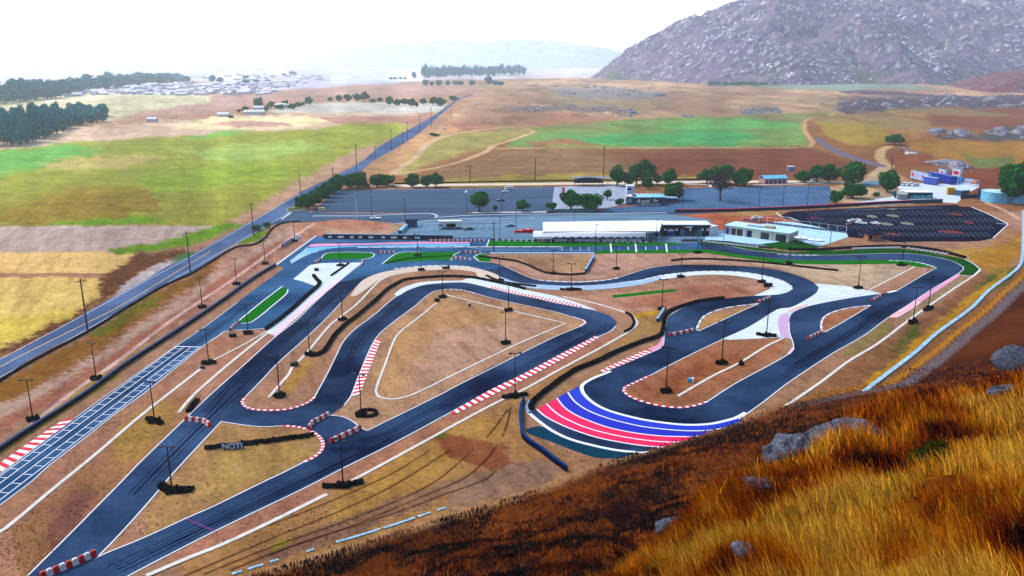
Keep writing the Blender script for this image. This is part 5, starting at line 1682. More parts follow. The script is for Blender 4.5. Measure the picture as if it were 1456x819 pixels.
# base point, heading, form of the tyre padding (n along, n across, bend), what is beside it
LAMPS = [
    (47, 597, .7, (4, 3, 0), 'lamp post at the left edge behind the belt barrier, nearest the red kerb', 10),
    (137, 539, .7, (4, 3, 0), 'lamp post behind the belt barrier opposite the middle of the starting grid', 10),
    (287.6, 437.5, .6, (4, 2, 0), 'lamp post behind the belt barrier opposite the grid front line', 10.5),
    (336.5, 404.5, .6, (4, 2, 0), 'lamp post on the dirt strip between the road and the pit entry', 10),
    (377, 375.6, .6, (4, 2, 0), 'lamp post on the tan strip left of the purple banner', 10),
    (419, 343.5, .6, (4, 2, 0), 'lamp post standing at the upper end of the purple banner', 9),
    (220, 600, 2.6, (8, 2, 0), 'lamp post with a straight tyre row on the drain beside the starting grid', 10),
    (297, 517, .2, (6, 2, .0), 'lamp post on the drain just past the grid front line', 10),
    (353, 474.5, 2.7, (5, 2, 0), 'lamp post below the green pit island', 9.5),
    (397.6, 564, 2.8, (4, 3, 0), 'lamp post in the rounded lower end of the long tongue island', 10.8),
    (440.4, 504.4, .2, (4, 2, 0), 'lamp post where the drain meets the hooked end of the longest tyre barrier', 10),
    (487, 455, .3, (2, 2, 0), 'lamp post over the drain in the middle of the tongue island', 9.5),
    (483.6, 378, .2, (3, 1, 0), 'lamp post on the white concrete apron between the green islands', 9.6),
    (513.7, 591, .4, (0, 0, 9), 'lamp post ringed by an oval of tyres beside the link road', 10.4),
    (488, 691.5, .25, (12, 2, -.35), 'lamp post with a long tyre row at the gap of the lower drain', 10),
    (245, 699, 2.9, (11, 3, .9), 'lamp post with a big arched tyre bank in the lower left infield', 9.6),
    (732.3, 564, .35, (10, 2, 0), 'lamp post with a slanting tyre row between the long kerb and the drain', 11.5),
    (719, 488.5, 0, (4, 2, 0), 'lamp post alone inside the kite shaped infield', 9.8),
    (723, 442, 0, (4, 2, 0), 'lamp post on the pale line at the top of the kite shaped infield', 9.5),
    (629.6, 423, 0, (4, 2, 0), 'lamp post at the top left corner of the kite shaped infield', 9.4),
    (593.8, 363.8, 0, (2, 1, 0), 'lamp post in the middle of the second green island', 9.2),
    (599, 384.4, 0, (4, 1, 0), 'lamp post on the sandy apron below the second green island', 9.4),
    (710.5, 399.5, 0, (1, 1, 0), 'lamp post beside the end of the striped kerb over the two tyre lines', 9.6),
    (786.4, 389.5, 0, (1, 1, 0), 'lamp post behind the sagging tyre barrier', 9.6),
    (812, 412.5, 0, (12, 1, 0), 'lamp post with a thin tyre row on the pale run-off', 9.9),
    (876, 382.8, 0, (4, 2, 0), 'lamp post on the sand right of the sagging tyre barrier', 9.4),
    (968, 394.3, 0, (4, 2, 0), 'lamp post inside the left end of the upper hairpin', 9.2),
    (941, 440, 0, (1, 1, 0), 'lamp post beside the dry grass gap left of the tyre curl', 10.5),
    (991.6, 360, 0, (6, 1, 0), 'lamp post on the turf where the main straight starts to bend', 8.6),
    (1083, 401.5, .1, (4, 2, 0), 'lamp post inside the right end of the upper hairpin', 10.4),
    (1122, 374.8, 0, (4, 1, 0), 'lamp post on the turf just above the long arched tyre barrier', 8.4),
    (1089.6, 478, -.3, (9, 2, -.3), 'lamp post with a bent tyre bank on the white triangle of concrete', 11.6),
    (1220, 410.4, 0, (5, 2, 0), 'lamp post on the sand right of the white concrete triangle', 12),
    (1282.5, 377.6, .1, (7, 1, 0), 'lamp post on the inner turf of the far right bend', 9.8),
    (1298, 458.5, .9, (9, 2, 0), 'left lamp post of the pair beside the pink kerb', 11.6),
    (1319.5, 440, .7, (9, 2, 0), 'right lamp post of the pair beside the pink kerb', 11.6),
    (1026, 517.4, 0, (5, 2, 0), 'lamp post in the middle of the brown hairpin infield', 12),
    (947, 557.6, 0, (4, 2, 0), 'lamp post near the tip of the brown hairpin infield', 12),
]
for i, (px, py, rz, pad, lb, hh) in enumerate(LAMPS):
    x, y = U(px, py)
    r = LP0 if i == 0 else dup(LP0, (x, y, 0))
    r.location = (x, y, 0)
    hd = random.uniform(-.6, .6)
    r.rotation_euler.z = hd
    r.scale = (1, 1, hh / 10)
    tag(r, lb, 'lamp post', 'tall floodlight posts around the circuit')
    mb = MB()
    a, b, bend = pad
    if a == 0:
        for k in range(16):
            t = 2 * math.pi * k / 16
            tyre(mb, 1.3 + 2.1 * math.cos(t), .9 + 2.1 * math.sin(t) * .9, 0, .7, .42)
        for k in range(7):
            tyre(mb, random.uniform(-.9, .9), random.uniform(-.7, .7), 0, .9, .4)
    else:
        for u_ in range(a):
            for v_ in range(b):
                q = (u_ - (a - 1) / 2) * .66
                p = (v_ - (b - 1) / 2) * .62 - bend * (q / 3.3)**2 * 1.4 + random.uniform(-.08, .08)
                ca, sa = math.cos(rz), math.sin(rz)
                xx, yy = q * ca - p * sa, q * sa + p * ca
                if math.hypot(xx, yy) < .25:
                    continue
                tyre(mb, xx, yy, 0, random.uniform(.6, .95), .37)
    if mb.v:
        # own mesh in the post's own frame
        ca, sa = math.cos(-hd), math.sin(-hd)
        mb.v = [(vx * ca - vy * sa, vx * sa + vy * ca, vz * 10 / hh) for vx, vy, vz in mb.v]
        mb.build('tyre_padding', black, r)

# ---- power poles along the road
def power_proto():
    r = empty('power_pole', (0, 0, 0))
    m = MB()
    m.tube((0, 0, 0), (0, 0, 16), .24, .15, 8)
    m.build('pole', wood, r)
    m = MB()
    m.box((0, 0, 15.2), (2.6, .14, .16))
    m.build('crossarm', wood, r)
    m = MB()
    for q in (-1.1, -.4, .4, 1.1):
        m.tube((q, 0, 15.28), (q, 0, 15.6), .07, n=6)
    m.build('insulator', mat('porcelain', (150, 140, 140), .4, .1, 2), r)
    return r


PP0 = power_proto()
PPS = [(125, 473, 17, 'reddish power pole beside the road over the yellow stubble, nearest of all'),
       (271, 388, 16.4, 'power pole rising in front of the green verge, second along the road'),
       (360.7, 335, 15.6, 'power pole at the green bushes before the entrance, third along the road'),
       (427.7, 280, 14, 'power pole left of the hedge of trees by the car park'),
       (473.7, 256, 8.5, 'short power pole on the far side of the road above the hedge'),
       (507.5, 246, 21, 'tall power pole behind the corner of the tree hedge'),
       (534, 222.5, 8.5, 'short power pole in the field edge left of the road'),
       (556.6, 213, 18, 'tall power pole just past the corner trees up the road'),
       (573, 205, 12, 'slim power pole across the road from the dirt track'),
       (579.4, 198.6, 18, 'power pole in the middle of the row climbing up the road'),
       (597, 189, 20, 'power pole beside the pale dirt track head'),
       (613.7, 181, 24, 'last tall power pole, below the far roadside trees'),
       (641, 166, 12, 'tiny power pole near the far end of the road'),
       (668.4, 259.8, 12, 'left power pole of the two on the brown field behind the car park'),
       (761, 256.6, 15, 'right power pole of the two on the brown field behind the car park'),
       (1267.4, 240, 9, 'power pole on the dirt rise behind the eastern trees'),
       (702.5, 359, 13.5, 'crossarmed pole at the left end of the turf strip by the straight'),
       (858, 257, 24, 'pole with a small light behind the black marquee')]
for i, (px, py, hh, lb) in enumerate(PPS):
    x, y = U(px, py)
    r = PP0 if i == 0 else dup(PP0, (x, y, 0))
    r.location = (x, y, 0)
    r.rotation_euler.z = random.uniform(-.3, .3) + .6
    r.scale = (1 + py / 2000, 1 + py / 2000, hh / 16)
    if y > 500:
        r.scale = (1.5, 1.5, hh / 16)
    tag(r, lb, 'power pole', 'wooden power poles by the road and fields')

# slim white and dark masts of the car parks
m0 = MB()
m0.tube((0, 0, 0), (0, 0, 10), .12, .08, 6)
MASTS = [(507.5, 313, 13, 1, 'slim white mast at the entrance barrier kerb'), (528.6, 307, 15, 0, 'dark mast beside the white pickup on the entrance lane'), (576.5, 311, 11, 0, 'dark mast in front of the first car park, left of the kerb loop'),
         (663.6, 305, 12, 2, 'mast with a white globe lamp in the first car park'), (710.8, 342, 11, 0, 'dark mast at the end of the turf strip beside the crossarmed pole'), (713.6, 299, 12, 0, 'dark mast behind the parked dark car'), (734, 327, 10.5, 0, 'dark mast in the paddock right of the small blue car'),
         (816, 329, 9, 0, 'dark mast against the white rear canopy'), (933, 345, 10.6, 0, 'dark mast at the left of the black front building'), (970.6, 300, 11, 0, 'dark mast right of the big dark tree'), (1079, 294, 11, 0, 'left mast of three in the striped eastern car park'),
         (1113, 294, 12, 0, 'middle mast of three in the striped eastern car park'), (1147.5, 292, 12, 0, 'right mast of three in the striped eastern car park'), (846.5, 362, 13, 0, 'dark mast at the end of the white line on the main straight'), (1180.4, 346, 13, 0, 'dark mast at the corner of the pale terrace'), (1029, 342, 10, 0, 'dark mast in front of the garage block corner')]
for px, py, hh, q, lb in MASTS:
    x, y = U(px, py)
    r = empty('mast', (x, y, 0))
    m = MB()
    m.tube((0, 0, 0), (0, 0, hh), .15, .10, 6)
    m.build('pole', white_g if q == 1 else dark, r)
    m = MB()
    if q == 2:
        bm = bmesh.new()
        bmesh.ops.create_uvsphere(bm, u_segments=12, v_segments=8, radius=.9, matrix=Matrix.Translation((0, 0, hh)))
        me = bpy.data.meshes.new('globe_lamp')
        bm.to_mesh(me)
        bm.free()
        link('globe_lamp', me, white_g, r)
    else:
        m.box((.5, 0, hh), (1.3, .3, .15))
        m.build('lamp_head', dark, r)
    tag(r, lb, 'mast', 'slim lamp masts of the car parks and paddock')

# ---- trees
def tree_proto(kind, seed):
    rr = random.Random(seed)
    r = empty('tree', (0, 0, 0))
    m = MB()
    if kind == 'round':
        m.tube((0, 0, 0), (.2, 0, 4), .38, .24)
        for k in range(5):
            a = k * 1.26
            m.tube((.2, 0, 2.6 + .3 * k), (2.2 * math.cos(a), 2.2 * math.sin(a), 6.2), .16, .05, 6)
        cm_ = crown_mesh('crown', 3600, (0, 0, 5.2), (4.3, 4.3, 4.8), .42, seed, (36, 108, 28), 22, 1.0)
    elif kind == 'tall':
        m.tube((0, 0, 0), (.3, .1, 9), .42, .16)
        for k in range(6):
            a = k * 1.1
            m.tube((.15, 0, 3 + k), (2.0 * math.cos(a), 2.0 * math.sin(a), 6 + k), .15, .04, 6)
        cm_ = crown_mesh('crown', 3600, (0, 0, 7.3), (3.2, 3.2, 6.2), .42, seed, (38, 110, 30), 24, 1.25)
    elif kind == 'column':
        m.tube((0, 0, 0), (0, 0, 22), .5, .12)
        for k in range(7):
            a = k * 2.1
            m.tube((0, 0, 7 + 2 * k), (2.4 * math.cos(a), 2.4 * math.sin(a), 10 + 2 * k), .14, .04, 5)
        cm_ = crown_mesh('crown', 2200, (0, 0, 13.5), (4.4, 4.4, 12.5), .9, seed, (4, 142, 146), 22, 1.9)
    elif kind == 'bush':
        m.tube((0, 0, 0), (0, 0, 1.4), .2, .1)
        cm_ = crown_mesh('crown', 1500, (0, 0, 1.7), (3.2, 2.9, 2.2), .28, seed, (40, 104, 36), 9, .8)
    else:  # bare: twigs and a thin brown veil of leaves
        m.tube((0, 0, 0), (.2, 0, 5), .4, .25)
        for k in range(16):
            a = k * 2.4
            q = 3.2 + (k % 4) * .6
            p1 = (.9 * q * math.cos(a) * .5, .9 * q * math.sin(a) * .5, 5.5 + (k % 5) * .8)
            m.tube((.1, 0, 2.5 + .15 * k), p1, .12, .06, 5)
            for j in range(4):
                b = a + (j - 1.5) * .5
                m.tube(p1, (q * math.cos(b), q * math.sin(b), 5 + (k % 5) * 1.2 + j * .4), .05, .015, 4)
        cm_ = crown_mesh('crown', 1700, (0, 0, 6.4), (5.0, 5.0, 4.2), .20, seed, (74, 66, 62), 18, .9)
    m.build('trunk', bark_m, r)
    link('crown', cm_, leaf_m, r)
    return r


PROTO = {}
HT = {'round': 10.4, 'tall': 13.6, 'column': 27.5, 'bush': 4.2, 'bare': 10.6}
WD = {'round': 9.0, 'tall': 6.8, 'column': 9.5, 'bush': 6.6, 'bare': 11.0}
for kd, n in (('round', 3), ('tall', 2), ('column', 3), ('bush', 2), ('bare', 1)):
    PROTO[kd] = [tree_proto(kd, 40 + 7 * i + len(kd)) for i in range(n)]
USED = set()


def plant(kind, px, py, wpx, hpx, label, group='trees about the circuit buildings', cat='tree', name='tree'):
    x, y = U(px, py)
    s = pxm(py)
    i = random.randrange(len(PROTO[kind]))
    p = PROTO[kind][i]
    k = (kind, i)
    if k in USED:
        r = dup(p, (x, y, 0))
    else:
        r = p
        USED.add(k)
    r.location = (x, y, 0)
    r.rotation_euler.z = random.uniform(0, 6.28)
    f_ = 1.28 if kind in ('round', 'tall') and py > 170 else 1.1
    sw, sh = wpx * f_ / s / WD[kind], hpx * 1.08 / s / HT[kind]
    r.scale = (sw, sw, sh)
    r.name = name
    tag(r, label, cat, group)
    return r


plant('round', 428, 298, 17, 20, 'dense green tree at the lower left end of the roadside hedge')
plant('round', 437, 297, 19, 22, 'second tree from the lower end of the roadside hedge')
plant('round', 447, 293, 19, 23, 'third tree of the roadside hedge, above the cream boxes')
plant('round', 457, 287, 19, 22, 'middle tree of the roadside hedge')
plant('round', 466, 281, 19, 22, 'fifth tree from the lower end of the roadside hedge')
plant('round', 475, 275, 19, 23, 'sixth tree from the lower end of the roadside hedge')
plant('round', 484, 270, 20, 24, 'seventh tree of the roadside hedge, near the corner of the car park')
plant('round', 499, 267, 19, 20, 'smaller round tree left of the tall corner tree')
plant('round', 509, 267.5, 26, 24, 'tallest roundest tree at the far corner of the roadside hedge')
plant('bush', 522, 266.5, 9, 9, 'small bush right of the tall corner tree', cat='bush', name='bush')
plant('round', 536, 266, 18, 20, 'left tree of the pair above the top left of the car park')
plant('round', 551, 265, 23, 18, 'right, broader tree of the pair above the car park')
plant('round', 587, 266, 18, 20, 'single round tree above the middle of the car park edge')
plant('round', 606, 266.4, 13, 18, 'narrow tree left of the broad one above the car park')
plant('round', 620, 266.4, 21, 20, 'broad tree above the car park, rightmost on that edge')
plant('tall', 682, 301, 21, 28, 'tall dense tree standing alone in the first car park')
plant('bush', 704, 301.4, 8, 11, 'small shrub right of the tall lone car park tree', cat='bush', name='shrub')
plant('round', 742.5, 300.4, 18, 16, 'low round tree on the right part of the car park kerb')
plant('bush', 784, 299, 18, 13, 'dark bush at the right end of the first car park', cat='bush', name='bush')
plant('round', 812, 298.6, 30, 28, 'left of the two broad dark trees before the plaza')
plant('round', 840, 299, 36, 26, 'right and wider of the two broad dark trees before the plaza')
plant('tall', 863.6, 284, 10, 14, 'slender bright green tree on the plaza')
plant('bush', 881, 290.6, 15, 11, 'low dark bush at the left wall of the restaurant', cat='bush', name='bush')
plant('tall', 877.5, 264, 18, 28, 'leftmost tall tree behind the restaurant')
plant('round', 893, 264, 16, 20, 'shorter dark tree between the tall ones behind the restaurant')
plant('tall', 905, 262, 17, 28, 'tall tree directly behind the white roof block')
plant('tall', 918, 262.6, 22, 34, 'tallest tree behind the restaurant roof')
plant('round', 921, 268.6, 14, 17, 'dark tree overhanging the restaurant roof')
plant('round', 934, 263, 11, 16, 'small tree right of the tallest behind the restaurant')
plant('tall', 952, 264, 17, 24, 'irregular tree rising behind the big black tree')
plant('round', 958.5, 284.6, 24, 28, 'big almost black tree at the right end of the restaurant')
plant('round', 1005, 260.6, 22, 20, 'leftmost green tree beside the leafless tree')
plant('tall', 1017, 262, 18, 24, 'green tree partly behind the leafless tree')
plant('tall', 1031, 262, 20, 27, 'tall green tree behind the leafless tree')
plant('bare', 1024, 286, 44, 42, 'large leafless grey brown tree in front of the eastern car park')
plant('round', 1047, 264, 17, 22, 'dark green tree right of the leafless tree')
plant('round', 1059, 264.6, 22, 28, 'rightmost tree of the clump beside the leafless tree')
plant('round', 1143, 259, 22, 17, 'low tree left of the pair behind the eastern car park')
plant('round', 1161, 258.6, 22, 24, 'middle tree behind the eastern car park')
plant('round', 1178, 258.6, 24, 26, 'right tree of the row behind the eastern car park')
plant('round', 1214, 263, 34, 34, 'large round tree above the right end of the eastern car park')
plant('round', 1212, 282, 30, 23, 'dark tree in front of the large round one')
plant('round', 1189, 289.4, 20, 20, 'tree at the lower right corner of the eastern car park')
plant('round', 1261.6, 273.6, 29, 33, 'single big round tree left of the show yard')
plant('bush', 1246, 279, 13, 7, 'low shrub below the single big round tree', cat='bush', name='shrub')
plant('column', 1273, 282, 8, 12, 'small pointed tree at the left of the white roofed shed')
plant('round', 1440, 288, 44, 62, 'dark sparse tree at the right edge over the water tanks')
plant('round', 1271, 206, 23, 15, 'lone dark tree on the hillside above the show yard')
plant('bush', 617.5, 193.6, 16, 6, 'dark green bush where the dirt track meets the road', cat='bush', name='bush')
plant('bush', 366, 328, 18, 9, 'yellow green bush on the verge before the entrance', cat='bush', name='bush')
plant('bush', 380, 324, 14, 9, 'green bush right of the yellow green one on the verge', cat='bush', name='bush')
for i, (x, y, w_, h_, lb) in enumerate(((340, 160, 6, 5, 'small tree at the left end of the far farmyard'), (349, 160, 12, 9, 'bright green tree left of the far farmhouse'), (368, 154, 14, 16, 'tallest tree over the far farmhouse roofs'), (378, 158, 9, 8, 'low tree among the far farm buildings'), (386, 154, 12, 10, 'dark tree in the middle of the far farmyard'),
                                         (398, 156, 14, 8, 'tree left of the white far barn'), (406, 152, 10, 10, 'pointed tree behind the white far barn'), (416, 155, 14, 8, 'tree right of the white far barn'), (424, 152, 12, 7, 'low tree near the right end of the far farmyard'), (431, 151, 8, 6, 'little tree at the end of the far farmyard hedge'),
                                         (439, 148.6, 12, 11, 'single round tree right of the far farmyard'), (470, 144, 8, 6, 'tiny tree left of the far field row'), (482, 144, 10, 9, 'first round tree of the far field row'), (494, 144, 12, 10, 'second round tree of the far field row'), (508, 145, 14, 12, 'third tree of the far field row'), (518, 144.6, 14, 14, 'tallest of the far field row'),
                                         (530, 146, 10, 6, 'low bush at the end of the far field row'), (540, 144.6, 10, 6, 'yellow green far bush between two rows'), (554, 151, 11, 14, 'left tree of the loose far group'), (566, 150, 14, 9, 'spreading tree in the loose far group'), (576, 150, 12, 10, 'centre tree of the loose far group'),
                                         (586, 153, 12, 13, 'tree in front of the loose far group'), (592, 152, 8, 7, 'low tree at the right of the loose far group'), (602, 149, 10, 9, 'sparse far tree left of the dark far clump'), (616, 150, 14, 12, 'left half of the dark far clump by the road'), (626, 150.4, 16, 12, 'right half of the dark far clump by the road'),
                                         (644, 143, 14, 7, 'far bush at the vanishing end of the road'), (328, 168, 9, 4, 'flat bush below the far farmyard'))):
    plant('round', x, y, w_, h_, lb, 'trees about the far farm and fields')

# far woods: every stem its own tree
def wood_row(pts, n, depth, hpx, wpx, label, seed, jit=1.0):
    rr = random.Random(seed)
    w = resample(np.array(pts, float), n=max(2, n // 1))
    for i in range(n):
        q = w[int(i * (len(w) - 1) / n)]
        dd = rr.random()
        py = q[1] - depth * dd * jit
        h_ = np.interp(q[0], [p[0] for p in pts], [p[2] for p in pts]) if len(pts[0]) > 2 else hpx
        plant('column', q[0] + rr.uniform(-4, 4), py, wpx * rr.uniform(.7, 1.3), h_ * rr.uniform(.72, 1.12), label, 'far wood: ' + label)


wood_row([(-14, 209, 46), (30, 207, 44), (52, 202, 42), (80, 192, 34), (100, 184, 26), (125, 178, 19), (148, 174, 16)], 105, 12, 40, 11, 'tall blue green tree in the near left wood that tapers to the right', 1)
wood_row([(-14, 150, 30), (40, 146, 28), (90, 138, 24), (150, 128, 20), (200, 122, 16), (240, 119, 13), (266, 117.6, 7)], 80, 4, 24, 13, 'hazy blue tree in the long far left wood behind the near one', 2)
Vs, Fs, Cs, nv = [], [], [], 0
gq = np.random.default_rng(31)
for i in range(70):
    px = 601 + 146 * (i + gq.uniform(-.6, .6)) / 70
    X, Y = U(px, np.interp(px, (600, 748), (112, 107.8)) - gq.uniform(0, 1.4))
    hh = 17 * gq.uniform(.8, 1.1) / pxm(110)
    V, Fq, tone = leaf_cloud(320, (X, Y, hh * .52), (hh * .22, hh * .22, hh * .5), hh * .05, 900 + i, 10, 1.6)
    Vs.append(V)
    Fs.append(Fq + nv)
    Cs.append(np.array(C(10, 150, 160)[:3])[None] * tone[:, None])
    nv += len(V)
tag(link('far_wood', np_mesh('far_wood', np.concatenate(Vs), np.concatenate(Fs), np.concatenate(Cs)), leaf_m),
    'dense hazy blue far wood in the centre where the road vanishes', 'wood', kind='stuff')
for i, (x, y, w_, h_) in enumerate(((605, 121.6, 9, 8), (614, 122, 6, 7), (624, 122, 8, 8), (637, 121.6, 6, 7), (648, 121.6, 8, 7), (655, 121.6, 8, 7), (671, 121, 9, 7), (695, 120, 10, 12), (704, 121, 10, 7), (712, 121.6, 9, 6), (589, 112, 6, 10), (302, 118, 8, 11), (313, 118.6, 9, 9), (350, 119, 9, 6), (364, 117, 8, 4), (380, 116.6, 7, 4), (350, 112, 8, 5), (388, 110, 9, 3), (404, 108, 5, 4), (416, 107, 9, 6), (556, 113, 5, 3), (562, 113, 5, 3), (570, 113, 5, 3), (576, 113, 4, 3))):
    plant('column', x, y, w_, h_, 'small hazy blue tree standing apart before the far woods and town', 'scattered far blue trees')

# shrubs at the foot of the mountain
for i in range(64):
    t = random.random()
    x = 1010 + 95 * t if i < 30 else 1292 + 90 * t
    y = 121.5 - random.random() * 2 if i < 30 else 117.5 + random.random() * 2
    plant('bush', x, y, random.uniform(6, 12), random.uniform(3, 5.5), 'dark shrub in the left green belt at the mountain foot' if i < 30 else 'dark shrub in the right green belt at the mountain foot', 'shrubs at the mountain foot ' + ('left' if i < 30 else 'right'), 'shrub', 'shrub')
for kd in PROTO:
    for i, p in enumerate(PROTO[kd]):
        if (kd, i) not in USED:
            for ch in list(p.children):
                bpy.data.objects.remove(ch)
            bpy.data.objects.remove(p)

# ================================================================== BUILDINGS
def span(a, b):
    A, B = np.array(U(*a)), np.array(U(*b))
    return A, B, float(np.hypot(*(B - A))), math.atan2(B[1] - A[1], B[0] - A[0])


def on_front(root_loc, ang):
    return None


def house(name, a, b, depth, h, wall_m, roof_m, label, cat='building', over=.4, roof_t=.3, pitch=0.0, group=None):
    """front wall from a to b (picture points on the ground), going back by depth; local x along the front, y backwards"""
    A, B, L, ang = span(a, b)
    r = empty(name, (A[0], A[1], 0), ang)
    m = MB()
    m.prism([(0, 0), (L, 0), (L, depth), (0, depth)], 0, h)
    m.build('wall', wall_m, r)
    m = MB()
    if pitch:
        k = [(-over, -over, h), (L + over, -over, h), (L + over, depth / 2, h + pitch), (-over, depth / 2, h + pitch), (-over, depth + over, h), (L + over, depth + over, h)]
        t = roof_t
        m.face([k[0], k[1], k[2], k[3]])
        m.face([k[3], k[2], k[5], k[4]])
        m.face([(p[0], p[1], p[2] + t) for p in (k[0], k[1], k[2], k[3])])
        m.face([(p[0], p[1], p[2] + t) for p in (k[3], k[2], k[5], k[4])])
        m.face([k[0], k[1], (k[1][0], k[1][1], k[1][2] + t), (k[0][0], k[0][1], k[0][2] + t)])
        m.face([k[0], k[3], (k[3][0], k[3][1], k[3][2] + t), (k[0][0], k[0][1], k[0][2] + t)])
        m.face([k[3], k[4], (k[4][0], k[4][1], k[4][2] + t), (k[3][0], k[3][1], k[3][2] + t)])
    else:
        m.prism([(-over, -over), (L + over, -over), (L + over, depth + over), (-over, depth + over)], h + .004, h + roof_t)
    m.build('roof', roof_m, r)
    tag(r, label, cat, group)
    return r, L


def fpart(name, root, x0, x1, z0, z1, m, proud=.06, y=0):
    mb = MB()
    mb.box(((x0 + x1) / 2, y - proud / 2, (z0 + z1) / 2), (x1 - x0, proud, z1 - z0))
    return mb.build(name, m, root)


def text(root, s, size, m, x, z, y=-.1, name='lettering', shear=0.0, rx=math.pi / 2, rz=0.0):
    cu = bpy.data.curves.new('t', 'FONT')
    cu.body = s
    cu.size = size
    cu.extrude = .03
    cu.shear = shear
    cu.offset = .012 * size
    to = bpy.data.objects.new('t', cu)
    COL.objects.link(to)
    dg = bpy.context.evaluated_depsgraph_get()
    me = bpy.data.meshes.new_from_object(to.evaluated_get(dg))
    bpy.data.objects.remove(to)
    o = link(name, me, None, root, (x, y, z), rz)
    me.materials.clear()
    me.materials.append(m)
    o.rotation_euler = (rx, 0, rz)
    return o


cream = mat('cream_wall', (206, 212, 196), .8, .06, .4)
charcoal = mat('charcoal_wall', (18, 16, 24), .8, .1, .5)
roofw = mat('white_canopy', (250, 252, 252), .6, .03, .1)
roofc = mat('pale_cyan_roof', (176, 226, 244), .5, .08, .15, rgb2=(206, 240, 248))
slate = mat('slate_blue_wall', (54, 82, 128), .8, .1, .5)
sky_roof = mat('sky_blue_roof', (92, 186, 226), .5, .08, .3, rgb2=(140, 206, 232))
navy_s = mat('navy_fabric', (14, 14, 92), .7, .1, 1)
brick = mat('brown_brick', (176, 122, 92), .9, .12, 1.5)
pinkw = mat('pink_stucco', (186, 150, 156), .9, .08, 1)


def canopy(name, corners, zs, label, posts=8, post_m=white_g, rid=0):
    """flat or sloping fabric roof on posts; corners are the roof's own corner points in the photograph at the heights zs (front left, front right, back right, back left)"""
    P = [U(p[0], p[1], zz) for p, zz in zip(corners, zs)]
    c = np.mean(np.array(P), 0)
    r = empty(name, (c[0], c[1], 0))
    m = MB()
    n = posts
    fl, fr, br, bl = [np.array([p[0] - c[0], p[1] - c[1], zz]) for p, zz in zip(P, zs)]
    for i in range(n):
        for j in range(2):
            t0, t1 = i / n, (i + 1) / n
            a, b, d, e = fl + (fr - fl) * t0, fl + (fr - fl) * t1, bl + (br - bl) * t1, bl + (br - bl) * t0
            mid0, mid1 = (a + e) / 2, (b + d) / 2
            up = np.array([0, 0, .45])
            s = np.array([0, 0, .12 if j else 0])
            m.face([a + s, b + s, mid1 + s + up, mid0 + s + up])
            m.face([mid0 + s + up, mid1 + s + up, d + s, e + s])
    m.box(tuple((fl + fr) / 2 - np.array([0, 0, .25])), (float(np.hypot(*(fr - fl)[:2])), .08, .5), rz=math.atan2((fr - fl)[1], (fr - fl)[0]))
    m.build('roof', roofw, r)
    for i in range(n + 1):
        t = i / n
        for a, b in ((fl, fr), (bl, br)):
            p = a + (b - a) * t
            q = MB()
            q.tube((p[0], p[1], 0), (p[0], p[1], p[2] - .05), .1, n=6)
            q.build('post', post_m, r)
    tag(r, label, 'canopy', 'long white canopies of the grandstand')
    return r, (fl, fr, br, bl), c


cr, cc4, c0 = canopy('grandstand_canopy', [(772, 329.6), (938, 328.6), (942, 313.6), (772, 316)], (4.7, 4.7, 5.4, 5.4), 'rear white canopy, the longer of the two, reaching up to the black building', 10)
fr_, fc4, f0 = canopy('grandstand_canopy', [(757.5, 337.0), (918, 336.8), (918, 330.4), (758.5, 328.6)], (2.7, 2.7, 4.6, 4.6), 'front white canopy over the shaded seats beside the turf strip', 12)
# seats and shade screen under the front canopy
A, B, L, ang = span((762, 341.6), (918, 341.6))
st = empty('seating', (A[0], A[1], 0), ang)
for k in range(3):
    m = MB()
    m.box((L / 2, 1.2 + k * 1.1, .45 + k * .4), (L, .9, .12))
    m.build('bench', mat('pale_bench', (170, 196, 222), .7, .1, 1) if k == 0 else dark, st)
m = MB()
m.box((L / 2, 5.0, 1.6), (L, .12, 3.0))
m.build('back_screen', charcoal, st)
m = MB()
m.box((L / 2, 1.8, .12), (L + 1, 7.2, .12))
m.build('shade_floor', mat('navy_shade_floor', (18, 22, 50), .9, .1, 1), st)  # added dark floor; its navy stands in for the shade under the canopy
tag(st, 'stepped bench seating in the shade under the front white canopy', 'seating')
A, B, L, ang = span((785, 345.2), (918, 345.0))
for i in range(12):
    x, y = A + (B - A) * (i + .5) / 12
    if i == 0:
        um = empty('umbrella', (x, y, 0))
        m = MB()
        m.tube((0, 0, 0), (0, 0, 2.5), .05, n=6)
        m.build('pole', white_g, um)
        m = MB()
        n = 10
        for k in range(n):
            a0, a1 = 6.283 * k / n, 6.283 * (k + 1) / n
            m.face([(0, 0, 2.95), (1.5 * math.cos(a0), 1.5 * math.sin(a0), 2.3), (1.5 * math.cos(a1), 1.5 * math.sin(a1), 2.3)])
        m.build('canopy', navy_s, um)
        o = um
    else:
        o = dup(um, (x, y, 0))
    tag(o, 'navy umbrella in the row along the front canopy of the grandstand', 'umbrella', 'navy umbrellas in front of the grandstand')
A, B, L, ang = span((790, 344.6), (918, 344.4))
for i, q in enumerate((.0, .22, .35, .52, .66, .82)):
    x, y = A + (B - A) * (q + .06)
    m = MB()
    m.box((0, 0, .95), (L * .13, .12, .9))
    m.box((-L * .045, 0, .3), (.1, .3, .6))
    m.box((L * .045, 0, .3), (.1, .3, .6))
    tag(m.build('crowd_fence', mat('pale_panel', (210, 226, 240), .7, .06, 1), loc=(x, y, 0), rz=ang), ['first', 'second', 'third', 'fourth', 'fifth', 'sixth'][i] + ' pale barrier panel from the left along the seats', 'crowd fence', 'pale panels along the seats')

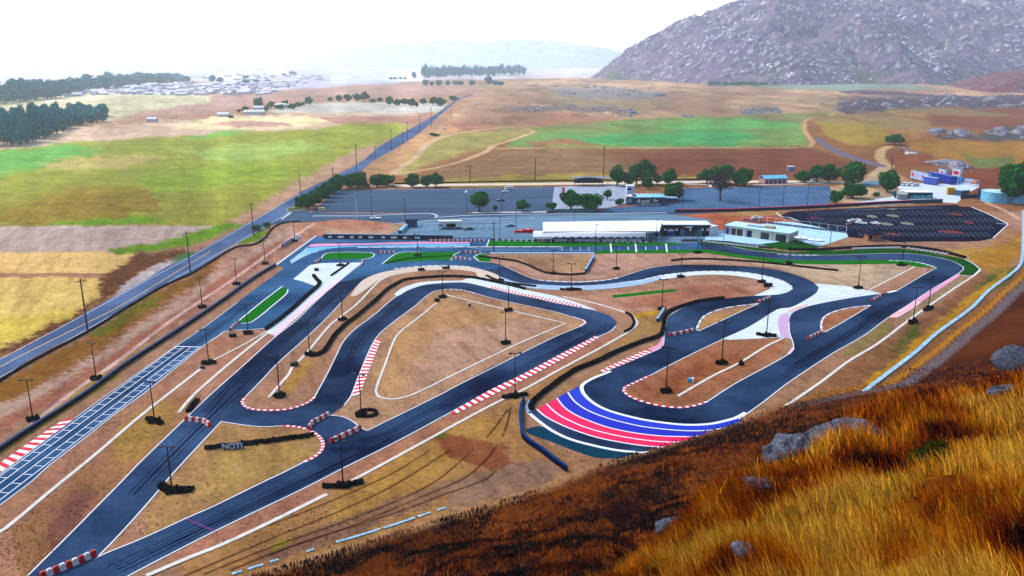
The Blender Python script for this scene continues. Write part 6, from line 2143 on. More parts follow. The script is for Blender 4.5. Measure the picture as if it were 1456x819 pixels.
# black front building right of the stands
b1, L = house('race_office', (942.6, 335.6), (1009.6, 335.6), 9, 5.2, charcoal, roofw, 'black fronted race office with a white roof and a red and white sign', over=.1)
for q in (.04, .28, .57, .83, .94):
    fpart('wall_lamp', b1, L * q - .4, L * q + .5, 2.5, 3.6, white_g)
fpart('window', b1, L * .10, L * .25, .1, 2.3, mat('blue_banner_glass', (40, 60, 170), .4, .2, 1))
fpart('window', b1, L * .36, L * .46, .1, 3.2, mat('teal_glass', (60, 120, 150), .4, .1, 1))
fpart('door', b1, L * .46, L * .72, .1, 2.6, glass)
fpart('window', b1, L * .72, L * .83, .1, 3.2, mat('teal_glass', (60, 120, 150)))
m = MB()
m.box((L * .16, -.1, 2.75), (3.0, .1, .7))
m.box((L * .16, -.1, 3.15), (1.2, .1, .5))
m.build('emblem', white_g, b1)
m = MB()
m.tube((L * .43, -.06, 4.2), (L * .43, -.16, 4.2), .62, n=14)
m.build('red_badge', red, b1)
fpart('sign_stripe', b1, L * .47, L * .62, 3.95, 4.5, white_g, .1)
b2, L = house('side_block', (1010.2, 336), (1020, 334), 8, 4.2, mat('pale_block_wall', (214, 232, 236), .8, .05, .5), roofw, 'plain pale block joined to the right end of the black race office', over=.05)
b3, L = house('link_shed', (931, 335), (942, 335), 6, 4.4, slate, roofc, 'narrow slate blue shed between the canopies and the black race office', over=.05)
fpart('shutter', b3, .5, L - .5, .2, 3.2, mat('shutter_blue', (40, 70, 104), .6, .1, 1))

# garage block
b4, L = house('garage_block', (1031, 332.6), (1121, 345.2), 11, 4.1, cream, roofc, 'low cream garage block with dark doors and a pale blue roof', over=.5)
for i, (q0, q1, kd) in enumerate(((.10, .17, 'garage_door'), (.19, .28, 'garage_door'), (.35, .43, 'garage_door'), (.57, .70, 'garage_door'), (.80, .96, 'garage_door'))):
    fpart(kd, b4, L * q0, L * q1, .1, 3.2, mat('purple_door', (34, 30, 96), .6, .1, 1) if i == 2 else glass)
fpart('pilaster', b4, L * .30, L * .31, 0, 4.0, white_g)
fpart('pilaster', b4, L * .745, L * .755, 0, 4.0, mat('teal_glass', (60, 120, 150)))
fpart('door', b4, .3, L * .06, .1, 3.4, mat('blue_door', (30, 50, 170), .6, .1, 1))
m = MB()
m.box((L * .62, 6, 4.75), (4.6, 3, .9))
m.build('roof_unit', mat('tan_unit', (190, 156, 128), .8, .1, 1), b4)
m = MB()
m.box((L * .40, 5, 4.6), (7, 2.4, .5))
m.build('roof_unit', mat('lilac_unit', (150, 170, 214), .8, .1, 1), b4)
# terrace fence
A, B, L, ang = span((1056, 313.8), (1203, 331.6))
fn = empty('terrace_fence', (A[0], A[1], 0), ang)
for i in range(13):
    m = MB()
    m.tube((L * i / 12, 0, 0), (L * i / 12, 0, 3.4), .09, n=6)
    m.build('post', white_g, fn)
m = MB()
m.box((L / 2, 0, 3.3), (L, .07, .09))
m.box((L / 2, 0, .5), (L, .07, .09))
m.build('rail', white_g, fn)
m = MB()
m.box((L * .5, .15, .55), (L, .12, .9))
m.build('base_wall', mat('navy_wall', (30, 36, 110), .8, .1, 1), fn)
tag(fn, 'white posted fence with a navy base wall behind the pale terrace', 'fence')
# terrace parasols
for i, (x, y) in enumerate(((1135, 345.6), (1145, 346.4), (1155, 349), (1165, 349.6))):
    X, Y = U(x, y)
    r = empty('parasol', (X, Y, 0))
    m = MB()
    m.tube((0, 0, 0), (0, 0, 2.9), .06, n=6)
    m.build('pole', white_g, r)
    m = MB()
    n = 8
    for k in range(n):
        a0, a1 = 6.283 * k / n, 6.283 * (k + 1) / n
        m.face([(0, 0, 3.4), (2.2 * math.cos(a0), 2.2 * math.sin(a0), 2.6), (2.2 * math.cos(a1), 2.2 * math.sin(a1), 2.6)])
        m.face([(2.2 * math.cos(a0), 2.2 * math.sin(a0), 2.6), (2.2 * math.cos(a1), 2.2 * math.sin(a1), 2.6), (2.2 * math.cos(a1), 2.2 * math.sin(a1), 2.25), (2.2 * math.cos(a0), 2.2 * math.sin(a0), 2.25)], 1)
    m.build('canopy', [white_g, navy_s], r)
    tag(r, ['first', 'second', 'third', 'last'][i] + ' white parasol from the left on the terrace by the dark turf mound', 'parasol', 'white parasols on the terrace')
X, Y = U(1038, 332.4)
r = dup(r, (X, Y, 0))
tag(r, 'white parasol alone at the left corner of the garage block', 'parasol', 'white parasols on the terrace')

# restaurant with its sign
b5, L = house('restaurant', (902, 292.6), (946, 292.2), 12, 4.6, slate, sky_roof, 'slate blue restaurant with a sky blue panelled roof and a black sign in white script', over=.3)
for q in (.18, .33, .50):
    m = MB()
    m.box((L * q, 6, 4.96), (.5, 12, .12))
    m.build('roof_rib', white_g, b5)
sg = fpart('sign_board', b5, L * -.04, L * .86, .9, 4.1, mat('black_board', (6, 6, 18), .6, .1, 1), .25)
t_ = text(sg, 'Angel', 3.4, white_g, L * .03, 1.6, -.42, shear=.45)
t_ = text(sg, 'Bar', 2.4, white_g, L * .58, 2.2, -.42, shear=.3)
fpart('sign_stripe', b5, L * .38, L * .80, 1.35, 1.5, white_g, .34)
fpart('sill', b5, L * -.04, L * .86, .45, .75, white_g, .3)
b6, L = house('kitchen_block', (890, 290.8), (901.4, 291.6), 7, 4.6, slate, white_g, 'small slate blue kitchen block at the left end of the restaurant', over=.25)
fpart('window', b6, L * .3, L * .7, 1.4, 3.6, mat('pale_glass', (120, 150, 200), .4, .1, 1))
b7, L = house('roof_house', (891, 283), (902, 283), 5, 7.6, mat('lilac_render', (206, 212, 236), .8, .05, 1), white_g, 'tall pale lilac house rising behind the kitchen block', over=.15)
fpart('window', b7, L * .1, L * .55, 5.2, 6.6, glass)
b8, L = house('patio_cover', (947, 288.8), (962, 289), 5, 2.8, mat('patio_dark', (40, 58, 96), .8, .1, 1), mat('pale_blue_sheet', (150, 190, 224), .6, .1, 1), 'low patio cover right of the restaurant under the black tree', over=.4)
fpart('table_rail', b8, .3, L - .3, .8, 1.0, mat('rose_rail', (200, 150, 170), .7, .1, 1), .3)

# marquee and kiosk on the plaza
A, B, L, ang = span((816, 265), (858, 265))
mq = empty('marquee', (A[0], A[1], 0), ang)
m = MB()
n = 18
for i in range(n):
    t0, t1 = math.pi * i / n, math.pi * (i + 1) / n
    x0_, x1_ = L / 2 - L / 2 * math.cos(t0), L / 2 - L / 2 * math.cos(t1)
    z0_, z1_ = 2.4 + 2.0 * math.sin(t0), 2.4 + 2.0 * math.sin(t1)
    m.face([(x0_, 0, z0_), (x1_, 0, z1_), (x1_, 5, z1_ + .8), (x0_, 5, z0_ + .8)])
    m.face([(x0_, 0, 2.2), (x1_, 0, 2.2), (x1_, 0, z1_), (x0_, 0, z0_)])
m.build('arched_roof', charcoal, mq)
m = MB()
m.box((L * .62, 7, 4.7), (L * 1.25, 6, .3))
m.build('flat_roof', mat('dusty_blue_roof', (120, 142, 190), .7, .1, .5), mq)
for q in (0.02, .33, .66, .98):
    m = MB()
    m.tube((L * q, .4, 0), (L * q, .4, 2.6), .12, n=6)
    m.build('post', dark, mq)
for q in (.2, .9, 1.2):
    m = MB()
    m.tube((L * q, 9, 0), (L * q, 9, 4.6), .12, n=6)
    m.build('post', dark, mq)
tag(mq, 'black arched marquee with a dusty blue flat roof behind it on the plaza', 'marquee')
X, Y = U(801, 281)
ks = empty('kiosk', (X, Y, 0))
m = MB()
m.box((0, 0, 1.4), (3.4, 3.0, 2.8))
m.build('body', mat('teal_stall', (90, 140, 190), .7, .1, 1), ks)
m = MB()
m.tube((0, 0, 2.85), (0, 0, 5.6), .9, .55, 10)
m.box((0, 0, 5.8), (1.9, 1.9, .5))
m.build('tower', red, ks)
m = MB()
m.box((0, -1.6, 1.6), (2.2, .1, 1.0))
m.build('counter', white_g, ks)
tag(ks, 'small blue kiosk with a red tower on the left of the plaza', 'kiosk')

# barn and yard behind the east car park
b9, L = house('barn', (1087, 262), (1119, 261), 8, 3.4, pinkw, sky_roof, 'long pink walled barn with a sky blue roof beyond the eastern car park', pitch=1.7)
for i in range(5):
    fpart('opening', b9, L * (.06 + .19 * i), L * (.14 + .19 * i), .3, 2.4, mat('dusky_opening', (96, 60, 70), .8, .1, 1))
b10, L = house('shed', (1276, 284), (1289, 284.4), 6, 3.0, mat('grey_shed', (150, 160, 160), .8, .1, 1), mat('stone_roof', (176, 176, 160), .8, .1, 1), 'small grey shed with a stone coloured roof left of the white roofed one', pitch=1.2)
b11, L = house('open_shed', (1289.6, 282.4), (1325.6, 282.4), 7, 3.6, mat('dark_teal_wall', (30, 78, 92), .8, .1, 1), roofw, 'wide shed with a white roof and a dark open front full of teal crates', over=.3)
for i in range(6):
    fpart('crate', b11, L * (.12 + .14 * i), L * (.22 + .14 * i), .2, 1.6 + .5 * (i % 2), mat('teal_crate', (100, 190, 200), .7, .1, 1), .8)
fpart('lower_screen', b11, L * .15, L * 1.1, -.0, .1, dark)
rail_wall('screen_fence', [(1295.6, 289.4), (1340, 288.4)], 2.2, 'dark teal screen fence in front of the white roofed shed', mat('dark_teal_wall', (30, 78, 92)), None, .2, 'fence')
rail_wall('screen_fence', [(1366, 283), (1402, 279.6)], 2.0, 'dark green screen fence running right to the black water tank', mat('dark_green_net', (20, 62, 60), .8, .1, 1), None, .2, 'fence')
# inflatable slides / show pieces with pink round marks
infl = mat('inflatable_blue', (74, 98, 190), .6, .1, .5)
infl2 = mat('inflatable_pale', (172, 196, 232), .6, .1, .5)


def trailer(a, b, depth, h, m1, label, marks=(), roof=None):
    A, B, L, ang = span(a, b)
    r = empty('show_trailer', (A[0], A[1], 0), ang)
    m = MB()
    m.prism([(0, 0), (L, 0), (L, depth), (0, depth)], .5, h)
    m.box((L / 2, -.02, h + .1), (L * 1.01, .2, .3))
    m.build('body', m1, r)
    if roof:
        m = MB()
        m.prism([(-.1, -.1), (L + .1, -.1), (L + .1, depth + .1), (-.1, depth + .1)], h + .26, h + .4)
        m.build('roof', roof, r)
    for q in (.15, .85):
        m = MB()
        m.tube((L * q, -.05, .45), (L * q, .3, .45), .45, n=10)
        m.build('wheel', black, r)
    for q, s, mm in marks:
        m = MB()
        m.tube((L * q, -.05, h * .6), (L * q, -.14, h * .6), s, n=16)
        m.build('round_mark', mm, r)
    tag(r, label, 'trailer', 'show trailers and booths in the pale yard')
    return r


magenta = mat('magenta_mark', (226, 30, 120), .6, .05, 1)
trailer((1294, 254), (1318, 260), 2.6, 5.6, infl2, 'pale blue show trailer with a red disc at the left end of the yard', [(.13, 1.3, red), (.70, 1.0, magenta), (.92, .9, magenta)])
trailer((1312, 261.4), (1331, 264), 2.6, 4.6, infl, 'deep blue show trailer in front of the pale one', roof=infl2)
trailer((1318, 256), (1352, 263), 4, 5.2, mat('inflatable_navy', (40, 62, 160), .6, .1, 1), 'long navy show trailer in the middle of the yard', roof=infl)
trailer((1334, 252), (1343, 254.5), 2, 5.8, infl2, 'small booth with a magenta disc behind the navy trailer', [(.5, 1.5, magenta)])
trailer((1353, 252), (1364, 253.5), 2, 6.0, white_g, 'white booth with a wide magenta disc at the right of the trailers', [(.35, 1.3, magenta), (.65, 1.3, magenta)])
trailer((1354, 260), (1366, 261.5), 3, 4.2, mat('sky_trailer', (80, 160, 220), .6, .1, 1), 'sky blue trailer with a pale star right of the navy one', [(.3, .8, white_g)])
trailer((1371, 259), (1386, 262), 3, 2.4, mat('lavender_trailer', (170, 190, 230), .6, .1, 1), 'low lavender trailer on the right side of the yard')
b12, L = house('yellow_container', (1347, 277), (1357.4, 277.4), 4, 4.2, mat('yellow_steel', (206, 166, 20), .6, .12, 1), mat('yellow_top', (222, 186, 60), .6, .1, 1), 'yellow container in the middle of the yard', 'container', over=.0, roof_t=.15)
fpart('door', b12, L * .1, L * .9, .2, 3.6, mat('ochre_panel', (186, 146, 10), .6, .15, 2))
b13, L = house('work_shed', (1366, 279), (1378, 278), 5, 3.2, mat('slate_grey_wall', (84, 100, 130), .8, .1, 1), mat('pale_sheet_roof', (176, 210, 222), .7, .1, 1), 'grey work shed right of the yellow container', over=.3)
fpart('door', b13, L * .3, L * .6, .1, 2.4, glass)
X, Y = U(1385, 264)
fb = empty('fire_pit_tent', (X, Y, 0))
m = MB()
for k in range(4):
    a0, a1 = 1.57 * k, 1.57 * (k + 1)
    m.face([(0, 0, 4.4), (2.6 * math.cos(a0), 2.6 * math.sin(a0), 2.0), (2.6 * math.cos(a1), 2.6 * math.sin(a1), 2.0)])
m.build('roof', mat('orange_fabric', (232, 120, 30), .7, .15, 1), fb)
m = MB()
for k in range(4):
    m.tube((2.5 * math.cos(1.57 * k), 2.5 * math.sin(1.57 * k), 0), (2.5 * math.cos(1.57 * k), 2.5 * math.sin(1.57 * k), 2.1), .08, n=5)
m.build('frame', dark, fb)
tag(fb, 'small orange pyramid tent at the right end of the yard', 'tent')
# brown pay kiosk
b14, L = house('pay_kiosk', (1233.4, 342.6), (1252, 343), 5, 3.2, brick, mat('dark_flat_roof', (40, 36, 60), .8, .1, 1), 'brown brick pay kiosk with a dark flat roof at the corner of the navy lot', 'kiosk', over=1.2)
fpart('window', b14, L * .12, L * .34, .8, 2.6, glass)
# water tanks
for px, py, rad, hh, mm, lb in ((1427.6, 289.6, 8.2, 6.0, sky_roof, 'large pale teal round water tank at the right edge'), (1452, 290, 4.6, 5.0, sky_roof, 'smaller teal water tank cut by the right edge'), (1407, 284, 4.6, 5.0, mat('dark_tank', (40, 44, 84), .7, .1, 1), 'dark navy water tank left of the large teal one')):
    X, Y = U(px, py)
    Y += rad
    r = empty('water_tank', (X, Y, 0))
    m = MB()
    m.tube((0, 0, 0), (0, 0, hh), rad, rad, 32)
    m.build('drum', mm, r)
    m = MB()
    m.tube((0, 0, hh + .004), (0, 0, hh + .5), rad * 1.01, rad * .3, 32)
    m.build('lid', mat('pale_lid', (180, 224, 232), .6, .06, .5) if mm is sky_roof else mm, r)
    m = MB()
    for i in range(10):
        m.box((rad * .5, -rad * .87 - .15, .5 * i + .3), (.6, .05, .06))
    m.build('ladder', dark, r)
    tag(r, lb, 'water tank', 'round water tanks')

# sponsor wall at the north end
A, B, L, ang = span((461, 339.6), (644, 341.4))
wl_ = empty('sponsor_wall', (A[0], A[1], 0), ang)
m = MB()
m.box((L / 2, 0, 1.1), (L, .5, 2.2))
m.build('wall', mat('navy_banner', (18, 24, 66), .7, .1, 1), wl_)
m = MB()
m.box((L / 2, 0, 2.3), (L, .7, .18))
m.build('cap', pale_top, wl_)
rs = random.Random(4)
x = 2.0
while x < L * .78:
    w_ = rs.choice((1.6, 2.2, 2.8))
    fpart('banner_patch', wl_, x, x + w_, .55, 1.5, white_g, .1, y=-.25)
    x += w_ + rs.uniform(2.2, 4.2)
tag(wl_, 'long navy sponsor wall with white patches at the north end of the circuit', 'wall')
# low red topped wall north of the navy lot
rail_wall('low_wall', [(960, 302), (1000, 301.8), (1060, 300.2), (1116, 298), (1200, 293.8), (1262, 290.2), (1338, 287.6)], 1.6, 'long navy low wall with a red top along the navy lot', mat('navy_banner', (18, 24, 66)), mat('rose_red_cap', (214, 30, 72), .7, .08, 1), .7, 'wall')
# green screen hedge wall by plaza
rail_wall('screen_fence', [(783, 301.6), (850, 301)], 1.6, 'teal mesh fence below the two broad dark trees of the plaza', mat('teal_mesh', (60, 130, 130), .8, .15, 1), None, .15, 'fence')
rail_wall('retaining_wall', [(-60, 592), (0, 543), (62, 506), (127, 471.6), (181, 438), (219, 415.4), (240, 404), (271, 390.6), (299, 373.6), (335, 352.6), (361.5, 348.4), (376, 340), (385, 328), (396, 320), (410, 316.6), (427, 315.4)], .7,
          'low dark wall winding between the road and the circuit up to the entrance', mat('dark_stone', (46, 36, 36), .95, .2, 1), None, .45, 'wall')
rail_wall('farm_fence', [(560, 262), (700, 259), (860, 257), (1000, 256)], .9, 'faint dark fence along the gravel lane behind the car park', mat('dark_stone', (46, 36, 36)), None, .08, 'fence')

# white letters standing on the tyre wall of the lower left infield
X, Y = U(316.5, 640.0)
lt = empty('letter_sign', (X, Y, 0), .10)
m = MB()
m.box((2.0, .35, .7), (4.6, .2, 1.5))
m.build('board', mat('teal_board', (30, 90, 130), .7, .1, 1), lt)
text(lt, 'NOTI', 1.75, white_g, -.15, .12, .2)
tag(lt, 'teal board with white letters NOTI set into the lower left infield tyre wall', 'sign')
# purple banner
A, B, L, ang = span((401, 353), (417, 343))
bn = empty('banner', (A[0], A[1], 0), ang)
m = MB()
m.box((L / 2, 0, 1.0), (L, .12, 1.6))
m.build('cloth', mat('purple_fabric', (62, 34, 130), .7, .1, 1), bn)
m = MB()
m.box((L / 2, -.08, 1.05), (L * .75, .05, .45))
m.build('white_lettering_band', white_g, bn)
for q in (0, .5, 1):
    m = MB()
    m.tube((L * q, .12, 0), (L * q, .12, 1.9), .07, n=6)
    m.build('post', dark, bn)
tag(bn, 'purple banner with a white band of lettering on the dirt strip by the pit entry', 'banner')
X, Y = U(422, 340)
m = MB()
m.box((0, 0, 1.0), (1.8, 1.2, 2.0), taper=.8)
m.box((1.2, .6, .7), (1.2, 1.0, 1.4), taper=.8)
tag(m.build('covered_pile', white_g, loc=(X, Y, 0)), 'white covered pile behind the lamp post at the end of the purple banner', 'pile')
# small infield things
def small(name, px, py, boxes, mm, label, cat, rz=0.0, parts=()):
    X, Y = U(px, py)
    r = empty(name, (X, Y, 0), rz)
    m = MB()
    for c, d in boxes:
        m.box(c, d, taper=.92)
    m.build('body', mm, r)
    for nm, c, d, m2 in parts:
        q = MB()
        q.box(c, d)
        q.build(nm, m2, r)
    tag(r, label, cat)
    return r


small('cable_box', 667, 435, [((0, 0, .55), (1.1, .9, 1.1))], mat('grey_cabinet', (190, 196, 210), .6, .1, 2), 'pale grey cabinet alone in the top of the kite shaped infield', 'cabinet', .3, [('door', (0, -.47, .55), (.8, .05, .9), glass)])
small('tyre_crate', 621.5, 428.6, [((0, 0, .5), (1.8, 1.0, 1.0))], black, 'black tyre crate left of the lamp post at the kite infield corner', 'crate', .1, [('lid', (0, 0, 1.03), (1.9, 1.1, .08), dark)])
small('tyre_crate', 1092, 407.4, [((0, 0, .6), (3.0, 1.2, 1.2))], black, 'long black crate on the sand inside the right end of the upper hairpin', 'crate', 0, [('lid', (0, 0, 1.22), (3.1, 1.3, .08), dark)])
small('marshal_post', 982, 543, [((0, 0, .5), (1.6, .9, 1.0))], mat('sky_drum', (90, 170, 214), .5, .1, 2), 'sky blue and white box lying on the brown hairpin infield', 'box', -.2, [('white_band', (.5, 0, .52), (.5, .96, 1.06), white_g)])
small('tyre_crate', 1054, 519, [((0, 0, .5), (1.3, 1.0, 1.0)), ((0, 0, 1.2), (.5, .5, .6))], black, 'black marker block sitting on the drain of the brown infield', 'crate', .4, [('lid', (0, 0, 1.53), (.55, .55, .06), dark)])
small('tyre_crate', 450, 385, [((0, 0, .5), (1.7, 1.2, 1.0))], black, 'single black crate on the left of the white concrete apron', 'crate', .2, [('lid', (0, 0, 1.03), (1.8, 1.3, .08), dark)])
small('tyre_crate', 331, 478.6, [((0, 0, .45), (1.9, 1.3, .9))], black, 'black crate under the red and white blocks below the green pit island', 'crate', .1, [('lid', (0, 0, .93), (2.0, 1.4, .08), dark)])
small('tyre_crate', 418.6, 520, [((0, 0, .45), (2.0, 1.3, .9))], black, 'black crate straddling the drain of the tongue island', 'crate', .5, [('lid', (0, 0, .93), (2.1, 1.4, .08), dark)])
small('tyre_crate', 288, 524, [((0, 0, .3), (1.4, .7, .6))], mat('grey_drum', (70, 84, 110), .7, .1, 2), 'small grey trough at the break of the drain beside the grid front line', 'trough', .3, [('lid', (0, 0, .62), (1.2, .5, .05), dark)])
small('kart_stand', 633, 382.4, [((0, 0, .5), (2.2, .8, .9)), ((1.4, 0, .7), (.9, .7, 1.4))], black, 'black kart stand on the sandy apron below the long turf island', 'stand', 0, [('white_flag', (-1.4, 0, 1.2), (.7, .1, .9), white_g)])
small('cream_box', 456, 300.6, [((0, 0, 1.1), (2.0, 1.5, 2.2))], mat('cream_box', (232, 214, 176), .8, .06, 1), 'left cream box below the roadside hedge', 'box', 0, [('door', (0, -.78, 1.0), (1.2, .06, 1.6), mat('tan_panel', (196, 170, 120), .7))])
small('cream_box', 460, 300.6, [((0, 0, 1.1), (2.0, 1.5, 2.2))], mat('cream_box', (232, 214, 176)), 'right cream box below the roadside hedge', 'box', 0, [('door', (0, -.78, 1.0), (1.2, .06, 1.6), mat('tan_panel', (196, 170, 120)))])
small('red_bladder', 741, 330.6, [((0, 0, .55), (6.6, 2.2, 1.0))], red, 'smaller red inflatable cushion left of the front canopy', 'cushion', .05, [('strap', (0, 0, 1.08), (.3, 2.3, .06), white_g)])
small('red_bladder', 750.6, 330.4, [((0, 0, .8), (6.4, 2.8, 1.5))], red, 'larger red inflatable cushion touching the front canopy', 'cushion', .05, [('strap', (0, 0, 1.58), (.3, 2.9, .06), white_g)])
small('entrance_sign', 421.4, 299.6, [((0, 0, .6), (10, 4, 1.1))], mat('stone_planter', (206, 200, 160), .8, .15, .5), 'cream planter with low plants at the road junction', 'planter', .3, [('planting', (0, 0, 1.4), (9, 3.2, .7), mat('olive_planting', (140, 140, 50), .9, .3, 1)), ('sign_panel', (2, 2.3, 2.4), (6.4, .3, 1.6), white_g)])
small('pump_house', 585, 322.6, [((0, 0, 1.6), (6.0, 2.6, 3.2))], slate, 'slate blue pump house at the bend of the paddock kerb', 'hut', .1, [('roof', (0, 0, 3.35), (6.8, 3.4, .3), mat('dark_flat_roof', (40, 36, 60))), ('door', (-1.6, -1.33, 1.2), (1.2, .06, 2.2), glass)])
rail_wall('ramp_wall', [(568.6, 332.6), (576, 325.6), (580, 321.6)], 1.8, 'pale blue ramp wall dropping from the pump house toward the dirt', conc_b, None, 1.6, 'wall')
small('toilet_block', 1124, 243, [((0, 0, 1.6), (4.2, 3, 3.2))], mat('teal_stall', (90, 140, 190)), 'tiny pale hut on the brown field left of the trees behind the east car park', 'hut', 0, [('roof', (0, 0, 3.4), (4.8, 3.6, .3), white_g)])
small('white_slab', 1295.6, 219, [((0, 0, .6), (9, 6, 1.2))], mat('white_sheet', (226, 220, 210), .8, .08, 1), 'square white sheet of rock on the hillside below the lone dark tree', 'slab')

# ---- vehicles
def car_proto(kind, col, nm):
    r = empty(nm, (0, 0, 0))
    body = mat('car_paint_' + nm + '_%d_%d_%d' % col, col, .35, .03, 1, spec=2)
    L_, W_, = (4.6, 1.85) if kind != 'van' else (5.4, 2.1)
    if kind == 'pickup':
        L_ = 5.6
    # side profile swept across the width, cabin narrower than the body
    low = {'car': [(-.5, .34), (-.5, .78), (-.42, .92), (-.2, .96), (.26, .98), (.42, .9), (.5, .7), (.5, .34)],
           'van': [(-.5, .36), (-.5, 1.0), (-.44, 1.2), (.3, 1.22), (.5, 1.2), (.5, .36)],
           'pickup': [(-.5, .45), (-.5, .95), (-.46, 1.05), (-.24, 1.1), (.02, 1.12), (.03, .98), (.5, .98), (.5, .45)]}[kind]
    cab = {'car': [(-.22, .95), (-.08, 1.42), (.2, 1.46), (.36, .97)],
           'van': [(-.42, 1.19), (-.3, 1.95), (.49, 2.0), (.5, 1.19)],
           'pickup': [(-.24, 1.08), (-.15, 1.62), (0, 1.66), (.03, 1.1)]}[kind]
    m = MB()

    def sweep(pr, w, wt, mi=0):
        k, n = len(m.v), len(pr)
        zmx = max(p[1] for p in pr)
        zmn = min(p[1] for p in pr)
        for s in (-1, 1):
            for (x, z_) in pr:
                ww = w + (wt - w) * (z_ - zmn) / (zmx - zmn)
                m.v.append((x * L_, s * ww / 2, z_))
        for i in range(n):
            j = (i + 1) % n
            m.f.append((k + i, k + j, k + n + j, k + n + i))
            m.mi.append(mi)
        m.f.append(tuple(k + i for i in range(n)))
        m.f.append(tuple(k + n + i for i in reversed(range(n))))
        m.mi += [mi, mi]
    sweep(low, W_, W_ * .96)
    sweep(cab, W_ * .9, W_ * .74)
    m.build('body', body, r)
    # windows: slightly proud panels
    m = MB()
    zc0, zc1 = cab[0][1] + .1, max(p[1] for p in cab) - .12
    for s in (-1, 1):
        x0_, x1_ = (cab[0][0] + .06) * L_, (cab[-1][0] - .07) * L_
        w0, w1 = W_ * .45 + .012, W_ * .37 + .02
        m.face([(x0_, s * w0, zc0), (x1_, s * w0, zc0), (x1_ - .3, s * w1, zc1), (x0_ + .35, s * w1, zc1)])
    m.build('side_window', glass, r)
    m = MB()
    (xa, za), (xb, zb) = cab[0], cab[1]
    m.face([(xa * L_ - .02, -W_ * .38, za + .06), (xa * L_ - .02, W_ * .38, za + .06), (xb * L_ - .06, W_ * .33, zb - .03), (xb * L_ - .06, -W_ * .33, zb - .03)])
    m.build('windscreen', glass, r)
    for sx in (-.31, .31):
        for s in (-1, 1):
            q = MB()
            q.tube((sx * L_, s * (W_ / 2 - .2), .34), (sx * L_, s * (W_ / 2 + .02), .34), .34, n=12)
            q.build('wheel', black, r)
    return r


CARS = [('van', (238, 240, 244), 723.6, 269.4, 0.2, 'white van near the top right of the first car park'),
        ('car', (232, 236, 244), 718.4, 273.6, .05, 'white car just below the white van in the first car park'),
        ('car', (20, 22, 40), 712, 286, .1, 'dark car alone in the middle right of the first car park'),
        ('car', (70, 120, 170), 725.6, 322.4, 0.05, 'small blue car in the paddock left of the red cushions'),
        ('pickup', (240, 242, 246), 534, 312, .15, 'white pickup on the entrance lane beside a dark mast'),
        ('pickup', (226, 232, 240), 515, 265.4, 0.0, 'white vehicle half hidden under the corner trees'),
        ('car', (240, 242, 246), 1211, 315.4, .3, 'leftmost white car in the navy lot, behind a dark red one'),
        ('car', (240, 242, 246), 1219, 315, -.9, 'second white car from the left in the navy lot'),
        ('pickup', (236, 240, 244), 1224, 318.8, -.6, 'white pickup in front of the second white car in the navy lot'),
        ('car', (238, 240, 244), 1244, 319, -.9, 'rightmost white car in the navy lot'),
        ('car', (120, 26, 30), 1207.6, 320.6, .4, 'dark red car beside the leftmost white one in the navy lot'),
        ('pickup', (226, 232, 240), 1076.4, 311.6, .1, 'white pickup on the dirt above the garage block'),
        ('car', (40, 60, 120), 1277, 262.8, .3, 'navy car at the left of the row above the white roofed shed'),
        ('car', (110, 160, 220), 1273.6, 264.4, 1.0, 'light blue car leading the row above the white roofed shed'),
        ('van', (236, 240, 244), 1284.6, 264, .8, 'white van in the middle of the row above the shed'),
        ('van', (232, 238, 244), 1292, 264.4, .4, 'white van second from the right in the row above the shed'),
        ('van', (240, 242, 246), 1301, 264.8, .3, 'white van at the right end of the row above the shed'),
        ('car', (16, 20, 40), 783, 302.6, 0.0, 'dark car parked left of the teal mesh fence'),
        ('car', (220, 228, 236), 1158, 257.2, 0, 'pale car in front of the middle tree behind the east car park'),
        ('car', (30, 34, 56), 666.6, 327, 0.2, 'black kart van right of the race hauler in the paddock')]
CARP = {}
for kd, colr, px, py, rz, lb in CARS:
    key = (kd, colr)
    X, Y = U(px, py)
    nm = {'car': 'parked_car', 'van': 'parked_van', 'pickup': 'pickup_truck'}[kd]
    if key in CARP:
        r = dup(CARP[key], (X, Y, 0), rz)
    else:
        r = CARP[key] = car_proto(kd, colr, nm)
    r.location = (X, Y, .05)
    r.rotation_euler.z = rz
    tag(r, lb, {'car': 'car', 'van': 'van', 'pickup': 'pickup'}[kd], 'vehicles parked about the circuit')
# race hauler
A, B, L, ang = span((623, 326.6), (656, 326.4))
hl = empty('race_hauler', (A[0], A[1], 0), ang)
m = MB()
m.box((L * .5, 3.0, 2.5), (L * 1.0, 2.6, 3.0))
m.box((L * .5, 1.4, 3.9), (L * .98, 1.2, .12))
m.build('trailer_body', white_g, hl)
m = MB()
m.box((1.1, 1.5, 1.6), (2.2, 2.4, 2.4), taper=.9)
m.box((2.6, 1.5, 1.0), (1.2, 2.2, 1.2))
m.build('cab', mat('cab_pale', (210, 224, 236), .5, .05, 1), hl)
fpart('side_door', hl, L * .35, L * .75, .8, 2.6, charcoal, .1, y=1.68)
fpart('windscreen', hl, .3, 1.9, 1.7, 2.5, glass, .06, y=.34)
for q in (.08, .25, .78, .86, .94):
    m = MB()
    m.tube((L * q, 1.0, .5), (L * q, 1.5, .5), .5, n=12)
    m.build('wheel', black, hl)
m = MB()
m.box((L * .3, .3, .8), (3.4, 1.6, .9), taper=.7)
m.box((L * .55, .4, .7), (2.6, 1.5, .7), taper=.8)
m.build('loading_gear', mat('steel_blue_gear', (70, 100, 140), .6, .1, 2), hl)
tag(hl, 'white race hauler with an open dark side door and gear in front in the paddock', 'truck')
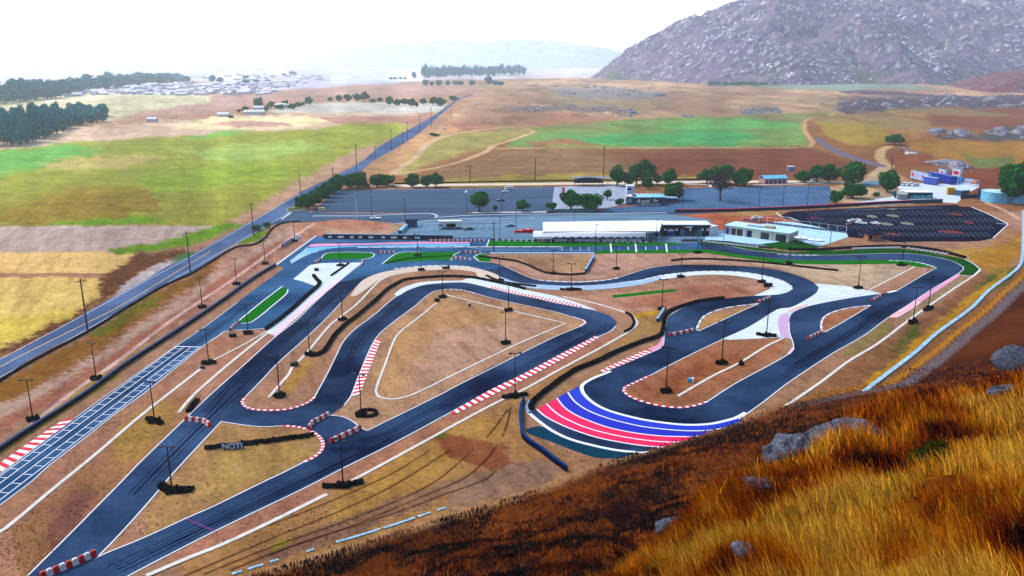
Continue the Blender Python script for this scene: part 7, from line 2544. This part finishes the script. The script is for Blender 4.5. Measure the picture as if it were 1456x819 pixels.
# blue kart row near the office
A, B, L, ang = span((970, 343.4), (991, 343.2))
for i in range(4):
    x, y = A + (B - A) * (i + .5) / 4
    r = empty('kart', (x, y, .1), 0)
    m = MB()
    m.box((0, 0, .3), (1.6, .5, .3))
    m.box((.5, 0, .5), (.5, 1.0, .3), taper=.7)
    m.box((-.4, 0, .55), (.2, .5, .5))
    m.build('body', navy_s, r)
    for sx in (-.6, .6):
        for s in (-1, 1):
            q = MB()
            q.tube((sx, s * .35, .16), (sx, s * .6, .16), .16, n=8)
            q.build('wheel', black, r)
    r.scale = (1.5, 1.5, 1.5)
    tag(r, ['leftmost', 'second from left', 'second from right', 'rightmost'][i] + ' navy kart lined up before the black race office', 'kart', 'navy karts before the race office')

# ---- far town and farm
roofs = [mat('town_white', (246, 244, 246), .8, .04, .02), mat('town_grey', (176, 172, 196), .8, .06, .02), mat('town_rose', (214, 200, 206), .8, .06, .02)]
tw = mat('town_wall', (222, 216, 222), .9, .05, .02)
HP = []
for q in range(3):
    r = empty('town_house', (0, 0, 0))
    m = MB()
    m.box((0, 0, 1.7), (13, 8, 3.4))
    m.build('wall', tw, r)
    m = MB()
    for s in (-1, 1):
        m.face([(-7, s * 4.6, 3.3), (7, s * 4.6, 3.3), (7, 0, 5.6), (-7, 0, 5.6)])
    m.face([(-6.5, -4, 3.4), (-6.5, 4, 3.4), (-6.5, 0, 5.5)])
    m.face([(6.5, -4, 3.4), (6.5, 4, 3.4), (6.5, 0, 5.5)])
    m.build('roof', roofs[q], r)
    HP.append(r)
rs = random.Random(9)
cnt = 0
while cnt < 260:
    x = rs.uniform(62, 470)
    y = rs.uniform(106, 138)
    ok = inpoly(np.array([x]), np.array([y]), [(60, 139), (130, 128), (200, 121), (270, 112), (330, 106), (480, 104), (470, 110), (440, 118), (400, 128), (380, 135), (250, 136), (100, 137), (62, 141)])[0]
    if not ok:
        continue
    q = rs.choice((0, 0, 0, 1, 2))
    X, Y = U(x, y)
    r = HP[q] if cnt < 3 and HP[q].get('label') is None else dup(HP[q], (X, Y, 0))
    r.location = (X, Y, 0)
    r.rotation_euler.z = rs.choice((0, 1.57)) + rs.uniform(-.3, .3) + .4
    sc_ = rs.uniform(1.0, 1.9)
    r.scale = (sc_ * 1.2, sc_, sc_ * .9)
    tag(r, ('white', 'grey', 'rose')[q] + ' roofed low house packed among the others in the hazy far town on the left', 'house', 'houses of the far town')
    cnt += 1
for q in range(3):
    if HP[q].get('label') is None:
        X, Y = U(200 + 40 * q, 128)
        HP[q].location = (X, Y, 0)
        tag(HP[q], ('white', 'grey', 'rose')[q] + ' roofed low house packed among the others in the hazy far town on the left', 'house', 'houses of the far town')
for px, py, w_, d_, h_, lb in ((362, 163.4, 30, 10, 5, 'long white farm building left of the far farmyard'), (369, 158, 16, 9, 6, 'white farmhouse under the tallest far tree'), (399, 154, 18, 10, 6, 'white roofed barn in the middle of the far farmyard'), (414, 153.6, 12, 9, 5, 'small white shed right of the far farm barn'),
                               (318, 166, 16, 8, 4, 'lone pale shed left of the far farmyard'), (217, 173.4, 12, 8, 4, 'tiny white shed in the open field left of the farm')):
    X, Y = U(px, py)
    r = empty('farm_building', (X, Y, 0), .1)
    m = MB()
    m.box((0, 0, h_ / 2), (w_, d_, h_))
    m.build('wall', tw, r)
    m = MB()
    for s in (-1, 1):
        m.face([(-w_ / 2 - .5, s * (d_ / 2 + .5), h_), (w_ / 2 + .5, s * (d_ / 2 + .5), h_), (w_ / 2 + .5, 0, h_ + 2.4), (-w_ / 2 - .5, 0, h_ + 2.4)])
    m.build('roof', roofs[0], r)
    tag(r, lb, 'farm building', 'buildings of the far farm')

# ---- boulders of the outcrops in the plain
RK = []
grock = mat('field_granite', (98, 98, 116), .95, .3, .4, rgb2=(156, 152, 160), scale2=2)
for i in range(6):
    V, Fa, _ = rocks_mesh(np.array([[0, 0, .15], [.9, .3, .05], [-.8, -.3, 0.0]]), np.array([1.0, .6, .7]), 300 + i, .6)
    RK.append(np_mesh('boulder_shape', V, Fa))
    RK[-1].materials.append(grock)
OUT = [([(780, 124), (850, 121), (910, 126), (960, 134), (930, 140), (870, 136), (800, 136)], 60, 5.5, 'grey boulder of the long outcrop below the mountain\'s left foot'),
       ([(730, 152), (800, 148), (880, 153), (870, 158), (800, 157), (735, 160)], 34, 4.0, 'grey boulder of the outcrop above the left end of the green field'),
       ([(855, 156), (900, 152), (905, 166), (860, 166)], 16, 4.5, 'pale boulder of the small heap above the middle of the green field'),
       ([(960, 160), (985, 158), (985, 167), (962, 167)], 6, 4.0, 'boulder of the little pile on the green field\'s top edge'),
       ([(1050, 154), (1105, 150), (1108, 162), (1060, 162)], 22, 4.5, 'teal grey boulder of the outcrop above the right end of the green field'),
       ([(1130, 144), (1200, 140), (1240, 150), (1190, 158), (1140, 152)], 26, 4.0, 'grey boulder scattered beside the upper dirt track'),
       ([(1200, 140), (1330, 136), (1456, 132), (1456, 152), (1330, 152), (1220, 156)], 90, 6.5, 'dark grey boulder of the wide band under the purple spur'),
       ([(1322, 184), (1360, 182), (1384, 192), (1360, 198), (1326, 194)], 18, 6.0, 'grey boulder of the outcrop on the brown hill right of the lone tree'),
       ([(1400, 184), (1456, 178), (1456, 198), (1410, 196)], 26, 5.0, 'grey boulder of the outcrop cut by the right edge on the brown hill'),
       ([(1330, 232), (1350, 230), (1376, 236), (1372, 245), (1336, 246)], 14, 4.6, 'big grey boulder directly behind the show trailers'),
       ([(700, 152), (740, 146), (780, 150), (740, 160), (700, 158)], 14, 3.0, 'small stone in the pink ground right of the far road'),
       ([(600, 185), (640, 180), (640, 188), (610, 190)], 4, 2.0, 'small white stone near the head of the dirt track'),
       ([(1274, 210), (1300, 212), (1298, 218), (1278, 214)], 7, 2.4, 'pale teal boulder in the short row below the lone dark tree'),
       ([(1340, 236), (1440, 226), (1440, 244), (1380, 250)], 8, 1.6, 'small stone scattered on the ground behind the orange tent')]
rs = random.Random(21)
for poly, n, sz, lb in OUT:
    k = 0
    xs_, ys_ = [p[0] for p in poly], [p[1] for p in poly]
    while k < n:
        x, y = rs.uniform(min(xs_), max(xs_)), rs.uniform(min(ys_), max(ys_))
        if not inpoly(np.array([x]), np.array([y]), poly)[0]:
            continue
        X, Y = U(x, y)
        o = bpy.data.objects.new('boulder', RK[rs.randrange(6)])
        COL.objects.link(o)
        s_ = sz * rs.choice((.3, .4, .5, .7, .9, 1.3)) * rs.uniform(.8, 1.2)
        o.location = (X, Y, -.1)
        o.scale = (s_ * rs.uniform(.8, 1.6), s_, s_ * rs.uniform(.5, 1.0))
        o.rotation_euler.z = rs.uniform(0, 6.28)
        tag(o, lb, 'boulder', 'outcrop: ' + lb)
        k += 1
for me in RK:
    pass

# ================================================================== LIGHT AND AIR
w = bpy.data.worlds.new('World')
SC.world = w
w.use_nodes = True
nt = w.node_tree
sky = nt.nodes.new('ShaderNodeTexSky')
sky.sky_type = 'NISHITA'
sky.sun_disc = False
SUN_EL, SUN_AZ = math.radians(48), math.radians(-62)     # high, ahead and to the left, behind thin cloud
sky.sun_elevation = SUN_EL
sky.sun_rotation = SUN_AZ
sky.air_density = 1.0
sky.dust_density = 2.0
sky.ozone_density = 1.0
bg = nt.nodes['Background']
nt.links.new(sky.outputs['Color'], bg.inputs['Color'])
bg.inputs['Strength'].default_value = 0.15
sl = bpy.data.lights.new('sun', 'SUN')
sl.energy = 1.5
sl.angle = math.radians(14)
sl.color = (1.0, .96, .92)
so = bpy.data.objects.new('sun', sl)
COL.objects.link(so)
sd = Vector((math.sin(SUN_AZ) * math.cos(SUN_EL), math.cos(SUN_AZ) * math.cos(SUN_EL), math.sin(SUN_EL)))
so.rotation_euler = sd.to_track_quat('Z', 'Y').to_euler()
so.location = (0, 0, 300)

hz = MB()
hz.box((0, 4700, 349), (17000, 11600, 702))
hm = bpy.data.materials.new('haze')
hm.use_nodes = True
for nd in list(hm.node_tree.nodes):
    if nd.type == 'BSDF_PRINCIPLED':
        hm.node_tree.nodes.remove(nd)
pvn = hm.node_tree.nodes.new('ShaderNodeVolumePrincipled')
pvn.inputs['Color'].default_value = (.84, .94, 1.0, 1)
pvn.inputs['Density'].default_value = HAZE if 'HAZE' in globals() else 0.82e-4
pvn.inputs['Anisotropy'].default_value = .45
hm.node_tree.links.new(pvn.outputs['Volume'], [n for n in hm.node_tree.nodes if n.type == 'OUTPUT_MATERIAL'][0].inputs['Volume'])
tag(hz.build('haze', hm), kind='stuff')

SC.view_settings.view_transform = 'Standard'
SC.view_settings.look = 'None'
SC.view_settings.gamma = 1
SC.view_settings.use_curve_mapping = False
SC.view_settings.exposure = 1.45
SC.render.engine = 'CYCLES'
SC.cycles.max_bounces = 4
SC.cycles.diffuse_bounces = 2
SC.cycles.glossy_bounces = 2
SC.cycles.volume_bounces = 2
SC.cycles.use_denoising = True
